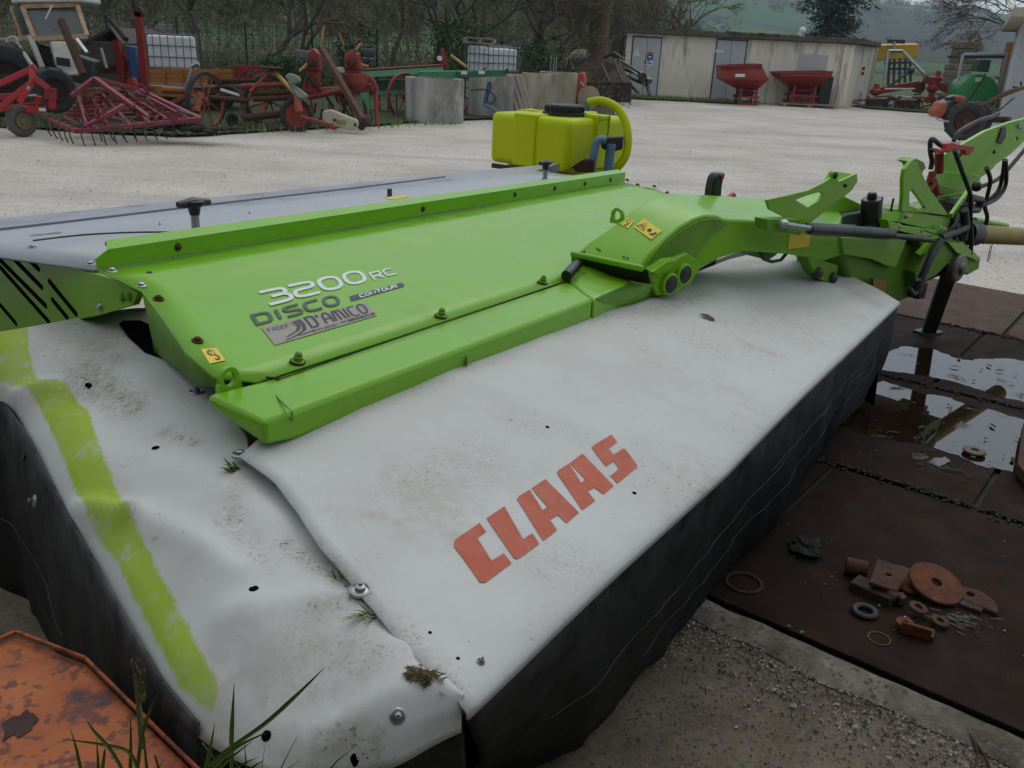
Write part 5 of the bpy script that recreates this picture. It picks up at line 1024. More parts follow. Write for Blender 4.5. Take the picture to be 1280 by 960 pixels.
# tall grass in front
def blades(name, label, lists, w_, y_base):
    """long grass blades rooted on the ground"""
    mm = MB()
    for L_ in lists:
        L_ = [V(p) for p in L_]; root = L_[0]+(L_[0]-L_[1])*.8; root = Vector((root.x, root.y, 0)); pts = [root]+catmull(L_, 6); n = len(pts); rows = [[], [], []]
        for i, p in enumerate(pts):
            d = (pts[min(i+1, n-1)]-pts[max(i-1, 0)]).normalized(); s_ = d.cross(Vector((.2, -1, .3))).normalized()*w_*min(1, (n-1-i)/8+.02); rows[0].append(p-s_); rows[1].append(p+Vector((0, .0015, -.001))); rows[2].append(p+s_)
        mm.grid(rows)
    return tag(mm.build(name, grass_m), label, 'grass', 'foreground grass clumps')
blades('grass_clump', 'tall green grass clump at the bottom edge before the white flap', ([(-0.348,0.78,0.823), (-0.32,0.78,0.862), (-0.262,0.77,0.922), (-0.219,0.76,0.976), (-0.185,0.75,1.023)], [(-0.348,0.76,0.832), (-0.325,0.76,0.861), (-0.288,0.76,0.899), (-0.245,0.75,0.934)], [(-0.325,0.74,0.854), (-0.3,0.74,0.891), (-0.264,0.74,0.928)], [(-0.324,0.75,0.838), (-0.3,0.75,0.869), (-0.259,0.74,0.905)], [(-0.305,0.77,0.824), (-0.301,0.77,0.891), (-0.297,0.77,0.932), (-0.292,0.77,0.977)], [(-0.348,0.79,0.807), (-0.336,0.79,0.857), (-0.326,0.79,0.901)], [(-0.281,0.73,0.862), (-0.27,0.73,0.892), (-0.251,0.73,0.91)]), .0026, .75)
blades('grass_clump', 'grass clump crossing in front of the orange panel', ([(-0.392,0.72,0.871), (-0.38,0.72,0.934), (-0.366,0.72,0.978), (-0.354,0.72,1.004)], [(-0.404,0.73,0.86), (-0.396,0.73,0.923), (-0.392,0.73,0.962)], [(-0.462,0.74,0.845), (-0.463,0.74,0.898), (-0.466,0.74,0.929)], [(-0.385,0.7,0.892), (-0.401,0.7,0.941), (-0.416,0.7,0.967), (-0.422,0.7,0.982)], [(-0.38,0.71,0.899), (-0.389,0.71,0.932), (-0.422,0.71,0.941), (-0.46,0.71,0.945)], [(-0.451,0.75,0.836), (-0.447,0.75,0.877), (-0.445,0.75,0.907)], [(-0.456,0.76,0.825), (-0.445,0.76,0.874), (-0.443,0.76,0.885)], [(-0.388,0.74,0.85), (-0.387,0.74,0.891), (-0.385,0.74,0.942)]), .002, .72)
rg = random.Random(77)
for q_, lb in ((0, 'sparse thin grass and dead stems along the bottom picture edge'),):
    L9 = []
    for k in range(34):
        d_ = rg.uniform(.70, .8); x0 = rg.uniform(-.40, -.2); z0_ = .78+rg.uniform(-.05, .05)+(.0 if x0 > -.33 else .02); dx, dy = rg.gauss(0, .03), rg.gauss(0, .03); h_ = rg.uniform(.03, .1); b9 = Vector((x0, d_, z0_)); L9.append([b9, b9+Vector((dx*.5, dy*.5, h_*.6)), b9+Vector((dx*1.3, dy*1.3, h_))])
    blades('grass_clump', lb, L9, .0014, .7)
mm = MB(); b0 = V((-0.41,0.78,0.868)); mm.tube([b0, b0+Vector((-.002, .01, .07)), b0+Vector((-.004, .012, .11))], [.0035, .003, .001], 6)
rg = random.Random(8)
for k in range(40): 
    p = b0+Vector((rg.gauss(0, .003), .012+rg.gauss(0, .003), rg.uniform(.055, .115))); mm.ball(p, .003, 4, (.6, .6, 1.3))
tag(mm.build('seed_stalk', M('dry_stalk', (.13, .12, .05), .8)), 'dry plantain seed stalk standing beside the orange panel', 'plant')
# loose bar under the near corner
m = MB(); m.tube([(-0.15,1.079,0.62), (-0.19,1.085,0.52)], .009, 10); tag(m.build('rusty_rod', old_red), 'rusty red rod sticking out beneath the near flap corner', 'rod')

# scrap on the steel plate
def scrap(name, mb, mat, label, cat, group=None, bevel=.003): return tag(mb.build(name, mat, bevel=bevel), label, cat, group)
m = MB(); m.tube([(1.173,2.558,0.055), (1.239,2.535,0.055)], .028, 16, cap=False); m.tube([(1.176,2.559,0.055), (1.236,2.535,0.055)], .021, 16); scrap('pipe_stub', m, rust, 'short rusty pipe stub behind the square plate', 'pipe')
c0 = V((1.272,2.458,0.07)); m = MB(); plate_hole(m, [V(p) for p in [(1.264,2.533,0.105),(1.359,2.488,0.09),(1.276,2.384,0.075),(1.197,2.416,0.085)]], [V((1.275,2.457,0.09))+Vector((.011*math.cos(-k*.7), .009*math.sin(-k*.7), 0)) for k in range(9)], (0, 0, -.014)); scrap('square_plate', m, rust, 'square rusty plate with a round hole tilted on the scrap heap', 'metal plate')
m = MB(); m.bar((1.176,2.481,0.03), (1.276,2.384,0.035), .07, .05); m.cyl((1.26,2.405,0.05), (1.277,2.377,0.04), .028, 12); scrap('rusty_block', m, rust_dark, 'dark rusty block under the square plate', 'metal block', bevel=.006)
m = MB(); m.lathe((1.363,2.512,0.03), (.2, -.1, 1), [(.07, 0), (.075, .004), (.075, .012), (.065, .016), (0, .018)], 24); scrap('round_cap', m, rust_orange, 'orange rusty cap half hidden behind the square plate', 'metal cap')
c0 = V((1.439,2.463,0.055)); n0 = Vector((.1, -.28, 1)).normalized(); m = MB(); m.lathe(c0, n0, [(.017, 0), (.088, 0), (.09, .004), (.088, .012), (.03, .014), (.017, .014), (.017, 0)], 32); scrap('rusty_disc', m, rust_orange, 'large flat rusty disc with a centre hole, topmost of the scrap', 'metal disc')
c0 = V((1.526,2.398,0.04)); e1 = (V((1.584,2.348,0.03))-V((1.482,2.439,0.03))).normalized(); e2 = Vector((-e1.y, e1.x, .15)).normalized(); m = MB(); plate_hole(m, [c0-e1*.085]+[c0-e1*.085*math.cos(k*math.pi/12)+e2*.075*math.sin(k*math.pi/12) for k in range(1, 12)]+[c0+e1*.085], [c0-e1*.01+e2*.04+(e1*math.cos(k*.8)+e2*math.sin(k*.8))*.013 for k in range(8)], (0, 0, -.016)); scrap('half_disc', m, rust, 'half round rusty plate with a hole right of the large disc', 'metal plate')
m = MB(); m.bar((1.494,2.412,0.028), (1.555,2.365,0.028), .045, .02); scrap('flat_bar', m, rust_dark, 'dark flat bar lying beneath the half round plate', 'metal bar')
c0 = V((1.16,2.327,0.032)); m = MB(); m.torus(c0, (0, 0, 1), .032, .012, 28, 10, .009); scrap('black_ring', m, M('sooty_iron', (.012, .014, .014), .6), 'black iron ring lying left of the small rusty washers', 'ring')
c0 = V((1.158,2.198,0.026)); m = MB(); m.torus(c0, (0, 0, 1), .032, .003, 28, 6, .002); scrap('thin_ring', m, M('ochre_ring', (.1, .065, .02), .7), 'thin ochre ring flat on the plate below the black ring', 'ring')
for p, r, lb in (((1147,762), .024, 'small rusty washer just below the large disc'), ((1178,772), .023, 'small rusty washer right of the channel offcut')):
    pass
for p, r, lb in (((1.325,2.328,0.05), .03, 'small thick rusty washer just below the square plate'), ((1.378,2.284,0.034), .028, 'small thin rusty washer right of the channel offcut')):
    m = MB(); m.lathe(p, (.15, -.1, 1), [(r*.4, 0), (r, 0), (r, .009), (r*.4, .011), (r*.4, 0)], 20); scrap('washer', m, rust, lb, 'washer')
m = MB(); a, b_ = V((1.254,2.253,0.035)), V((1.332,2.216,0.035)); m.bar(a, b_, .05, .012); m.bar(a+Vector((-.02, -.02, .012)), b_+Vector((-.02, -.02, .012)), .01, .04); m.lathe(a+Vector((0, 0, .006)), (0, 0, 1), [(.008, 0), (.028, 0), (.028, .012), (.008, .012), (.008, 0)], 18); scrap('channel_offcut', m, rust_orange, 'rusty channel offcut with a bored end at the front of the scrap', 'metal offcut')
m = MB(); m.prism([V((1.276,2.396,0.06))+Vector(d) for d in ((0, 0, 0), (.03, .01, 0), (.035, -.02, 0), (.01, -.03, 0))], (0, 0, -.03)); scrap('nut', m, rust, 'rusty nut wedged in front of the square plate', 'nut')
m = MB(); m.ball(V((1.08,2.691,0.03)), .06, 40, (.75, 1.15, .35)); c_ = V((1.08,2.691,0.03))
m.v = [c_+(p-c_)*(1+.8*noise.noise(p*38)+.5*noise.noise(p*90)) for p in m.v]
scrap('charred_lump', m, M('char', (.01, .01, .009), .9), 'black crumbly lump lying alone left of the scrap', 'lump', bevel=0)
c0 = V((0.806,2.463,0.027)); m = MB(); m.torus(c0, (0, 0, 1), .058, .007, 30, 6, .003); scrap('worn_ring', m, rust_dark, 'worn flat ring near the mower curtain', 'ring')
c0 = V((2.123,3.602,0.034)); m = MB(); m.lathe(c0, (0, 0, 1), [(.017, 0), (.05, 0), (.05, .01), (.03, .014), (.017, .012), (.017, 0)], 22); scrap('washer', m, M('dull_brass', (.12, .1, .07), .6), 'dull washer lying at the lower puddle edge', 'washer')
m = MB(); m.prism([V(p) for p in [(2.466,3.851,0.04),(2.524,3.858,0.04),(2.154,3.177,0.04),(2.189,3.382,0.04)]], (0, 0, .05)); scrap('angle_iron', m, rust, 'rusty angle iron at the right edge beside the puddle', 'angle iron')
for k, (pts, r) in enumerate((([(1.342,2.34,0.03),(1.442,2.278,0.03),(1.445,2.208,0.03)], .003), ([(1.394,2.401,0.03),(1.4,2.243,0.03)], .0025), ([(1.435,2.348,0.03),(1.471,2.21,0.03),(1.486,2.166,0.03)], .002))):
    pass
m = MB(); rg = random.Random(9)
for _ in range(46):
    p = V((1.448,2.32,0.03))+Vector((rg.gauss(0, .045), rg.gauss(0, .03), 0)); d = Vector((rg.uniform(.2, 1), rg.uniform(-.8, -.1), rg.uniform(-.05, .1))).normalized()*rg.uniform(.01, .045); m.tube([p, p+d], .0016, 4)
tag(m.build('metal_swarf', M('swarf', (.2, .18, .15), .5, .5)), kind='stuff')
m = MB()
for p in [(0.89,2.236,0.028),(0.926,2.208,0.028),(1.286,2.309,0.028),(1.208,2.603,0.028),(1.358,2.519,0.028)]: stone(m, p, .009, rg)
tag(m.build('chalk_crumbs', M('white_crumb', (.6, .58, .54), .9)), kind='stuff')
m = MB(); rg = random.Random(19)
for _ in range(260): stone(m, V((1.355,2.368,0.026))+Vector((rg.gauss(0, .16), rg.gauss(0, .12), 0)), rg.uniform(.0015, .005), rg)
tag(m.build('rust_flakes', rust_orange, smooth=False, loc=(0, 0, 0)), kind='stuff')
# rag of rusty wire at the lower right
m = MB(); m.tube(catmull([(1.249,1.878,0.01),(1.265,1.778,0.01),(1.256,1.697,0.01)], 5), .004, 6); m.tube(catmull([(1.262,1.862,0.012),(1.251,1.761,0.012),(1.203,1.692,0.012)], 5), .003, 6); tag(m.build('wire_offcut', rust_dark), 'twisted wire offcut lying on the gravel at the bottom right', 'wire')

# ---------- yellow sprayer tank behind the mower
sp = thing('sprayer_tank', 'yellow plastic sprayer tank with a black lid standing behind the mower', 'sprayer', (0.332,6.8,0.569))
ty = M('yellow_tank_plastic', (.5, .57, .001), .48, spec=.2, col2=(.44, .5, .002), amt=.5, scale=3, spot=(.36, .36, .02), spot_at=.72, spot_scale=6)
c0 = (0.322,6.6,1.04); lft = V((-0.274,7.05,0.986)); cn = V((0.327,6.55,1.016)); rgt = V((0.824,7.25,1.021)); ex = Vector((lft.x-cn.x, lft.y-cn.y, 0)); ey = Vector((rgt.x-cn.x, rgt.y-cn.y, 0))
z0, z1 = .80, 1.185
base = Vector((cn.x, cn.y, 0))
def tk(a, b_, z): return base + ex*a + ey*b_ + UP*z
m = MB(); m.prism([tk(a, b_, z0) for a, b_ in ((0, 0), (1, 0), (1, 1), (0, 1))], (0, 0, z1-z0)); tank = m.build('tank', ty, sp, bevel=.05, segs=4)
m = MB(); m.prism([tk(a, b_, .45) for a, b_ in ((.1, .12), (.9, .12), (.9, .9), (.1, .9))], (0, 0, .34)); m.build('tank_sump', ty, sp, bevel=.04, segs=3)
for a0, a1 in ((.40, .68),):
    m = MB(); m.prism([tk(a, b_, z0+.01) for a, b_ in ((a0, -.018), (a1, -.018), (a1, .02), (a0, .02))], (0, 0, z1-z0-.0)); m.prism([tk(a, b_, z1-.02) for a, b_ in ((a0, -.018), (a1, -.018), (a1, 1.03), (a0, 1.03))], (0, 0, .032)); m.build('tank_rib', ty, tank, bevel=.014, segs=3)
m = MB(); m.prism([tk(a, b_, z0+.01) for a, b_ in ((-.018, .42), (.02, .42), (.02, .62), (-.018, .62))], (0, 0, z1-z0)); m.prism([tk(a, b_, z1-.02) for a, b_ in ((-.018, .42), (1, .42), (1, .62), (-.018, .62))], (0, 0, .03)); m.build('tank_rib', ty, tank, bevel=.014, segs=3)
m = MB(); m.bar(tk(-.03, .05, z0-.02), tk(.93, -.02, z0-.02), .03, .035); m.build('frame_rail', rust, sp, bevel=.004)
cl_ = tk(.36, .38, z1+.01); m = MB(); m.lathe(cl_, UP, [(.17, -.01), (.17, .015), (.148, .02), (.15, .06), (.14, .072), (.05, .076), (0, .074)], 32); lid = m.build('tank_lid', M('navy_black_lid', (.016, .02, .026), .5), sp)
m = MB()
for k in range(24):
    a = k*math.pi/12; m.box(cl_+Vector((math.cos(a)*.15, math.sin(a)*.15, .04)), (.012, .012, .035), a)
m.build('lid_ridge', MATS['navy_black_lid'], lid)
m = MB(); m.tube(catmull([(0.478,6.95,1.293), (0.571,6.9,1.311), (0.679,6.85,1.273), (0.748,6.8,1.187), (0.779,6.75,1.065), (0.77,6.72,0.933), (0.707,6.72,0.83), (0.668,6.75,0.746)], 6), .031, 14); m.build('overflow_hose', ty, sp)
m = MB(); m.tube([(0.477,6.95,1.228), (0.472,6.95,1.298)], .018, 10); m.ball((0.472,6.95,1.298), .025, 10); m.build('hose_fitting', M('teal_fitting', (.12, .24, .22), .5), sp)
for L_, r in (([(0.511,6.6,0.818), (0.535,6.6,1.033), (0.595,6.62,1.051)], .03), ([(0.641,6.65,0.823), (0.647,6.65,1.022)], .035)):
    m = MB(); m.tube(catmull(L_, 5), r, 12); m.build('frame_tube', blue_pale, sp)
m = MB(); m.prism([(0.558,6.62,1.067), (0.737,6.7,1.074), (0.739,6.7,0.981), (0.665,6.66,0.964), (0.576,6.62,0.987)], (.02, .12, 0)); m.build('pump_cover', black_plastic, sp, bevel=.01)
m = MB(); m.prism([(0.354,6.5,0.857), (0.432,6.5,0.913), (0.514,6.5,0.917), (0.521,6.5,0.831), (0.404,6.5,0.82)], (.02, .1, 0)); m.build('pump_bracket', rust_dark, sp, bevel=.005)
for p in ((.1, .15), (.9, .15), (.1, .9), (.9, .9)):
    m = MB(); m.bar(tk(p[0], p[1], .5), tk(p[0], p[1], .01), .06, .06); m.build('leg', blue, sp)

# ------------------------------------------------------------ the service shed
def vx(p): return Vector((p[0], p[1], 0))
shed = thing('service_shed', 'long low plastered service shed with flat roof and grey metal doors', 'shed', (8.6, 39, 0))
plaster = M('stained_plaster', (.8, .74, .63), .9, col2=(.7, .65, .55), amt=.8, scale=.8, bump=.1, bscale=20, spot=(.12, .115, .1), spot_at=.52, spot_scale=1.3, soft=.2, stretch=(1.6, 1.6, .28))
door_m = M('grey_door_paint', (.46, .49, .51), .5, col2=(.4, .43, .45), scale=2)
FL, FR = vx((3.965,38,-0.049)), vx((13.347,38.3,0.002)); BR = vx((15.484,41.6,0.046)); BL = FL+(BR-FR)*1.2+Vector((-.5, 0, 0)); HT = 2.45
e = (FR-FL).normalized(); nf = Vector((e.y, -e.x, 0))
def fx(px_pt): return FL + e*((V(px_pt)-FL).dot(e))
m = MB(); m.prism([FL, FR, BR, BL], (0, 0, HT)); m.build('wall', plaster, shed)
m = MB(); m.prism([FL-e*.22+nf*.3+UP*HT, FR+e*.35+nf*.3+UP*(HT+.02), BR+e*.3-nf*.3+UP*(HT+.02), BL-e*.3-nf*.3+UP*HT], (0, 0, .2)); roof = m.build('roof_slab', M('lichened_roof_edge', (.13, .105, .085), .95, col2=(.06, .055, .04), amt=.9, scale=2.5, bump=.3, spot=(.12, .12, .05), spot_at=.58, spot_scale=3), shed, bevel=.03)
rg = random.Random(21); m = MB()
for _ in range(260):
    t = rg.random(); c = (FL-e*.2).lerp(FR+e*.3, t)+nf*.25+UP*(HT+.2)
    if noise.noise(Vector((t*14, 2, 1))) < -.05: continue
    leaves(m, c, (.12, .1, .05), 6, .05, rg)
o = m.build('roof_moss', M('roof_moss', (.09, .085, .04), .95), shed); o['kind'] = 'stuff'
for px, w_ in (((9.138,38,1.357), .42), (FR-e*.22, .44)):
    c = fx(px); m = MB(); m.prism([c-e*w_/2, c+e*w_/2, c+e*w_/2+nf*.07, c-e*w_/2+nf*.07], (0, 0, HT-.002)); m.build('pilaster', plaster, shed, bevel=.01)
m = MB(); c = (FR+(BR-FR)*.93); m.prism([c, c+(BR-FR)*.1, c+(BR-FR)*.1+e*.07, c+e*.07], (0, 0, HT-.002)); m.build('pilaster', M('pale_plaster', (.5, .47, .4), .9), shed)
def sdoor(pl_, pr_, ztop, split):
    a, b_ = fx(pl_), fx(pr_); m = MB(); m.prism([a-e*.05, b_+e*.05, b_+e*.05+nf*.03, a-e*.05+nf*.03], (0, 0, ztop+.06)); d = m.build('door_frame', M('dark_door_frame', (.09, .09, .09), .6), shed)
    c = a.lerp(b_, split)
    for x0, x1 in ((a, c-e*.008), (c+e*.008, b_)):
        m = MB(); m.prism([x0+nf*.03, x1+nf*.03, x1+nf*.06, x0+nf*.06], (0, 0, ztop)); lf = m.build('door_leaf', door_m, d, bevel=.006)
    return a, b_, c, d
a, b_, c, d1 = sdoor((4.252,38,1.126), (5.369,38,1.179), (4.497,38,2.302)[2], .5)
m = MB(); q = c+nf*.07+UP*(4.72,38,1.396)[2]; m.box(q, (.05, .06, .14)); m.build('handle', black_plastic, d1)
def dp(p, off=.064): return fx(p)+nf*off+UP*p[2]
m = MB(); m.poly([dp(p) for p in ((4.415,38,1.979), (4.567,38,1.604), (4.273,38,1.59))]); m.build('triangle_sign', white_pl, d1, smooth=False)
m = MB(); m.poly([dp(p) for p in ((4.971,38,1.99), (5.091,38,1.782), (4.879,38,1.772))]); m.build('triangle_sign', M('cream_sign', (.5, .48, .4), .5), d1, smooth=False)
def signrow(z0, z1, mt, nm):
    a2 = fx((4.845,38,1.617)); b2 = fx((5.107,38,1.629)); m = MB(); m.prism([a2+nf*.062+UP*z0, b2+nf*.062+UP*z0, b2+nf*.062+UP*z1, a2+nf*.062+UP*z1], nf*.004); return m.build(nm, mt, d1, smooth=False)
z65, z68, z75, z82 = (4.944,38,1.775)[2], (4.953,38,1.683)[2], (4.976,38,1.469)[2], (4.998,38,1.254)[2]
signrow(z68, z65, M('pinkish_sign', (.55, .3, .3), .5), 'warning_panel'); signrow(z75, z68, M('blue_sign', (.02, .07, .32), .5), 'blue_panel'); signrow(z82, z75, white_pl, 'white_panel')
def dash(z, t0, t1, mt, nm):
    a2 = fx((4.845,38,1.617)); b2 = fx((5.107,38,1.629)); m = MB(); m.prism([a2.lerp(b2, t)+nf*.067+UP*zz_ for t, zz_ in ((t0, z), (t1, z), (t1, z+.05), (t0, z+.05))], nf*.002); m.build(nm, mt, d1, smooth=False)
dash(z75+.09, .25, .75, white_pl, 'sign_dash'); dash(z82+.06, .15, .8, MATS['blue_sign'], 'sign_dash'); dash(z82+.15, .15, .6, MATS['blue_sign'], 'sign_dash'); dash(z68+.02, .2, .8, red, 'sign_dash')
a, b_, c, d2 = sdoor((7.685,38,1.133), (8.866,38,1.189), (8.078,38,2.363)[2], .5)
m = MB(); z_ = (7.808,38,1.94)[2]; a2, b2 = fx((7.629,38,1.932)), fx((7.987,38,1.948)); m.prism([a2+nf*.062+UP*(z_-.05), b2+nf*.062+UP*(z_-.05), b2+nf*.062+UP*(z_+.05), a2+nf*.062+UP*(z_+.05)], nf*.004); m.build('door_plate', white_pl, d2, smooth=False)
m = MB(); m.box(c+nf*.07+UP*(8.177,38,1.404)[2], (.05, .06, .14)); m.build('handle', black_plastic, d2)
m = MB(); a2, b2 = fx((11.118,38.2,1.291)), fx((12.334,38.2,1.349)); m.prism([a2, b2, b2+nf*.02, a2+nf*.02], (0, 0, 2.0)); m.build('blocked_doorway', M('patched_plaster', (.52, .51, .48), .9, col2=(.45, .44, .42)), shed)
for k, (t, zz_) in enumerate(((.5, 1.55), (.5, 1.35))):
    c = FR.lerp(BR, t)+e*.03+UP*zz_; m = MB(); m.box(c, (.05, .25, .14), .12); m.build('wall_plate', old_red, shed)
m = MB(); c = FR.lerp(BR, .6)+e*.1; m.tube([c, c+UP*.55, c+UP*.62-e*.1], .06, 10); m.build('downpipe', white_pl, shed)
m = MB(); q = dp((7.088,38,2.453), .05); m.box(q, (.12, .1, .12)); m.build('wall_lamp', white_pl, shed)
m = MB(); q = fx((11.343,38.2,2.685))-nf*1.0+UP*(HT+.2); m.tube([q, q+UP*.2], .1, 14); m.ball(q+UP*.26+Vector((.08, 0, 0)), .15, 12); tag(m.build('roof_vent', white_pl), 'white round vent cowl standing on the shed roof below the conifer', 'vent')

# ------------------------------------------------------------ fertiliser spreaders
def spreader(P0, hop, hz, loc_y, label, base_z, deep, txt):
    """hop: top rim corners (front left, front right), lower throat corners"""
    t = thing('fertiliser_spreader', label, 'spreader', (P0[0], P0[1], 0), 'fertiliser spreaders by the shed'); tl, tr, ml, mr_, bl, br = [V(p) for p in hop]; dv = Vector((0, deep, 0))
    m = MB(); ring = lambda a, b_, d0, d1: [a+dv*d0, b_+dv*d0, b_+dv*d1, a+dv*d1]
    L0, L1, L2 = ring(tl, tr, 0, 1), ring(ml, mr_, 0, 1), ring(bl, br, .35, .65); m.grid([r+[r[0]] for r in (L0, L1, L2)]); m.build('hopper', red, t, solid=.02)
    m = MB()
    for a, b_ in zip(L0, L0[1:]+L0[:1]): m.bar(a, b_, .06, .06)
    m.build('hopper_rim', red, t)
    m = MB(); m.grid([[p-UP*.12 for p in L0[:2]], [p-UP*.12 for p in L0[3:1:-1]]]); m.build('fertiliser_load', rust_dark, t)
    w_ = (br-bl).length; c = bl.lerp(br, .5)+dv*.5
    m = MB(); m.lathe(c-UP*.02, -UP, [(w_*.4, 0), (w_*.55, .08), (w_*.3, .2)], 12); m.build('metering_cone', red, t)
    for s_ in (-.42, .42):
        for d_ in (.1, .8):
            q = c+Vector((s_*w_*1.05, (d_-.5)*deep*.7, 0)); m = MB(); m.bar(q+UP*.1, Vector((q.x, q.y, base_z+.02)), .08, .08); m.build('leg', red, t)
    m = MB()
    for z in (base_z+.05, base_z+.3):
        for d_ in (-.3, .3): m = MB(); m.bar(Vector((c.x-w_*.6, c.y+deep*d_, z)), Vector((c.x+w_*.6, c.y+deep*d_, z)), .08, .08); m.build('base_rail', red, t)
    for s_ in (-.35, .35):
        m = MB(); m.lathe(Vector((c.x+s_*w_, c.y-.1, base_z+.25)), UP, [(.0, 0), (.28, .01), (.28, .03), (0, .04)], 16); m.build('spinner', rust_dark, t)
    if txt:
        a, b_ = txt; m = MB(); m.poly([V(p)+Vector((0, -.03, 0)) for p in a]); m.build('maker_plate', white_pl, t, smooth=False)
    return t
spreader((8.826,36,0.012), [(7.541,35.6,1.385), (8.922,35.4,1.512), (7.604,35.6,0.923), (9.28,35.4,0.979), (8.395,35.7,0.545), (9.081,35.7,0.548)], 0, 36, 'red fertiliser spreader with a square box hopper and white plate, left of the two', .0, 1.5, ([(7.987,35.5,1.133), (8.354,35.5,1.156), (8.369,35.5,1.049), (8.002,35.5,1.026)], 0))
s2_ = spreader((11.438,37,0.019), [(9.964,36.6,1.244), (12.069,36.6,1.373), (10.046,36.6,1.128), (12.064,36.6,1.224), (10.722,36.7,0.674), (11.676,36.7,0.72)], 0, 37, 'red fertiliser spreader with a flared funnel hopper on a pallet, right of the two', .12, 1.4, None)
pal = thing('pallet', 'low worn wooden pallet under the right red spreader', 'pallet', (11.443,37,-0.012))
c0 = V((11.342,36.9,0.02))
for k in range(4): m = MB(); m.box(Vector((c0.x, c0.y-.35+k*.3, .1)), (2.3, .1, .025)); m.build('slat', wood_grey, pal)
for s_ in (-1, 0, 1): m = MB(); m.box(Vector((c0.x+s_*1.0, c0.y+.1, .045)), (.1, 1.1, .09)); m.build('block', wood_grey, pal)
m = MB(); a, b_ = V((11.973,37.6,1.192)), V((12.496,37.6,1.186)); m.prism([vx(a), vx(b_), vx(b_)+Vector((0, .5, 0)), vx(a)+Vector((0, .5, 0))], (0, 0, a.z)); tag(m.build('black_tank', black_plastic, bevel=.05), 'black square tank between the right red spreader and the shed wall', 'tank')

# ------------------------------------------------------------ concrete blocks
def cblock(pl_, pr_, ztop, y, ymid, label, mt, corner=.35, loc=None):
    """hollow square chamber ring with blunt corners seen corner-on"""
    a, b_ = vx(pl_), vx(pr_); c = a.lerp(b_, .5)+Vector((0, (b_-a).length*.5, 0)); r = (b_-a).length/2
    t = thing('concrete_ring', label, 'concrete block', c, 'concrete chamber rings in the yard'); m = MB(); n = 8; k = 5
    ang0 = ymid; out_, inn = [], []
    for q in range(32):
        th = 2*math.pi*q/32+ang0; s_ = max(abs(math.cos(th-ang0)), abs(math.sin(th-ang0))); rr = r*min(1/s_, 1.17)*.94; out_.append(c+Vector((math.cos(th), math.sin(th), 0))*rr); inn.append(c+Vector((math.cos(th), math.sin(th), 0))*rr*.86)
    rws = []
    for z in (0, .03, ztop*.33, ztop*.66, ztop-.02, ztop): rws.append([p+UP*z+Vector((noise.noise(p*3+UP*z*3), 0, 0))*.012 for p in out_+out_[:1]])
    rws.append([p+UP*ztop for p in inn+inn[:1]]); rws.append([p+UP*(ztop*.2) for p in inn+inn[:1]]); m.grid(rws); m.build('ring_wall', mt, t, ang=25)
    return t
r1 = cblock((-2.758,20.2,0.035), (-1.464,20.2,0.098), (-2.083,20,0.939)[2], 20, .35, 'grey concrete chamber ring standing in front, nearest the yellow tank', concrete)
cblock((-1.493,22.8,0.003), (-0.341,22.8,0.058), (-1.166,22.5,0.999)[2], 22, .25, 'concrete chamber ring with the blue jack leaning on it', concrete)
cblock((-0.154,24.5,0.054), (0.668,24.5,0.093), (0.223,24.5,1.053)[2], 24, .1, 'stained concrete chamber ring behind the leaning pallet', concrete_moss)
cblock((0.344,26.2,-0.033), (1.455,26.2,0.021), (0.914,26,1.069)[2], 26, .1, 'mossy cream concrete chamber ring beside the orange machine', concrete_moss)
m = MB(); m.tube([(-1.014,22.3,0.306), (-0.92,22.4,0.847)], .055, 10); jk = thing('trailer_jack', 'blue trailer jack with hoses leaning on a concrete ring', 'jack', (-1,22.2,0.049)); m.build('jack_body', blue, jk)
m = MB(); m.tube([(-1.029,22.2,0.33), (-0.771,22.2,0.248), (-0.69,22.2,0.177), (-0.645,22.2,0.047)], .03, 8); m.build('jack_foot', blue_pale, jk)
m = MB(); m.tube(catmull([(-1.373,22.2,0.648), (-1.042,22.2,0.682), (-0.823,22.2,0.582), (-0.76,22.2,0.455), (-0.873,22.2,0.356), (-0.956,22.2,0.464), (-0.868,22.2,0.728), (-0.913,22.2,0.891)], 5), .016, 6); m.build('jack_hose', hose, jk)
# pallet leaning on the rings
pal = thing('pallet', 'pale wooden pallet leaning upright against the concrete rings', 'pallet', (-0.249,23.2,0.133))
for k in range(5):
    x0 = 628+k*6.5; m = MB(); top_, bot_ = [V(p) for p in (((-0.647,23.6,1.014), (-0.328,23,0.143)), ((-0.524,23.6,1.02), (-0.185,23,0.149)), ((-0.401,23.6,1.026), (-0.063,23,0.155)), ((-0.277,23.6,1.032), (0.058,23,0.161)), ((-0.174,23.6,1.037), (0.18,23,0.167)))[k]]
    m.bar(top_, bot_, .085, .02, (0, 1, 0)); m.build('slat', wood_grey, pal)
for z in (.08, .5, .92): m = MB(); a, b_ = lerp((-0.329,23.05,0.139), (-0.649,23.65,1.013), z), lerp((0.181,23.05,0.164), (-0.175,23.65,1.035), z); m.bar(a+Vector((0, .06, 0)), b_+Vector((0, .06, 0)), .07, .08, (0, 1, 0)); m.build('cross_batten', wood_grey, pal)

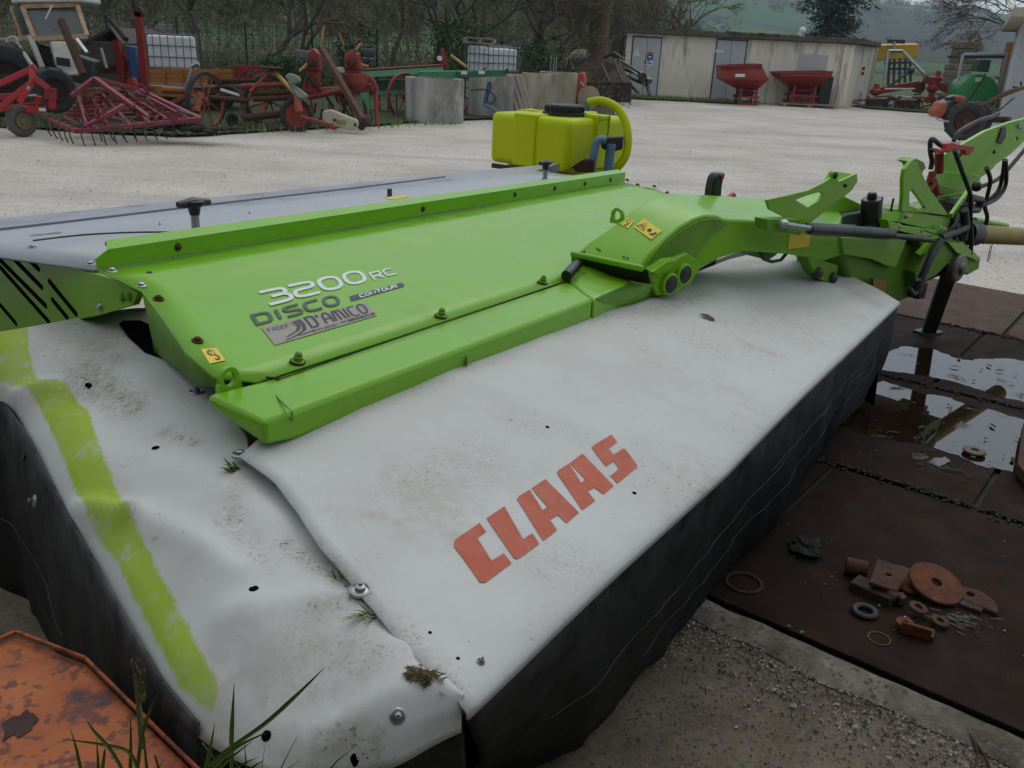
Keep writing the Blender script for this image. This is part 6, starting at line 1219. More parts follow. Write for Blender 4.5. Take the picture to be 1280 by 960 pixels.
# ------------------------------------------------------------ caged liquid tanks
def ibc(a, b_, ztop, zbot, depth, label, nx, nz, tilt=None, group='white caged liquid tanks'):
    a, b_ = vx(a), vx(b_); ex_ = (b_-a); ey_ = Vector((-ex_.y, ex_.x, 0)).normalized()*depth; t = thing('caged_tank', label, 'liquid tank', a.lerp(b_, .5)+ey_*.5+UP*zbot, group)
    m = MB(); f = .04; m.prism([a+ex_*f+ey_*f+UP*zbot, b_-ex_*f+ey_*f+UP*zbot, b_-ex_*f+ey_*(1-f)+UP*zbot, a+ex_*f+ey_*(1-f)+UP*zbot], (0, 0, ztop-zbot-.03)); m.build('tank_body', white_pl, t, bevel=.05)
    m = MB(); m.cyl(a+ex_*.5+ey_*.5+UP*(ztop-.04), a+ex_*.5+ey_*.5+UP*(ztop+.03), .09, 12); m.build('tank_lid', red, t)
    m = MB()
    for i in range(nx+1):
        for s_ in (0, 1): p = a+ex_*(i/nx)+ey_*s_; m.tube([p+UP*zbot, p+UP*ztop], .011, 4)
    for i in range(1, nx):
        for s_ in (0, 1): p = a+ex_*s_+ey_*(i/nx); m.tube([p+UP*zbot, p+UP*ztop], .011, 4)
    for k in range(nz+1):
        z = UP*(zbot+(ztop-zbot)*k/nz); c4 = [a+z, b_+z, b_+ey_+z, a+ey_+z]
        for p, q in zip(c4, c4[1:]+c4[:1]): m.tube([p, q], .013, 4)
    o = m.build('cage', cage, t); return t
ibc((-8.736,21,0.922), (-7.679,21.4,0.966), (-8.103,21,1.583)[2], (-8.174,21,0.845)[2], 1.0, 'white caged liquid tank standing on the orange trailer at the left', 7, 3)
ibc((-1.749,25.5,1.081), (-1.084,25,1.122), (-1.321,25,1.699)[2], (-1.298,25,1.009)[2], 1.0, 'white caged liquid tank under the planks behind the green drill, left of a pair', 5, 3)
ibc((-1.084,25,1.122), (-0.262,25.4,1.153), (-0.456,25,1.659)[2], (-0.427,25,1.05)[2], 1.0, 'white caged liquid tank behind the concrete rings, right of a pair', 6, 3)
t = thing('wooden_pallet_top', 'old wooden pallet lying on top of the left caged tank', 'pallet', (-1.354,25.6,1.741)); a, b_ = V((-1.775,25.3,1.74)), V((-0.967,25.3,1.737))
for k in range(3): m = MB(); m.bar(a+Vector((0, k*.35, .01)), b_+Vector((0, k*.35, .01)), .12, .025); m.bar(a+Vector((0, k*.35, .13)), b_+Vector((0, k*.35, .13)), .12, .025); m.build('slat', wood_grey, t)
for s_ in (0, .5, 1): m = MB(); q = lerp(a, b_, s_); m.bar(q+Vector((0, 0, .07)), q+Vector((0, .8, .07)), .08, .09); m.build('block', wood_grey, t)
for bx_ in ((-1.323,25.5,0.954), (-0.611,25.5,0.967)):
    m = MB(); q = vx(bx_); m.box(q+Vector((.1, .5, bx_[2]*.5)), (.95, .95, bx_[2])); tag(m.build('crate_base', concrete, bevel=.02), 'low grey block carrying the %s of the paired caged tanks' % ('left' if bx_[0] < -1.2 else 'right'), 'block')

# ------------------------------------------------------------ seed drill: green box on red spoked wheels
t = thing('seed_drill', 'green seed drill with a long hopper and red spoked wheels', 'seed drill', (-2.383,23,-0.152))
gd = M('drill_green', (.05, .27, .12), .5, col2=(.04, .18, .08), scale=4, spot=(.15, .12, .06), spot_at=.66); gd2 = M('drill_light_green', (.16, .42, .24), .5, col2=(.1, .3, .17), scale=4)
m = MB(); a, b_ = V((-4.096,22.6,0.876)), V((-2.129,22.9,1.075)); m.prism([a, b_, b_-UP*.12, b_+Vector((0, .3, -.32)), a+Vector((0, .3, -.32)), a-UP*.12], (0, .5, 0)) if 0 else m.bar(lerp(a, b_, 0), b_, .5, .16); m.build('hopper', gd2, t, bevel=.02)
m = MB(); m.bar(V(a)+Vector((0, 0, .11)), V(b_)+Vector((0, 0, .11)), .54, .03); m.build('hopper_lid', old_red, t)
m = MB(); m.bar((-4.003,22.4,0.793), (-3.92,22.2,-0.016), .14, .2); m.build('end_plate', gd, t, bevel=.01)
m = MB(); m.bar((-3.793,22.9,0.598), (-1.982,22.9,0.723), .5, .3); m.build('seed_box', M('drill_shadow_green', (.03, .08, .05), .7), t)
m = MB(); m.bar((-3.672,22.4,0.474), (-1.953,22.6,0.585), .08, .08); m.build('frame_bar', gd, t)
for k in range(9):
    q = V((-3.633,22.4,0.438)).lerp(V((-1.952,22.6,0.547)), k/8); m = MB(); m.tube([q, q+Vector((0, .05, -.35)), q+Vector((.03, -.1, -.6))], .02, 6); m.build('coulter', rust_dark, t)
wheel(t, (-2.866,21.4,0.485), (.75, -.66, 0), .53, .09, old_red, old_red, .9, 8)
wheel(t, (-1.72,23.5,0.537), (.85, -.5, 0), .53, .09, old_red, old_red, .9, 8)
m = MB(); m.bar((-2.601,22,0.963), (-1.643,22.3,1.009), .3, .15); m.build('folded_marker', gd, t, bevel=.01)
m = MB(); m.bar((-1.69,21.9,1.008), (-0.533,22.2,1.092), .22, .15); mk = m.build('folded_marker', M('deep_green', (.02, .13, .05), .45), t, bevel=.01)
for p in ((-1.508,21.75,1.057), (-1.094,21.8,1.084)): m = MB(); m.box(V(p), (.14, .02, .07)); m.build('white_label', white_pl, mk)
m = MB(); m.tube([(-0.525,21.9,1.082), (-0.492,21.9,1.191)], .03, 6); m.tube([(-1.099,21.9,1.09), (-0.988,21.9,1.203)], .02, 6); m.build('marker_latch', black_plastic, t)
m = MB(); m.tube([(-1.962,23.2,1.417), (-1.552,23.2,1.153)], .04, 8); m.build('yellow_arm', yellow_rust, t)
m = MB(); m.prism([(-2.218,23,1.05), (-2.187,23,1.575), (-2.127,23,1.578), (-2.022,23,1.303), (-1.997,23,1.06)], (0, .06, 0)); m.build('link_tower', old_red, t)
m = MB(); m.cyl((-2.213,22.9,1.333), (-2.184,22.8,1.335), .06, 10); m.build('reflector', white_pl, t)

# ------------------------------------------------------------ orange machine and loader at the left end of the shed
t = thing('orange_cultivator', 'small orange cultivator engine with a pale disc beside the mossy ring', 'machine', (1.669,27,0.252))
m = MB(); m.prism([(1.399,26.6,1.056), (1.603,26.6,1.109), (1.666,26.6,0.894), (1.634,26.6,0.406), (1.427,26.6,0.352)], (.1, .5, 0)); m.build('engine_body', M('bright_orange_red', (.45, .07, .02), .5), t, bevel=.04)
m = MB(); m.lathe((1.807,26.4,0.424), (-.3, -1, .1), [(.02, 0), (.32, 0), (.33, .02), (.02, .05)], 24); m.build('pale_disc', M('tan_disc', (.4, .3, .2), .7), t)
m = MB(); m.tube([(1.455,26.4,0.781), (1.538,26.3,0.832), (1.613,26.3,0.749)], .03, 8); m.build('chrome_pipe', steel, t)
t = thing('loader_bucket', 'rusty dark loader bucket lying before the tree trunk', 'bucket', (2.787,31,0.087))
m = MB(); m.prism([(1.894,31,0.69), (3.54,31,0.768), (3.577,31,0.112), (2.023,31,0.076)], (0, .1, .02)); m.build('bucket_blade', rust_dark, t, bevel=.02)
m = MB(); m.prism([(1.761,32.5,0.98), (2.135,33,1.31), (2.607,33,1.492), (3.304,33,1.365), (3.412,32,0.939), (3.566,31.2,0.737), (1.908,31.2,0.658)], (0, .5, .1)); m.build('bucket_shell', M('black_rust', (.035, .024, .02), .8, col2=(.08, .035, .02), amt=.9, scale=2), t, bevel=.03)
m = MB(); m.prism([(2.147,31.6,0.733), (2.671,31.9,1.35), (3.066,31.9,1.264), (2.363,31.5,0.695)], (0, -.02, .02)); m.build('bucket_lining', rust, t)
for L_ in (((2.643,32.4,1.499), (2.955,32,1.673), (3.257,31.8,1.482)), ((2.927,31.4,1.368), (3.196,30.8,0.758)), ((2.497,31.4,1.297), (2.767,30.8,0.738))): m = MB(); m.tube(L_, .05, 6); m.build('bucket_bar', dark_steel, t)
t = thing('folded_loader', 'black folded loader arm sloping down beside the left grey doors', 'loader arm', (4.102,33,0.261))
for a, b_, w_ in (((3.325,34.5,1.458), (4.054,34,1.054), .12), ((3.351,34.5,1.178), (4.336,34,0.9), .1), ((3.471,34.3,0.963), (4.22,33.6,0.684), .12), ((3.638,34,0.755), (4.095,33.5,0.349), .1), ((4.307,33.8,0.932), (4.472,33.2,0.297), .1), ((4.135,33.9,1.005), (4.45,33.4,0.757), .22)):
    m = MB(); m.bar(a, b_, w_, w_*.8); m.build('arm_bar', dark_steel, t)
m = MB(); m.tube([(3.447,34.4,1.325), (4.134,33.8,0.896)], .05, 8); m.tube([(4.134,33.8,0.896), (4.319,33.6,0.578)], .03, 8); m.build('arm_ram', steel, t)
m = MB(); m.lathe((4.175,33.4,0.882), (0, -1, .2), [(0, 0), (.16, 0), (.16, .12), (0, .12)], 12); m.build('arm_pivot', rust_dark, t)
m = MB(); m.ball((2.069,36,1.412), .5, 12, (1, .8, .7)); tag(m.build('pale_boulder', M('pale_boulder', (.4, .37, .3), .9)), 'pale round boulder behind the rusty bucket', 'boulder')
m = MB()
for p in ((0.633,26,1.205), (0.726,26,1.167), (0.791,26,1.213)): m.tube([V(p)-UP*.35, V(p)+UP*.3], .012, 5)
m.bar((0.577,26,1.011), (0.871,26,1.025), .2, .05); tag(m.build('wire_rack', steel), 'thin bare wire rack standing on the mossy concrete ring', 'rack')

# ------------------------------------------------------------ old machines parked along the left side
def bars(t, name, mat, segs, r, square=True):
    for a, b_ in segs:
        m = MB()
        if square: m.bar(a, b_, r*2, r*2)
        else: m.tube([a, b_], r, 8)
        m.build(name, mat, t)
# tractor
t = thing('tractor', 'old white and orange cab tractor with rusted cab frame at the far left', 'tractor', (-9.068,16.5,0.284))
cabm = M('flaking_cab_paint', (.38, .17, .06), .7, col2=(.45, .4, .32), amt=.9, scale=7, spot=(.12, .05, .03), spot_at=.6); trw = M('dirty_tractor_white', (.4, .39, .35), .6, col2=(.26, .24, .2), scale=5, spot=(.16, .08, .04), spot_at=.64)
A0, B0, A1, B1 = (-8.82,16.2,1.93), (-7.962,16.4,2.003), (-8.529,15.9,1.423), (-7.702,16.1,1.503); bk = Vector((-.9, 1.3, 0))
for a, b_ in ((A0, A1), (B0, B1)): m = MB(); m.bar(a, b_, .065, .06); m.build('cab_post', cabm, t)
m = MB(); m.bar(A0, B0, .07, .07); m.build('cab_header', cabm, t)
m = MB(); m.bar(A1, B1, .08, .08); m.build('cab_sill', cabm, t)
m = MB(); m.prism([V(p)+Vector((0, .03, 0)) for p in (A0, B0, B1, A1)], (0, .015, 0)); m.build('windscreen', M('dusty_glass', (.075, .09, .095), .15, spec=.6), t)
m = MB(); m.prism([V(A0)+bk, V(A0)+Vector((-.03, .04, 0)), V(A1)+Vector((-.03, .04, 0)), V(A1)+bk], (-.015, .0, 0)); m.build('side_window', MATS['dusty_glass'], t)
m = MB(); m.bar(V(A0)+bk, V(A1)+bk, .08, .08); m.build('cab_post', cabm, t)
m = MB(); m.bar((-9.419,16.4,1.361), (-8.527,15.9,1.436), .06, .08); m.build('side_sill', cabm, t)
m = MB(); m.prism([V(A0)+UP*.05+Vector((-.1, -.1, 0)), V(B0)+UP*.05+Vector((.1, -.1, 0)), V(B0)+bk+UP*.05+Vector((.6, .3, 0)), V(A0)+bk+UP*.05], (0, 0, .16)); m.build('cab_roof', white_pl, t, bevel=.04)
m = MB(); m.tube([(-8.198,16,1.962), (-8.34,16,1.741)], .012, 6); m.build('wiper', white_pl, t)
m = MB(); m.torus((-8.1,16.6,1.598), (.2, -.3, 1), .2, .018, 20, 6); m.build('steering_wheel', black_plastic, t)
m = MB(); m.prism([(-8.116,15.6,1.389), (-7.783,15.7,1.405), (-7.579,15.4,1.124), (-7.469,15.3,0.878), (-7.663,15.2,0.872), (-7.887,15.3,0.972), (-8.016,15.5,1.166)], (-.4, .7, 0)); m.build('bonnet', trw, t, bevel=.05)
for k in range(6): m = MB(); q = lerp((-7.869,15.3,1.099), (-7.684,15.3,1.083), k/5); m.bar(q+UP*.06, q-UP*.07, .035, .03); m.build('grille_slot', black_plastic, t)
m = MB(); m.bar((-8.606,15.9,1.458), (-8.302,15.6,0.96), .08, .06); m.bar((-8.857,15.9,1.357), (-8.367,15.4,0.999), .05, .05); m.build('mudguard_stay', trw, t)
m = MB(); m.torus((-8.859,15.8,1.343), (0, -1, .3), .09, .025, 16, 6); m.build('towing_eye', trw, t)
wheel(t, (-8.985,15.6,0.733), (.55, -.83, 0), .62, .4, tyre, rust_dark, .5)
wheel(t, (-7.809,14.9,0.649), (.7, -.7, 0), .36, .24, tyre, rust_dark, .5)
m = MB(); m.bar((-8.741,16.4,1.126), (-7.863,16.6,0.865), .5, .45); m.build('engine_block', dark_steel, t, bevel=.03)
m = MB(); m.bar((-7.573,15,1.735), (-7.173,14.7,0.933), .085, .1); m.build('loader_mast', rust, t)
m = MB(); m.tube([(-7.303,14.9,1.458), (-7.113,14.8,1.262)], .028, 8); m.build('mast_ram', M('chrome', (.7, .7, .72), .2, .9), t)
m = MB(); m.tube([(-7.813,16.8,1.304), (-7.753,16.8,0.963)], .03, 6); m.build('front_stay', trw, t)
# dark hut behind
t = thing('dark_hut', 'dark weathered hut roof behind the tractor cab', 'hut', (-10.308,22,0.743)); hb = M('hut_board', (.055, .045, .038), .9, col2=(.03, .026, .024))
m = MB(); m.prism([vx((-10.696,22,0.724)), vx((-9.822,22,0.766)), vx((-9.822,22,0.766))+Vector((0, 2.5, 0)), vx((-10.696,22,0.724))+Vector((0, 2.5, 0))], (0, 0, (-10.329,22,1.334)[2])); m.build('hut_wall', hb, t)
m = MB(); m.prism([(-10.559,21.8,1.322), (-10.351,22.9,1.671), (-9.629,21.8,1.33), (-9.634,21.8,1.295), (-10.36,22.9,1.598), (-10.566,21.8,1.269)], (0, 2.6, 0)); m.build('hut_roof', M('hut_roof', (.07, .055, .05), .9), t)
# bright red linkage frame with the pale wheel
t = thing('red_cultivator_frame', 'bright red implement frame with a small pale wheel at the far left', 'implement', (-8.038,14.2,0.036))
y = 0
for a, b_ in (((-8.367,13.7,0.615), (-7.494,13.9,1.042)), ((-8.11,13.6,0.354), (-7.535,13.8,0.824)), ((-7.556,13.9,1.039), (-7.525,13.8,0.813)), ((-7.511,13.8,0.906), (-7.344,13.9,0.737)), ((-8.313,13.8,0.566), (-7.87,13.9,0.606)), ((-8.527,14.1,0.349), (-7.675,14.1,0.474)), ((-7.765,13.9,0.41), (-7.48,14,0.418)), ((-7.723,13.7,0.53), (-7.537,13.8,0.812)), ((-7.575,14,0.615), (-7.593,14,0.496)), ((-7.361,14,0.72), (-7.378,14,0.435))):
    m = MB(); m.bar(a, b_, .085, .085); m.build('frame_bar', M('bright_red_frame', (.42, .025, .03), .45, col2=(.3, .02, .025), scale=6), t, bevel=.008)
m = MB(); m.box(V((-7.356,13.95,0.664)), (.14, .12, .16)); m.build('frame_bracket', red, t)
m = MB(); m.box(V((-7.462,13.85,0.428)), (.1, .01, .045)); m.build('oval_badge', white_pl, t)
m = MB(); m.tube([(-7.654,13.75,0.67), (-7.542,13.75,0.768)], .03, 8); m.tube([(-8.042,14.2,0.571), (-7.707,14.2,0.611)], .02, 6); m.build('ram_rod', steel, t)
wheel(t, (-7.842,13.9,0.24), (.86, -.5, 0), .235, .16, tyre_pale, M('ochre_rim', (.25, .19, .11), .8), .55)
# red spring tine harrow
t = thing('tine_harrow', 'maroon spring tine harrow lying at the edge of the white gravel', 'harrow', (-6.187,13.6,0.118))
P = dict(a=(-7.425,13.9,0.272), b=(-6.631,13.2,0.202), c=(-5.152,14.2,0.372), d=(-6.66,15.6,0.674), e=(-7.142,15,0.864), f=(-6.208,13.9,0.544), g=(-6.579,13.3,0.242), h=(-5.836,14,0.341), i=(-7.351,14.6,0.597))
for a, b_ in (('a', 'b'), ('b', 'c'), ('d', 'c'), ('g', 'f'), ('e', 'h'), ('e', 'i'), ('e', 'd')):
    m = MB(); m.bar(P[a], P[b_], .085, .07); m.build('frame_bar', M('pinkish_maroon', (.25, .035, .055), .6, col2=(.14, .025, .03), scale=8), t, bevel=.008)
for k in range(7):
    m = MB(); q0 = lerp(P['a'], P['i'], k/6)+Vector((.15, .1, 0)); q1 = lerp(P['c'], P['d'], k/6)-Vector((.15, 0, 0)); m.bar(q0, q1, .05, .05); m.build('harrow_bar', maroon, t)
for k in range(6):
    m = MB(); q0 = lerp(P['b'], P['c'], (k+.5)/6); q1 = lerp(P['i'], P['d'], (k+.5)/6); m.bar(q0, q1, .05, .05); m.build('harrow_bar', maroon, t)
tines = []
def tine(p, s_=1):
    p = V(p)
    if tines:
        o = tines[0].copy(); COL.objects.link(o); o.parent = t; o.location = p-t.location; o.scale = (s_,)*3; o.rotation_euler = (0, 0, rng.uniform(-.3, .3)); tines.append(o); return
    m = MB(); m.tube(catmull([(0, .1, .12), (0, .02, .14), (0, -.07, .06), (0, -.06, -.08), (.0, 0, -.2), (0, .05, -.24)], 4), .013, 6); o = m.build('tine', dark_steel, t); 
    o.data.transform(Matrix.Translation(t.location)); o.location = p-t.location; o.scale = (s_,)*3; tines.append(o)
for k in range(11): tine(lerp(P['b'], P['c'], .04+k*.082)-UP*.05, .8)
for k in range(9): tine(lerp(P['b'], P['c'], .08+k*.09)+Vector((-.05, .5, -.03)), .8)
for k in range(5): tine(lerp(P['a'], P['b'], k/5)-UP*.05, .8)
rg = random.Random(31)
for k in range(46):
    u_, v_ = rg.random(), rg.random(); q = lerp(lerp(P['b'], P['c'], u_), lerp(P['i'], P['d'], u_), v_); m = MB(); d = Vector((rg.uniform(-.3, .3), rg.uniform(-.5, .1), rg.uniform(-.02, .22))); m.bar(q, q+d, .025, .04); m.build('spring', maroon if k % 3 else M('bare_iron', (.14, .1, .1), .6), t)
m = MB()
for k in range(60):
    q = V((-5.356,14.2,0.228))+Vector((rg.gauss(0, .35), rg.gauss(0, .2), rg.uniform(-.05, .05))); m.ball(q, rg.uniform(.03, .09), 5, (1.5, 1, .5))
tag(m.build('dark_rubble', M('dark_rubble', (.03, .022, .02), .95)), kind='stuff')
# red mast with a blue ram
t = thing('mast_mower', 'upright folded red cutter mast holding a blue cylinder', 'implement', (-7.636,17.5,0.474))
bars(t, 'mast_post', red, (((-7.307,17.4,1.954), (-7.319,17.4,0.581)), ((-7.726,17.3,1.448), (-7.689,17.3,0.597)), ((-7.684,17.4,1.282), (-7.628,17.4,0.567))), .06)
m = MB(); m.lathe((-7.292,17.4,1.955), (0, -1, 0), [(0, -.06), (.09, -.06), (.09, .06), (0, .06)], 12); m.build('mast_head', rust, t)
m = MB(); m.prism([(-7.733,17.5,1.365), (-7.461,17.5,1.349), (-7.396,17.4,0.723), (-7.524,17.4,0.673), (-7.657,17.4,0.855), (-7.729,17.5,1.137)], (0, .2, 0)); m.build('blue_cover', blue, t, bevel=.03)
m = MB(); m.prism([(-7.597,17.2,0.749), (-7.455,17.2,0.798), (-7.381,17.2,0.644), (-7.481,17.2,0.567), (-7.602,17.2,0.576)], (0, .15, 0)); m.build('red_guard', M('signal_red', (.45, .04, .02), .5), t, bevel=.02)
m = MB(); m.tube([(-8.12,18,1.796), (-7.675,17.6,1.453)], .05, 8); m.build('exhaust_pipe', rust_dark, t)
m = MB(); m.tube(catmull([(-7.635,17.5,1.426), (-7.66,17.3,1.241), (-7.56,17.3,1.062), (-7.644,17.3,0.858), (-7.51,17.3,0.692)], 5), .02, 6); m.build('mast_hose', hose, t)
m = MB(); m.bar((-8.424,17.8,0.868), (-7.949,17.8,0.92), .1, .14); m.build('cross_beam', rust, t)
# ochre beams behind the harrow
t = thing('ochre_machine', 'ochre yellow machine frame lying behind the maroon harrow', 'implement', (-8.042,17,0.334)); bars(t, 'frame_beam', M('ochre_paint', (.36, .22, .035), .7, col2=(.2, .11, .03)), (((-8.38,16.8,0.471), (-7.638,17,0.554)), ((-7.356,17.6,0.571), (-6.626,17.6,0.547)), ((-8.225,16.6,0.347), (-7.562,16.8,0.453))), .09)
# orange trailer
t = thing('flatbed_trailer', 'orange wooden sided flat trailer carrying the caged tank', 'trailer', (-7.408,20,0.166))
a, b_ = V((-8.414,20.2,0.85)), V((-6.394,20,0.949)); hh = a.z-(-8.446,20.2,0.547)[2]
for k in range(3):
    m = MB(); z = UP*(-hh*(k+.5)/3); m.bar(a+z, b_+z, .03, hh/3-.012); m.build('side_board', orange, t, bevel=.004)
for s_ in (0, .2, .4, .6, .8, 1.0): m = MB(); q = lerp(a, b_, s_)+Vector((0, -.035, 0)); m.bar(q+UP*.02, q-UP*hh, .05, .03); m.build('side_stake', orange, t)
m = MB(); m.prism([a-UP*hh, b_-UP*hh, b_-UP*hh+Vector((0, 1.8, 0)), a-UP*hh+Vector((0, 1.8, 0))], (0, 0, -.08)); m.build('trailer_bed', wood_grey, t)
for p in ((-8.254,20.6,0.301), (-6.971,20.6,0.362)): wheel(t, p, (0, -1, 0), .34, .2, tyre, rust, .55)
m = MB(); m.bar(a-UP*(hh+.15), b_-UP*(hh+.15), .08, .12); m.build('chassis_beam', rust, t)
t = thing('red_scrap_frame', 'red lattice frame stacked at the right end of the orange trailer', 'frame', (-5.979,19.5,0.672))
bars(t, 'lattice_bar', red, (((-6.2,19.4,1.003), (-5.61,19.6,1.027)), ((-6.215,19.4,0.778), (-5.485,19.6,0.806)), ((-6.168,19.4,0.972), (-5.834,19.5,0.809)), ((-5.975,19.4,0.805), (-5.616,19.5,1.012)), ((-6.18,19.4,0.795), (-5.963,19.4,0.982)), ((-5.799,19.5,0.81), (-5.51,19.6,0.967)), ((-6.2,19.4,1.003), (-6.215,19.4,0.778))), .035)
# old side rake
t = thing('side_rake', 'rusty old side delivery rake with tall narrow rubber tyred wheels', 'hay rake', (-5.416,17,-0.005))
wheel(t, (-5.984,16.9,0.467), (.93, -.36, 0), .53, .1, tyre, orange_red, .86, 8)
wheel(t, (-4.296,16.9,0.29), (.25, -.97, 0), .31, .12, tyre, old_red, .72)
wheel(t, (-5.079,17.9,0.457), (.5, -.86, 0), .52, .1, tyre, rust, .84, 8)
wheel(t, (-5.558,17,0.149), (.4, -.9, 0), .12, .08, tyre, rust_dark, .5)
for a, b_, r, mt in (((-5.367,17.1,0.744), (-4.545,17.2,0.822), .05, old_red), ((-5.133,17.1,0.626), (-4.369,17.2,0.687), .06, rust), ((-5.139,17,0.531), (-4.409,17.1,0.589), .05, rust), ((-5.281,16.8,0.192), (-4.609,17,0.297), .07, rust), ((-6.82,17,0.607), (-6.24,16.9,0.625), .06, orange_red), ((-6.812,16.9,0.284), (-6.245,16.9,0.568), .06, old_red), ((-5.429,17.2,0.737), (-5.253,16.8,0.164), .04, rust), ((-5.298,17,0.408), (-4.991,17.3,0.941), .035, old_red), ((-5.192,17,0.657), (-4.828,17.4,1.09), .035, old_red), ((-4.831,17.4,1.047), (-4.281,16.9,0.634), .04, yellow_rust), ((-4.255,16.8,0.668), (-4.198,16.7,0.365), .07, orange_red), ((-4.122,16.5,0.297), (-3.494,16.3,0.188), .035, old_red), ((-5.708,17.3,0.691), (-5.401,17.3,0.706), .05, rust_dark), ((-5.919,16.9,0.527), (-5.232,17,0.497), .05, rust), ((-4.992,17.1,0.446), (-4.976,17,0.236), .06, orange_red), ((-6.072,16.6,0.281), (-6.056,16.8,0.61), .06, orange_red)):
    m = MB(); m.tube([a, b_], r, 8); m.build('rake_tube', mt, t)
m = MB(); m.tube(catmull([(-5.31,16.8,0.205), (-5.294,17,0.466), (-5.434,17.1,0.655), (-5.673,17.2,0.726), (-5.919,17.2,0.685)], 5), .03, 6); m.build('curved_bar', rust, t)
m = MB(); m.tube([(-5.766,17.1,0.654), (-5.364,17.1,0.558)], .05, 6); m.build('pale_rod', steel, t)
m = MB(); m.tube([(-6.32,16.8,0.654), (-6.202,16.9,1.062)], .03, 6); m.tube([(-6.202,16.9,1.062), (-6.078,16.9,1.123)], .05, 6); m.build('seat_stem', steel, t)
m = MB(); m.box(V((-4.831,17.3,1.091)), (.4, .25, .04), .3); m.build('rake_seat', rust_dark, t, bevel=.02)
m = MB()
for k in range(26):
    q = V((-5.309,16.6,0.176)).lerp(V((-4.531,16.7,0.249)), k/25); m.tube([q, q+Vector((0, -.06, -.28))], .006, 4)
o = m.build('rake_teeth', rust, t); o['kind'] = 'stuff'
m = MB()
for k in range(44):
    q = V((-6.037,17.3,0.777)).lerp(V((-5.211,17.4,0.813)), k/43); m.ball(q+Vector((0, 0, .03*(k % 2))), .04, 5)
m.build('drive_chain', rust_dark, t)
t2 = tag(MB().prism([(-4.477,16.8,0.979), (-4.401,16.8,1.038), (-4.212,16.8,0.978), (-4.186,16.8,0.882), (-4.321,16.8,0.833), (-4.038,16.7,0.655), (-4.13,16.7,0.566), (-4.261,16.7,0.616), (-4.355,16.7,0.835)], (0, .18, 0)).build('folded_tarp', M('grey_green_tarp', (.2, .22, .18), .8, col2=(.14, .155, .13), scale=8), bevel=.04), 'grey green tarpaulin slung over the rake tube by the small wheel', 'tarpaulin')
# potato lifter / planter: red towers with yellow handles
t = thing('red_planter', 'rusty red two row planter with twin towers and yellow bars', 'planter', (-3.896,18.5,0.105))
for p, q, w_ in (((-4.272,18.4,1.412), (-4.31,18.3,0.596), .2), ((-3.489,18.4,1.419), (-3.499,18.3,0.726), .24)):
    a, b_ = V(p), V(q); ln = (a-b_).length; m = MB(); m.bar(b_, b_.lerp(a, .97), w_, w_*1.3); tw = m.build('planter_tower', old_red, t, bevel=.04)
    m = MB(); m.prism([b_.lerp(a, .55)+Vector((-w_*.75, -.16, 0)), b_.lerp(a, .55)+Vector((w_*.75, -.16, 0)), b_.lerp(a, .95)+Vector((w_*.6, -.16, 0)), a+Vector((0, -.16, .06)), b_.lerp(a, .95)+Vector((-w_*.6, -.16, 0))], (0, .3, 0)); m.build('drum_cover', red, tw, bevel=.03)
    m = MB(); m.lathe(b_.lerp(a, .75)+Vector((0, -.17, 0)), (0, -1, 0), [(0, 0), (.1, 0), (.1, .05), (.05, .08), (0, .08)], 14); m.build('drive_hub', rust, tw)
    for s_ in (-1, 1): m = MB(); m.bar(b_.lerp(a, .1)+Vector((s_*w_*.9, -.1, 0)), b_.lerp(a, .5)+Vector((s_*w_*.4, -.1, 0)), .05, .05); m.build('tower_brace', old_red, tw)
    m = MB(); m.tube([b_.lerp(a, .45)+Vector((-.05, -.2, 0)), b_.lerp(a, .2)+Vector((.1, -.2, 0))], .05, 8); m.build('seed_tube', rust_dark, tw)
m = MB(); m.lathe(V((-3.398,18.2,0.857)), UP, [(.1, -.12), (.24, 0), (.26, .16), (.22, .17), (.2, .05), (0, 0)], 14); m.build('seed_pan', old_red, t)
for a, b_, r, mt in (((-4.553,18.3,0.6), (-3.112,18.4,0.787), .085, old_red), ((-4.386,18.2,0.536), (-3.709,18.3,0.716), .06, old_red), ((-4.207,18.2,0.575), (-3.657,18.2,0.723), .04, red), ((-4.079,18.4,1.952), (-3.676,18.6,1.947), .02, rust), ((-4.065,18.4,1.88), (-4.14,18.4,1.537), .02, yellow_rust), ((-3.788,18.5,1.777), (-3.697,18.5,1.558), .02, yellow_rust), ((-3.863,18.5,1.95), (-3.603,18.5,1.473), .018, rust), ((-3.676,18.6,1.947), (-3.361,18.7,1.785), .015, rust), ((-3.361,18.6,1.635), (-3.475,18.5,1.449), .03, yellow_rust), ((-4.492,18,1.035), (-4.344,18.2,1.202), .025, yellow_rust), ((-4.026,18.3,1.409), (-3.813,18.3,1.045), .02, yellow_rust), ((-3.362,18.3,1.217), (-3.204,18.4,1.178), .03, yellow_rust), ((-4.434,18.6,1.763), (-4.356,18.6,1.692), .02, rust), ((-4.627,18.7,1.964), (-4.341,18.6,1.678), .015, rust), ((-3.031,18.3,0.81), (-2.972,18,0.094), .045, old_red), ((-3.018,18.2,0.479), (-2.888,18.2,0.5), .04, old_red)):
    m = MB(); m.tube([a, b_], r, 8); m.build('planter_bar', mt, t)
m = MB(); m.tube(catmull([(-3.366,18.3,0.976), (-3.204,18.2,1.001), (-3.077,18.2,0.917), (-3.014,18.2,0.784)], 5), .045, 8); m.build('fender_hoop', old_red, t)
m = MB(); m.box(V((-3.218,18.5,1.431)), (.3, .3, .16), .2); m.build('dark_seat', M('navy_seat', (.025, .028, .05), .6), t, bevel=.05)
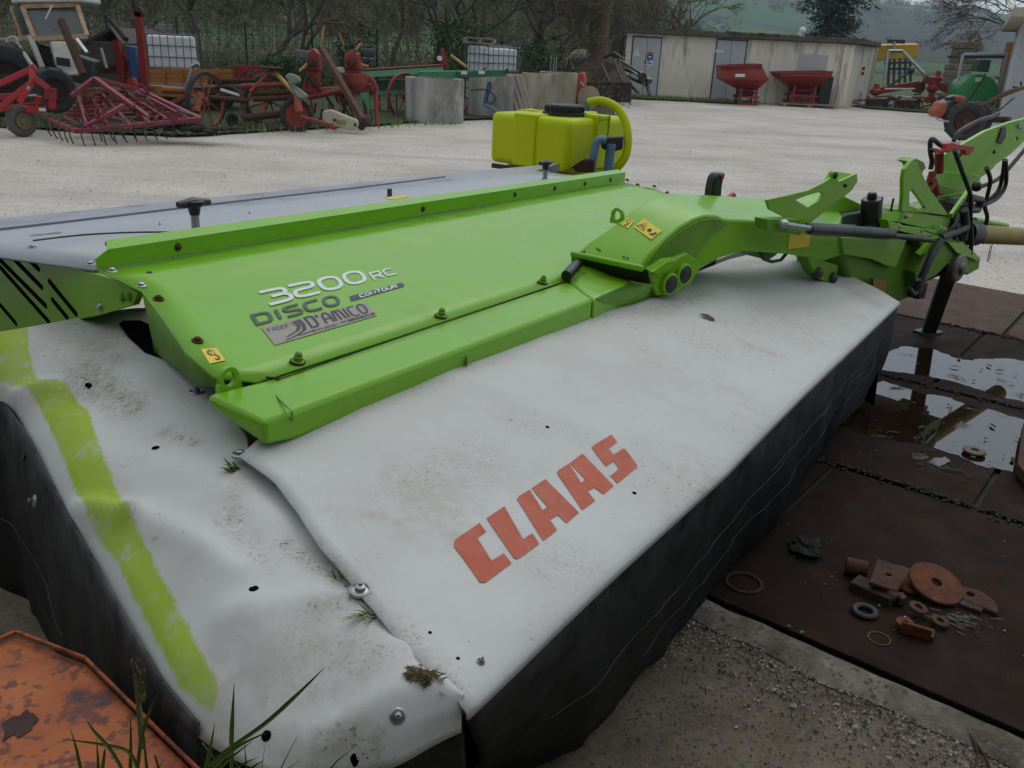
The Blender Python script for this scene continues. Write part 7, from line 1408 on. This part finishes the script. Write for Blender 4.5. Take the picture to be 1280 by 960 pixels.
m = MB(); m.prism([(-4.805,18.8,1.417), (-4.455,18.7,1.403), (-4.427,18.7,1.298), (-4.625,18.7,1.243), (-4.777,18.8,1.327)], (0, .3, 0)); m.build('grey_hopper', M('grey_sheet', (.09, .1, .11), .6), t, bevel=.02)
m = MB(); m.box(V((-3.703,18.8,1.07)), (.5, .25, .09)); m.build('pale_board', white_pl, t)
for p in ((-3.453,18.3,1.436), (-3.394,18.6,1.633)): m = MB(); m.ball(p, .06, 8); m.build('knob', rust, t)
rg = random.Random(17)
for k in range(16):
    q = V((-4.206,18.1,0.427)).lerp(V((-3.277,18.3,0.522)), k/15)+Vector((rg.gauss(0, .05), rg.gauss(0, .2), rg.gauss(0, .08))); m = MB(); d = Vector((rg.gauss(0, .12), rg.gauss(0, .1), -.3)); m.tube([q, q+d*.6+Vector((.05, 0, 0)), q+d], .025, 6); m.build('tine', rg.choice((rust, rust_dark, old_red, dark_steel)), t)
wheel(t, (-3.704,18.5,0.584), (.5, -.85, 0), .2, .12, tyre, rust, .6)
# conveyor bar with the cream chain guard
t = thing('chain_conveyor', 'long rusty conveyor arm ending in a cream chain guard on the gravel', 'conveyor', (-3.376,17.5,0.053))
m = MB(); m.bar((-4.089,18.1,1.509), (-3.121,17.4,0.178), .11, .1); m.build('conveyor_arm', M('brown_beam', (.13, .055, .035), .75, col2=(.07, .035, .025)), t)
gq = [V(p) for p in ((-3.895,17.2,0.318), (-3.847,17.2,0.379), (-3.709,17.2,0.4), (-3.186,17,0.249), (-3.141,17,0.179), (-3.204,17,0.073), (-3.311,17,0.053), (-3.87,17.2,0.143))]
m = MB(); m.prism(gq, (0, .12, 0)); gd_ = m.build('chain_guard', M('cream_guard', (.5, .48, .37), .6, col2=(.42, .4, .28)), t, bevel=.03)
m = MB(); m.prism([V(p)+Vector((0, -.006, 0)) for p in ((-3.601,17.1,0.236), (-3.378,17.05,0.222), (-3.41,17.05,0.147), (-3.603,17.1,0.163))], (0, .004, 0)); m.build('guard_marking', M('olive_mark', (.3, .3, .08), .6), gd_)
for p in ((-3.632,17.1,0.22), (-3.218,17,0.16)): m = MB(); m.cyl(V(p)-Vector((0, .01, 0)), V(p)+Vector((0, .01, 0)), .03, 10); m.build('guard_bolt', dark_steel, gd_)
m = MB(); m.ball((-3.067,17.1,0.218), .11, 8); m.ball((-3.039,17.2,0.256), .08, 8); m.ball((-3.115,17.1,0.128), .08, 8); m.build('sprocket_box', rust_dark, t)
m = MB(); m.bar((-3.802,16.9,0.183), (-3.572,16.8,0.101), .1, .06); m.build('guard_foot', old_red, t)

# ------------------------------------------------------------ right side: tedder, sprayer boom, fuel tank, pillar, walking tractor
t = thing('hay_tedder', 'red hay tedder with a raised grey frame and wheels in the grass at the right', 'hay tedder', (16.57,40,-0.046))
bars(t, 'frame_tube', steel, (((15.582,40.5,2.3), (15.584,40.2,0.864)), ((15.582,40.5,2.3), (16.242,40.6,2.331)), ((16.242,40.6,2.331), (17.116,40,1.469)), ((17.116,40,1.469), (17.186,40,1.309))), .07, False)
bars(t, 'boom', red, (((15.159,39.8,0.662), (16.883,39.8,1.039)), ((16.987,39.6,1.278), (18.026,39.4,0.848))), .13)
bars(t, 'drawbar', white_pl, (((15.41,39.7,0.776), (16.814,39.7,0.843)), ((15.945,39.6,0.511), (17.069,39.6,0.433))), .05, False)
bars(t, 'diagonal_strut', black_plastic, (((15.545,39.8,0.811), (16.444,39.9,1.504)),), .05, False)
m = MB(); m.ball((16.499,39.9,1.572), .16, 8); m.build('strut_head', dark_steel, t)
m = MB(); m.prism([(16.689,39.6,1.069), (17.118,39.6,1.155), (17.162,39.6,0.798), (16.985,39.6,0.659), (16.732,39.6,0.712)], (0, .4, 0)); m.build('gear_guard', rust, t, bevel=.05)
for a in ((15.036,39.6,0.73), (17.389,39.5,0.976), (17.414,39.5,0.553), (17.551,39.6,1.37)): m = MB(); m.lathe(V(a)-UP*.15, UP, [(.1, -.1), (.24, 0), (.24, .12), (.14, .2), (.1, .38), (0, .38)], 10); m.build('rotor_hub', red, t)
rg = random.Random(41)
for c_, n_ in (((14.96,39.4,0.211), 10), ((16.465,39.4,0.283), 10), ((17.343,39.4,0.522), 9), ((17.395,39.2,0.208), 7)):
    for k in range(n_): 
        q = V(c_)+Vector((rg.gauss(0, .35), rg.gauss(0, .3), rg.gauss(0, .1))); d = Vector((rg.gauss(0, .5), rg.gauss(0, .4), rg.gauss(-.05, .2))); m = MB(); m.tube([q, q+d], .035, 6); m.build('rotor_arm', rg.choice((old_red, rust, old_red, maroon)), t)
wheel(t, (15.612,39.2,0.188), (.3, -.95, 0), .3, .2, tyre, white_pl, .55)
m = MB(); m.prism([(14.615,39.2,0.369), (16.843,39.2,0.378), (16.913,39.2,0.053), (14.684,39.2,0.012)], (0, .3, 0)); m.build('tedder_curtain', M('dull_red_brown', (.09, .035, .03), .8, col2=(.05, .03, .025), amt=.9, scale=3), t)
t = thing('yellow_boom_cover', 'yellow folded hood panel raised on a dark tined rack beyond the shed', 'implement', (16.658,42,0.777))
m = MB(); m.prism([(15.219,42,2.515), (17.736,42.6,2.703), (17.788,42.6,2.126), (17.177,42.4,2.031), (15.458,42,1.852)], (0, .5, .05)); m.build('yellow_hood', M('golden_yellow', (.55, .33, .01), .5, col2=(.45, .25, .02), scale=1.5), t, bevel=.05)
m = MB(); m.box(V((16.433,42,2.74)), (.7, .3, .15)); m.build('hood_hinge', dark_steel, t)
m = MB(); m.tube([(16.284,41.8,2.731), (16.331,41.8,2.333)], .06, 8); m.build('hood_post', steel, t)
for x_ in range(5):
    a, b_ = (((16.376,42.2,1.995), (16.463,42,0.837)), ((16.592,42.2,2.005), (16.716,42,0.849)), ((16.844,42.2,2.017), (16.97,42,0.861)), ((17.096,42.2,2.029), (17.209,42,0.942)), ((17.346,42.3,2.074), (17.433,42,1.09)))[x_]; m = MB(); m.bar(a, b_, .09, .09); m.build('rack_tine', dark_steel, t)
for a, b_ in (((16.118,42,1.815), (17.413,42.2,1.908)), ((16.238,42,1.582), (17.471,42.2,1.637))): m = MB(); m.bar(a, b_, .1, .1); m.build('rack_rail', dark_steel, t)
t = thing('fuel_tank', 'round green fuel tank with white sticker inside a white pipe frame', 'tank', (17.592,36,0.162))
gt = M('fuel_tank_green', (.02, .22, .05), .4, col2=(.02, .17, .04), scale=2)
c0 = V((17.464,35.6,0.805)); m = MB(); rr = 23*35.6/1080; m.lathe(c0, (-.25, -.97, 0), [(0, 0), (rr*.8, .0), (rr*.97, -.06), (rr, -.2), (rr, -2.0), (rr*.9, -2.15), (0, -2.2)][::1], 32); m.build('tank_drum', gt, t)
m = MB(); m.prism([V(p) for p in ((17.176,35.45,1.44), (17.419,35.45,1.451), (17.424,35.45,1.307), (17.18,35.45,1.295))], (0, .02, 0)); m.build('tank_sticker', white_pl, t)
m = MB(); m.tube(catmull([(17.431,35.3,1.6), (17.238,35.2,1.191), (16.999,35.2,0.656), (16.882,35.2,0.239)], 5), .035, 6); m.build('tank_hose', hose, t)
m = MB(); m.box(V((17.425,35.8,1.878)), (.5, .5, .45)); m.build('pump_unit', M('pump_green', (.03, .07, .05), .5), t, bevel=.05)
m = MB(); m.bar((17.287,36,0.117), (18.545,36,0.147), .8, .12); m.build('tank_stand', dark_steel, t)
t = thing('pipe_shelter', 'white pipe frame with a dark sheet standing over the green tank', 'frame', (18.563,37,0.144)); bars(t, 'frame_pipe', M('dull_white_pipe', (.42, .43, .45), .5), (((17.217,37,2.266), (17.246,37,0.637)), ((18.913,37,2.345), (19.038,37,0.322)), ((17.217,37,2.266), (18.944,37,2.347)), ((19.185,38,1.492), (19.801,38,1.398)), ((17.696,38,1.669), (17.837,38,0.93))), .06, False)
m = MB(); m.prism([(17.294,37,2.21), (18.865,37,2.284), (18.887,37,2.196), (17.315,37,2.122)], (0, 1.5, 0)); m.build('roof_sheet', dark_steel, t)
t = thing('ruined_pillar', 'crumbling stone pillar of an old wall behind the green tank', 'pillar', (20.859,45,0.412)); stm = M('ruin_stone', (.24, .21, .17), .95, col2=(.13, .11, .09), amt=.9, scale=2, bump=.4, bscale=9, spot=(.05, .04, .03), spot_at=.6, spot_scale=2)
rg = random.Random(5); m = MB(); p0, p1 = V((20.82,45,0.41)), V((20.616,45,2.958))
for k in range(9):
    q = lerp(vx(p0), Vector((p0.x+.15, p0.y, p1.z)), (k+.5)/9); st = MB(); w_ = 1.0+rg.uniform(-.12, .12); st.box(q+Vector((rg.uniform(-.06, .06), 0, 0)), (w_, .9, p1.z/9-.02), rg.uniform(-.05, .05)); st.build('stone', stm, t, bevel=.06)
m = MB(); m.prism([(21.032,45.5,2.837), (21.81,45.5,3.162), (22.184,45.5,2.746), (21.851,45.5,2.512), (21.194,45.5,2.481)], (0, .6, 0)); m.build('wall_stub', stm, t, bevel=.05)
t = thing('brick_chimney', 'short orange brick stack peeping out left of the white building', 'chimney', (22.148,42,0.343)); 
for k in range(6): m = MB(); q = V((21.738,42,2.654)); m.box(Vector((q.x, q.y, q.z-.9+k*.22)), (.55, .5, .21)); m.build('brick', M('orange_brick', (.3, .12, .05), .85), t, bevel=.01)
m = MB(); q = V((21.738,42,2.654)); m.box(Vector((q.x, q.y, (q.z-1)/2)), (.5, .45, q.z-1)); m.build('stack_base', stm, t)
t = thing('white_building', 'pale rendered building with a cream eave at the right edge', 'building', (15.743,29,0.283))
wa, wb = vx((15.113,29,0.253)), vx((16.934,26,0.561)); m = MB(); m.prism([wa, wb, wb+Vector((6, 10, 0)), wa+Vector((4.5, 9, 0))], (0, 0, 3.2)); m.build('wall', M('pale_grey_render', (.4, .42, .44), .8, col2=(.35, .37, .39), scale=1.5), t)
wa2 = vx((15.079,28.6,0.28)); m = MB(); m.prism([wa2+Vector((-.9, -.6, 3.2)), wb+Vector((0, -1.2, 3.2)), wb+Vector((6, 10, 3.2)), wa+Vector((3.9, 9, 3.2))], (0, 0, .28)); m.build('eave', M('cream_eave', (.42, .37, .29), .8), t, bevel=.03)
m = MB(); m.tube([wa+Vector((.1, -.09, 0)), wa+Vector((.1, -.09, 3.1))], .05, 8); m.build('downpipe', M('dull_white_pipe', (.42, .43, .45), .5), t)
# walking tractor
t = thing('walking_tractor', 'orange two wheeled walking tractor with long handlebars at the right', 'walking tractor', (10.775,22,0.069))
wheel(t, (10.434,21.6,0.551), (-.15, -.98, 0), .45, .3, tyre, rust, .55)
wheel(t, (11.109,22.6,0.529), (-.15, -.98, 0), .45, .3, tyre, rust, .55)
m = MB(); m.prism([(9.844,21.8,0.6), (9.911,21.8,0.896), (10.265,21.9,1.053), (10.5,21.9,1.028), (10.474,21.8,0.777), (10.175,21.7,0.55), (9.982,21.7,0.559)], (0, .5, 0)); m.build('engine', dark_steel, t, bevel=.05)
m = MB(); m.prism([(9.711,21.6,0.717), (9.831,21.6,0.939), (9.947,21.6,0.927), (9.974,21.6,0.729), (9.856,21.6,0.578), (9.754,21.6,0.61)], (0, .5, 0)); m.build('engine_cowl', orange_red, t, bevel=.04)
m = MB(); m.prism([(10.172,21.6,1.099), (10.321,21.6,1.106), (10.384,21.6,1.002), (10.334,21.6,0.891), (10.209,21.6,0.939)], (0, .3, 0)); m.build('fuel_canister', orange_red, t, bevel=.04)
m = MB(); m.prism([(10.076,21.9,1.044), (10.286,21.9,1.126), (10.328,21.9,0.947), (10.147,21.9,0.901)], (0, .3, 0)); m.build('air_filter', black_plastic, t, bevel=.04)
m = MB(); m.tube(catmull([(9.671,21.5,0.613), (9.781,21.5,0.545), (10.015,21.5,0.52)], 5), .02, 6); m.build('front_bumper', steel, t)
m = MB(); m.tube(catmull([(10.548,21.7,0.75), (10.755,21.2,1.058), (10.899,20.8,1.276), (11.32,20.4,1.447)], 5), .04, 8); m.build('handlebar', M('worn_handlebar', (.16, .07, .04), .7), t)
m = MB(); m.tube(catmull([(10.868,22.2,0.733), (11.149,21.8,1.064), (11.472,21.3,1.352)], 5), .03, 8); m.build('handlebar', MATS['worn_handlebar'], t)
m = MB(); m.tube([(10.949,20.8,1.364), (11.15,20.8,1.356), (11.097,20.8,1.49)], .025, 6); m.build('clutch_lever', rust_dark, t)
m = MB(); m.tube(catmull([(10.751,21.4,0.563), (10.902,21.2,0.764), (11.041,20.8,1.145)], 5), .015, 6); m.build('control_cable', hose, t)
m = MB(); m.bar((10.92,22,0.601), (11.429,21.5,0.625), .3, .14); m.build('gearbox', rust_dark, t, bevel=.03)

# ------------------------------------------------------------ wire fence behind the machines
t = thing('wire_fence', 'dark wire mesh fence behind the parked machines', 'fence', (-8, 28, 0)); fa, fb = Vector((-26, 27, 0)), Vector((3.2, 33, 0)); pm = M('dark_post', (.02, .022, .02), .7)
for k in range(15): m = MB(); q = fa.lerp(fb, k/14); m.bar(q, q+UP*2.05, .06, .06); m.build('fence_post', pm, t)
m = MB()
for k in range(7): z = UP*(.15+k*.3); m.tube([fa+z, fb+z], .006, 3)
for k in range(150): q = fa.lerp(fb, k/149); m.tube([q, q+UP*1.95], .004, 3)
o = m.build('wire_mesh', pm, t); o['kind'] = 'stuff'

# ------------------------------------------------------------ trees
def grow(tk_, cr, p, d, ln, r, depth, rg, droop=0., spread=.55, tw=.4):
    n = 3 if depth > 2 else 2; pts = [p]; q = p.copy(); dd = d.copy()
    for _ in range(n):
        dd = (dd + Vector((rg.gauss(0, .16), rg.gauss(0, .16), rg.gauss(0, .1)-droop))).normalized(); q = q+dd*ln/n; pts.append(q)
    rs = [r*(1-.45*i/n) for i in range(n+1)]
    (tk_ if depth > 2 else cr).tube(pts, rs, 6 if depth > 3 else (4 if depth > 1 else 3), cap=False)
    if depth == 0:
        for _ in range(9):
            a = pts[rg.randint(0, n)]; e_ = (dd+Vector((rg.gauss(0, .6), rg.gauss(0, .6), rg.gauss(0, .5)-droop))).normalized()*tw*rg.uniform(.6, 1.3); s_ = e_.cross(Vector((rg.gauss(0, 1), rg.gauss(0, 1), .3))).normalized()*.008; cr.add([a-s_, a+s_, a+e_], [(0, 1, 2)])
        return
    for k in range(rg.choice((2, 3, 3)) if depth > 1 else 4):
        a = pts[-1] if k < 2 else pts[rg.randint(1, n)]; ax = Vector((rg.gauss(0, 1), rg.gauss(0, 1), rg.gauss(0, .6))).normalized()
        e_ = (dd + ax*spread*rg.uniform(.7, 1.4) + UP*.08).normalized(); grow(tk_, cr, a.copy(), e_, ln*rg.uniform(.62, .85), r*.55, depth-1, rg, droop, spread, tw)
def bare_tree(seed, h, r, label, mat, loc, forks=1, depth=5, spread=.6, group='bare trees behind the fence', lean=(0, 0)):
    rg = random.Random(seed); t = thing('bare_tree', label, 'tree', loc, group); tk_, cr = MB(), MB(); o = V(loc)
    for f in range(forks): grow(tk_, cr, o+Vector((f*.25, 0, 0)), Vector((rg.gauss(0, .18)+lean[0], rg.gauss(0, .1)+lean[1], 1)).normalized(), h*.26, r*.72, depth, rg, 0, spread, h*.06)
    tk_.build('trunk', bark, t); cr.build('crown', mat, t, smooth=False); return t
spots = [(-22, 31, 8), (-17.5, 34, 9), (-13, 30.5, 7.5), (-10.2, 36, 9), (-7.6, 31, 7), (-5.4, 35, 8.5), (-3.3, 31.5, 7), (-1.2, 36, 8), (.8, 33.5, 6.5), (4.3, 43, 7), (7, 47, 8), (-26, 38, 10), (-14.5, 41, 10), (-2.4, 42, 9)]
words_ = ['far left, behind the tractor cab', 'behind the red mast', 'behind the caged tank on the trailer', 'tall, between trailer and rake', 'behind the rusty side rake', 'tall, above the red planter', 'behind the green seed drill', 'above the leaning orange arm', 'behind the paired caged tanks', 'behind the left end of the shed roof', 'behind the shed doors', 'at the left picture edge', 'far back, above the orange trailer', 'far back, above the seed drill']
protos = [bare_tree(101+k, 7.5, .16+.03*k, 'bare %s tree ' % ('olive tinged', 'brown twigged', 'budding', 'grey brown')[k] + words_[k], (twig_green, twig_mat, twig_green, twig_mat)[k], spots[k]+(0,) if 0 else (spots[k][0], spots[k][1], 0), forks=2 if k % 2 == 0 else 1, spread=.5+.08*k) for k in range(4)]
for k in range(4, len(spots)):
    dup(protos[k % 4], (spots[k][0], spots[k][1], 0), k*1.3, 'bare %s tree ' % ('olive tinged', 'brown twigged', 'budding', 'grey brown')[k % 4] + words_[k], spots[k][2]/7.5)
# gnarled dark tree with spreading limbs left of the big trunk
bare_tree(77, 7, .28, 'dark gnarled spreading tree left of the big trunk', twig_mat, (-0.263,33,0.601)[:2]+(0,), 2, 5, .8)
bare_tree(78, 6, .22, 'dark gnarled low tree behind the rusty bucket', twig_mat, (1.532,43,0.372)[:2]+(0,), 2, 5, .8)
# big straight trunk, ivy column beside it
t = thing('big_trunk_tree', 'tall straight reddish brown trunk left of the shed', 'tree', vx((2.593,34.3,1.813))); m = MB(); c = vx((2.593,34.3,1.813)); m.tube([c, c+UP*.6, c+Vector((-.07, 0, 2.2)), c+Vector((-.02, 0, 6)), c+Vector((0, 0, 9))], [.6, .44, .38, .36, .31], 14); m.build('trunk', M('red_brown_bark', (.16, .1, .078), .95, col2=(.075, .05, .04), amt=.9, scale=4, bump=.8, bscale=10, stretch=(2, 2, .4)), t, ang=80)
tk_, cr = MB(), MB(); rg = random.Random(12)
for z in (5.2, 6.3, 7.4, 8.6): grow(tk_, cr, c+UP*z, Vector((rg.gauss(0, 1), rg.gauss(0, .5), .5)).normalized(), 2.2, .12, 4, rg, .05, .6, .4)
tk_.build('limb', bark, t); cr.build('crown', twig_mat, t, smooth=False)
t = thing('ivy_trunk_tree', 'dark ivy clad trunk just left of the shed corner', 'tree', (3.75, 39.5, 0)); c = V((3.75, 39.5, 0)); m = MB(); m.tube([c, c+UP*4, c+UP*9], [.3, .25, .2], 10); m.build('trunk', bark, t)
m = MB(); rg = random.Random(13)
for k in range(26): leaves(m, c+UP*(.3+k*.26)+Vector((rg.gauss(0, .1), 0, 0)), (.55, .5, .35), 60, .07, rg)
m.build('ivy', ivy, t, smooth=False)
# slender bare trees over the shed roof
for k, (p, h) in enumerate((((5.134,43,1.943), 5.5), ((6.754,46,2.022), 5))): bare_tree(210+k, h, .1, ('slender bare tree showing over the left end of the shed roof', 'slim bare tree second from the shed corner, above the roof')[k], twig_mat, (p[0], p[1], 0), 2, 4, .5)
# evergreen bushes
def bush(loc, rad, n, label, seed, mat=ever, size=.07):
    rg = random.Random(seed); t = thing('evergreen_bush', label, 'bush', loc, 'evergreen bushes behind the fence'); m = MB(); c = V(loc)+UP*rad[2]*.85
    for k in range(9):
        q = Vector((rg.uniform(-.6, .6)*rad[0], rg.uniform(-.6, .6)*rad[1], rg.uniform(-.55, .6)*rad[2])); leaves(m, c+q, (rad[0]*.5, rad[1]*.5, rad[2]*.42), n//9, size, rg)
    m.build('foliage', mat, t, smooth=False); s_ = MB()
    for k in range(5): s_.tube([V(loc)+Vector((rg.gauss(0, .1), rg.gauss(0, .1), 0)), c+Vector((rg.gauss(0, .4)*rad[0], rg.gauss(0, .3), 0))], [.05, .02], 5)
    s_.build('stem', bark, t); return t
bush((-1.95, 31, 0), (1.5, 1, 1.5), 2600, 'leafy green bush behind the orange sloping arm', 1)
bush((.75, 31.5, 0), (1.4, 1, 1.1), 2200, 'leafy green bush behind the right caged tank', 2)
bush((-5.6, 30, 0), (.8, .7, 1.3), 1400, 'dark narrow bush between the two red planter towers', 3, ivy)
bush((-7.8, 29.5, 0), (1.2, .8, .7), 1500, 'low green bush behind the side rake', 4)
bush((-20.5, 30, 0), (2.2, 1.2, 2.2), 2400, 'large dark bush behind the tractor and hut', 5, ivy, .1)
bush((2.4, 34.5, 0), (.9, .8, .9), 1100, 'small bush at the foot of the big trunk', 6)
# undergrowth: a tangle nobody could count
m = MB(); rg = random.Random(23)
for _ in range(2600):
    x = rg.uniform(-27, 3); y = 28.5+rg.uniform(0, 6)+.2*(x+27)*.3; a = Vector((x, y, 0)); e_ = Vector((rg.gauss(0, .8), rg.gauss(0, .5), 1)).normalized()*rg.uniform(.6, 2.0); m.tube([a, a+e_*.6+Vector((rg.gauss(0, .1), 0, 0)), a+e_+Vector((rg.gauss(0, .3), 0, -.1))], [.011, .009, .003], 3, cap=False)
tag(m.build('undergrowth', twig_green, smooth=False, loc=(0, 0, 0)), kind='stuff')
m = MB()
for _ in range(900):
    x = rg.uniform(-27, 3.3); y = 27.8+rg.uniform(0, 8); leaves(m, (x, y, rg.uniform(.1, .7)), (.5, .4, .35), 14, .06, rg)
tag(m.build('brambles', M('bramble_leaves', (.05, .075, .025), .7, col2=(.07, .06, .03), amt=.9, scale=.7), smooth=False, loc=(0, 0, 0)), kind='stuff')
m = MB(); rg = random.Random(33)
for _ in range(620):
    x = rg.uniform(-34, 2.0); y = rg.uniform(33, 56); s_ = rg.uniform(.8, 1.9); leaves(m, (x, y, s_*.5+6.5*rg.random()**1.6), (s_, s_*.8, s_*.9), 75, .05, rg)
for _ in range(420):
    x = rg.uniform(-30, 2.5); y = rg.uniform(30, 37); s_ = rg.uniform(.5, 1.1); leaves(m, (x, y, rg.uniform(.2, 2.0)), (s_, s_*.8, s_*.8), 70, .045, rg)
tag(m.build('thicket', M('olive_thicket', (.15, .13, .075), .9, col2=(.1, .11, .04), amt=1, scale=.22), smooth=False, loc=(0, 0, 0)), kind='stuff')
# far wood on the slope
m = MB(); rg = random.Random(29)
for _ in range(480):
    az = R(rg.uniform(-38, 8)); r = rg.uniform(48, 210); x, y = r*math.sin(az), r*math.cos(az); h = rg.uniform(6, 11); z = max(-.1, hill_h(x, y)) if r > 90 else -.1
    a = Vector((x, y, z))
    if r > 110: m.tube([a, a+UP*h*.9], [.1, .03], 4, cap=False)
    for k in range(26):
        q = a+UP*h*rg.uniform(.25, .95); e_ = Vector((rg.gauss(0, 1), rg.gauss(0, 1), .55)).normalized()*h*.22*rg.uniform(.6, 1.2); m.tube([q, q+e_], [.035, .012], 3, cap=False)
        for j in range(16):
            q2 = q+e_*rg.uniform(.3, 1); e2 = (e_.normalized()+Vector((rg.gauss(0, .7), rg.gauss(0, .7), rg.gauss(.2, .5)))).normalized()*rg.uniform(.6, 1.6); s_ = Vector((-e2.y, e2.x, .1)).normalized()*.022; m.add([q2-s_, q2+s_, q2+e2], [(0, 1, 2)])
tag(m.build('far_wood', M('far_twigs', (.14, .12, .08), .95, col2=(.1, .105, .05), amt=1, scale=.12), smooth=False, loc=(0, 0, 0)), kind='stuff')
# a house far off among the trees
t = thing('far_house', 'small white house far off among the trees', 'house', (-38.639,150,4.573)); c = V((-38.612,150,5.166)); m = MB(); m.box(c, (4.5, 3, 1.6)); m.build('wall', white_pl, t); m = MB(); m.prism([c+Vector((-2.6, -1.7, .8)), c+Vector((2.6, -1.7, .8)), c+Vector((2.6, 0, 1.7)), c+Vector((-2.6, 0, 1.7))], (0, 0, .1)); m.build('roof', M('house_roof', (.3, .28, .27), .8), t)
for k in range(4): m = MB(); m.box(c+Vector((-1.5+k, -1.52, .1)), (.5, .05, .6)); m.build('window', glass, t)
# conifer behind the shed
t = thing('conifer', 'dark spreading conifer rising behind the shed roof', 'conifer', (15.6, 49, 0)); c = V((15.6, 49, 0)); m = MB(); m.tube([c, c+UP*7], [.25, .1], 8); m.build('trunk', bark, t)
rg = random.Random(51); lm, nm = MB(), MB()
for k in range(62):
    z = 2.6+k*.075+rg.uniform(-.2, .2); a = rg.uniform(0, 6.28); L_ = rg.uniform(1.1, 2.5)*(1-.06*(z-2.6)); d = Vector((math.cos(a), math.sin(a), rg.uniform(.0, .55))); p = c+UP*z; pts = [p, p+d*L_*.5+UP*.1, p+d*L_-UP*.45]; lm.tube(pts, [.04, .025, .01], 4, cap=False)
    for j in range(150):
        s_ = rg.uniform(.15, 1); q = (pts[0].lerp(pts[1], s_*2) if s_ < .5 else pts[1].lerp(pts[2], s_*2-1))+Vector((rg.gauss(0, .2), rg.gauss(0, .2), rg.gauss(-.06, .12))); e_ = (d*.6+Vector((rg.gauss(0, .7), rg.gauss(0, .7), rg.gauss(-.45, .4)))).normalized()*.22; w_ = e_.cross(Vector((rg.gauss(0, 1), rg.gauss(0, 1), 1))).normalized()*.04; nm.add([q-w_, q+w_, q+e_], [(0, 1, 2)])
lm.build('limb', bark, t); nm.build('needles', needle, t, smooth=False)
# bare tree reaching in from the right
c = vx((21.631,40,1.422)); t = thing('bare_tree', 'bare tree reaching its branches in from the right edge over the fuel tank', 'tree', c); tk_, cr = MB(), MB(); rg = random.Random(61); tk_.tube([c, c+UP*2.8, c+Vector((-.2, 0, 4.6))], [.22, .19, .15], 8)
for k in range(7): grow(tk_, cr, c+Vector((-.15, 0, 2.9+k*.32)), Vector((-1, rg.gauss(0, .25), rg.uniform(-.15, .5))).normalized(), 1.7, .045, 4, rg, .05, .5, .3)
tk_.build('trunk', bark, t); cr.build('crown', twig_mat, t, smooth=False)
# low growth on the verges
m = MB(); rg = random.Random(71)
for _ in range(5200):
    r_ = rg.random()
    if r_ < .35: p = Vector((rg.uniform(3.6, 9.4), rg.gauss(36.8, .35), .04))
    elif r_ < .8: x = rg.uniform(-19, -1.5); p = Vector((x, 14.6+max(0, (x+5.6))*1.2+abs(rg.gauss(0, 2.2)), .03))
    else: p = Vector((rg.uniform(14.4, 27), rg.uniform(37, 40.5), .04))
    h = rg.uniform(.06, .2); a = rg.uniform(0, 6.3); d = Vector((math.cos(a)*.4, math.sin(a)*.4, 1))*h; s_ = Vector((-math.sin(a), math.cos(a), 0))*.012; m.add([p-s_, p+s_, p+d], [(0, 1, 2)])
tag(m.build('verge_grass', grass_m, smooth=False, loc=(0, 0, 0)), kind='stuff')

# unseen barn added behind the camera to darken near ground and camera-facing sides
t = thing('added_shade_barn', 'unseen dark boarded barn added behind the viewpoint to shade the near side', 'barn', (0, -6, 0)); bw = M('shade_barn_boards', (.06, .045, .035), .9, col2=(.035, .028, .024), scale=3, stretch=(5, 5, .6), bump=.2)
for k in range(40): m = MB(); m.box(V((-15.6+k*.8, -3.6, 2.6)), (.78, .05, 5.2)); m.build('wall_board', bw, t)
m = MB(); m.prism([(-16, -2.6, 5.1), (16, -2.6, 5.1), (16, -9, 8), (-16, -9, 8)], (0, 0, .15)); m.build('roof', M('shade_barn_roof', (.09, .05, .04), .9), t)
for x in (-15.9, 15.9): m = MB(); m.prism([(x, -3.6, 0), (x, -12, 0), (x, -12, 5.2), (x, -9, 7.8), (x, -3.6, 5.2)], (.05, 0, 0)); m.build('gable_wall', bw, t)
# the grey air between here and the hills
hz = MB(); hz.box((0, 900, 85), (2740, 2050, 200)); hzo = hz.build('haze', bpy.data.materials.new('haze_air'), smooth=False, loc=(0, 0, 0)); tag(hzo, kind='stuff'); hm_ = hzo.data.materials[0]; hm_.use_nodes = True; hm_.node_tree.nodes.remove(hm_.node_tree.nodes['Principled BSDF'])
pv = hm_.node_tree.nodes.new('ShaderNodeVolumePrincipled'); pv.inputs['Density'].default_value = .00036; pv.inputs['Color'].default_value = (.72, .88, 1.0, 1); hm_.node_tree.links.new(pv.outputs[0], hm_.node_tree.nodes['Material Output'].inputs['Volume'])
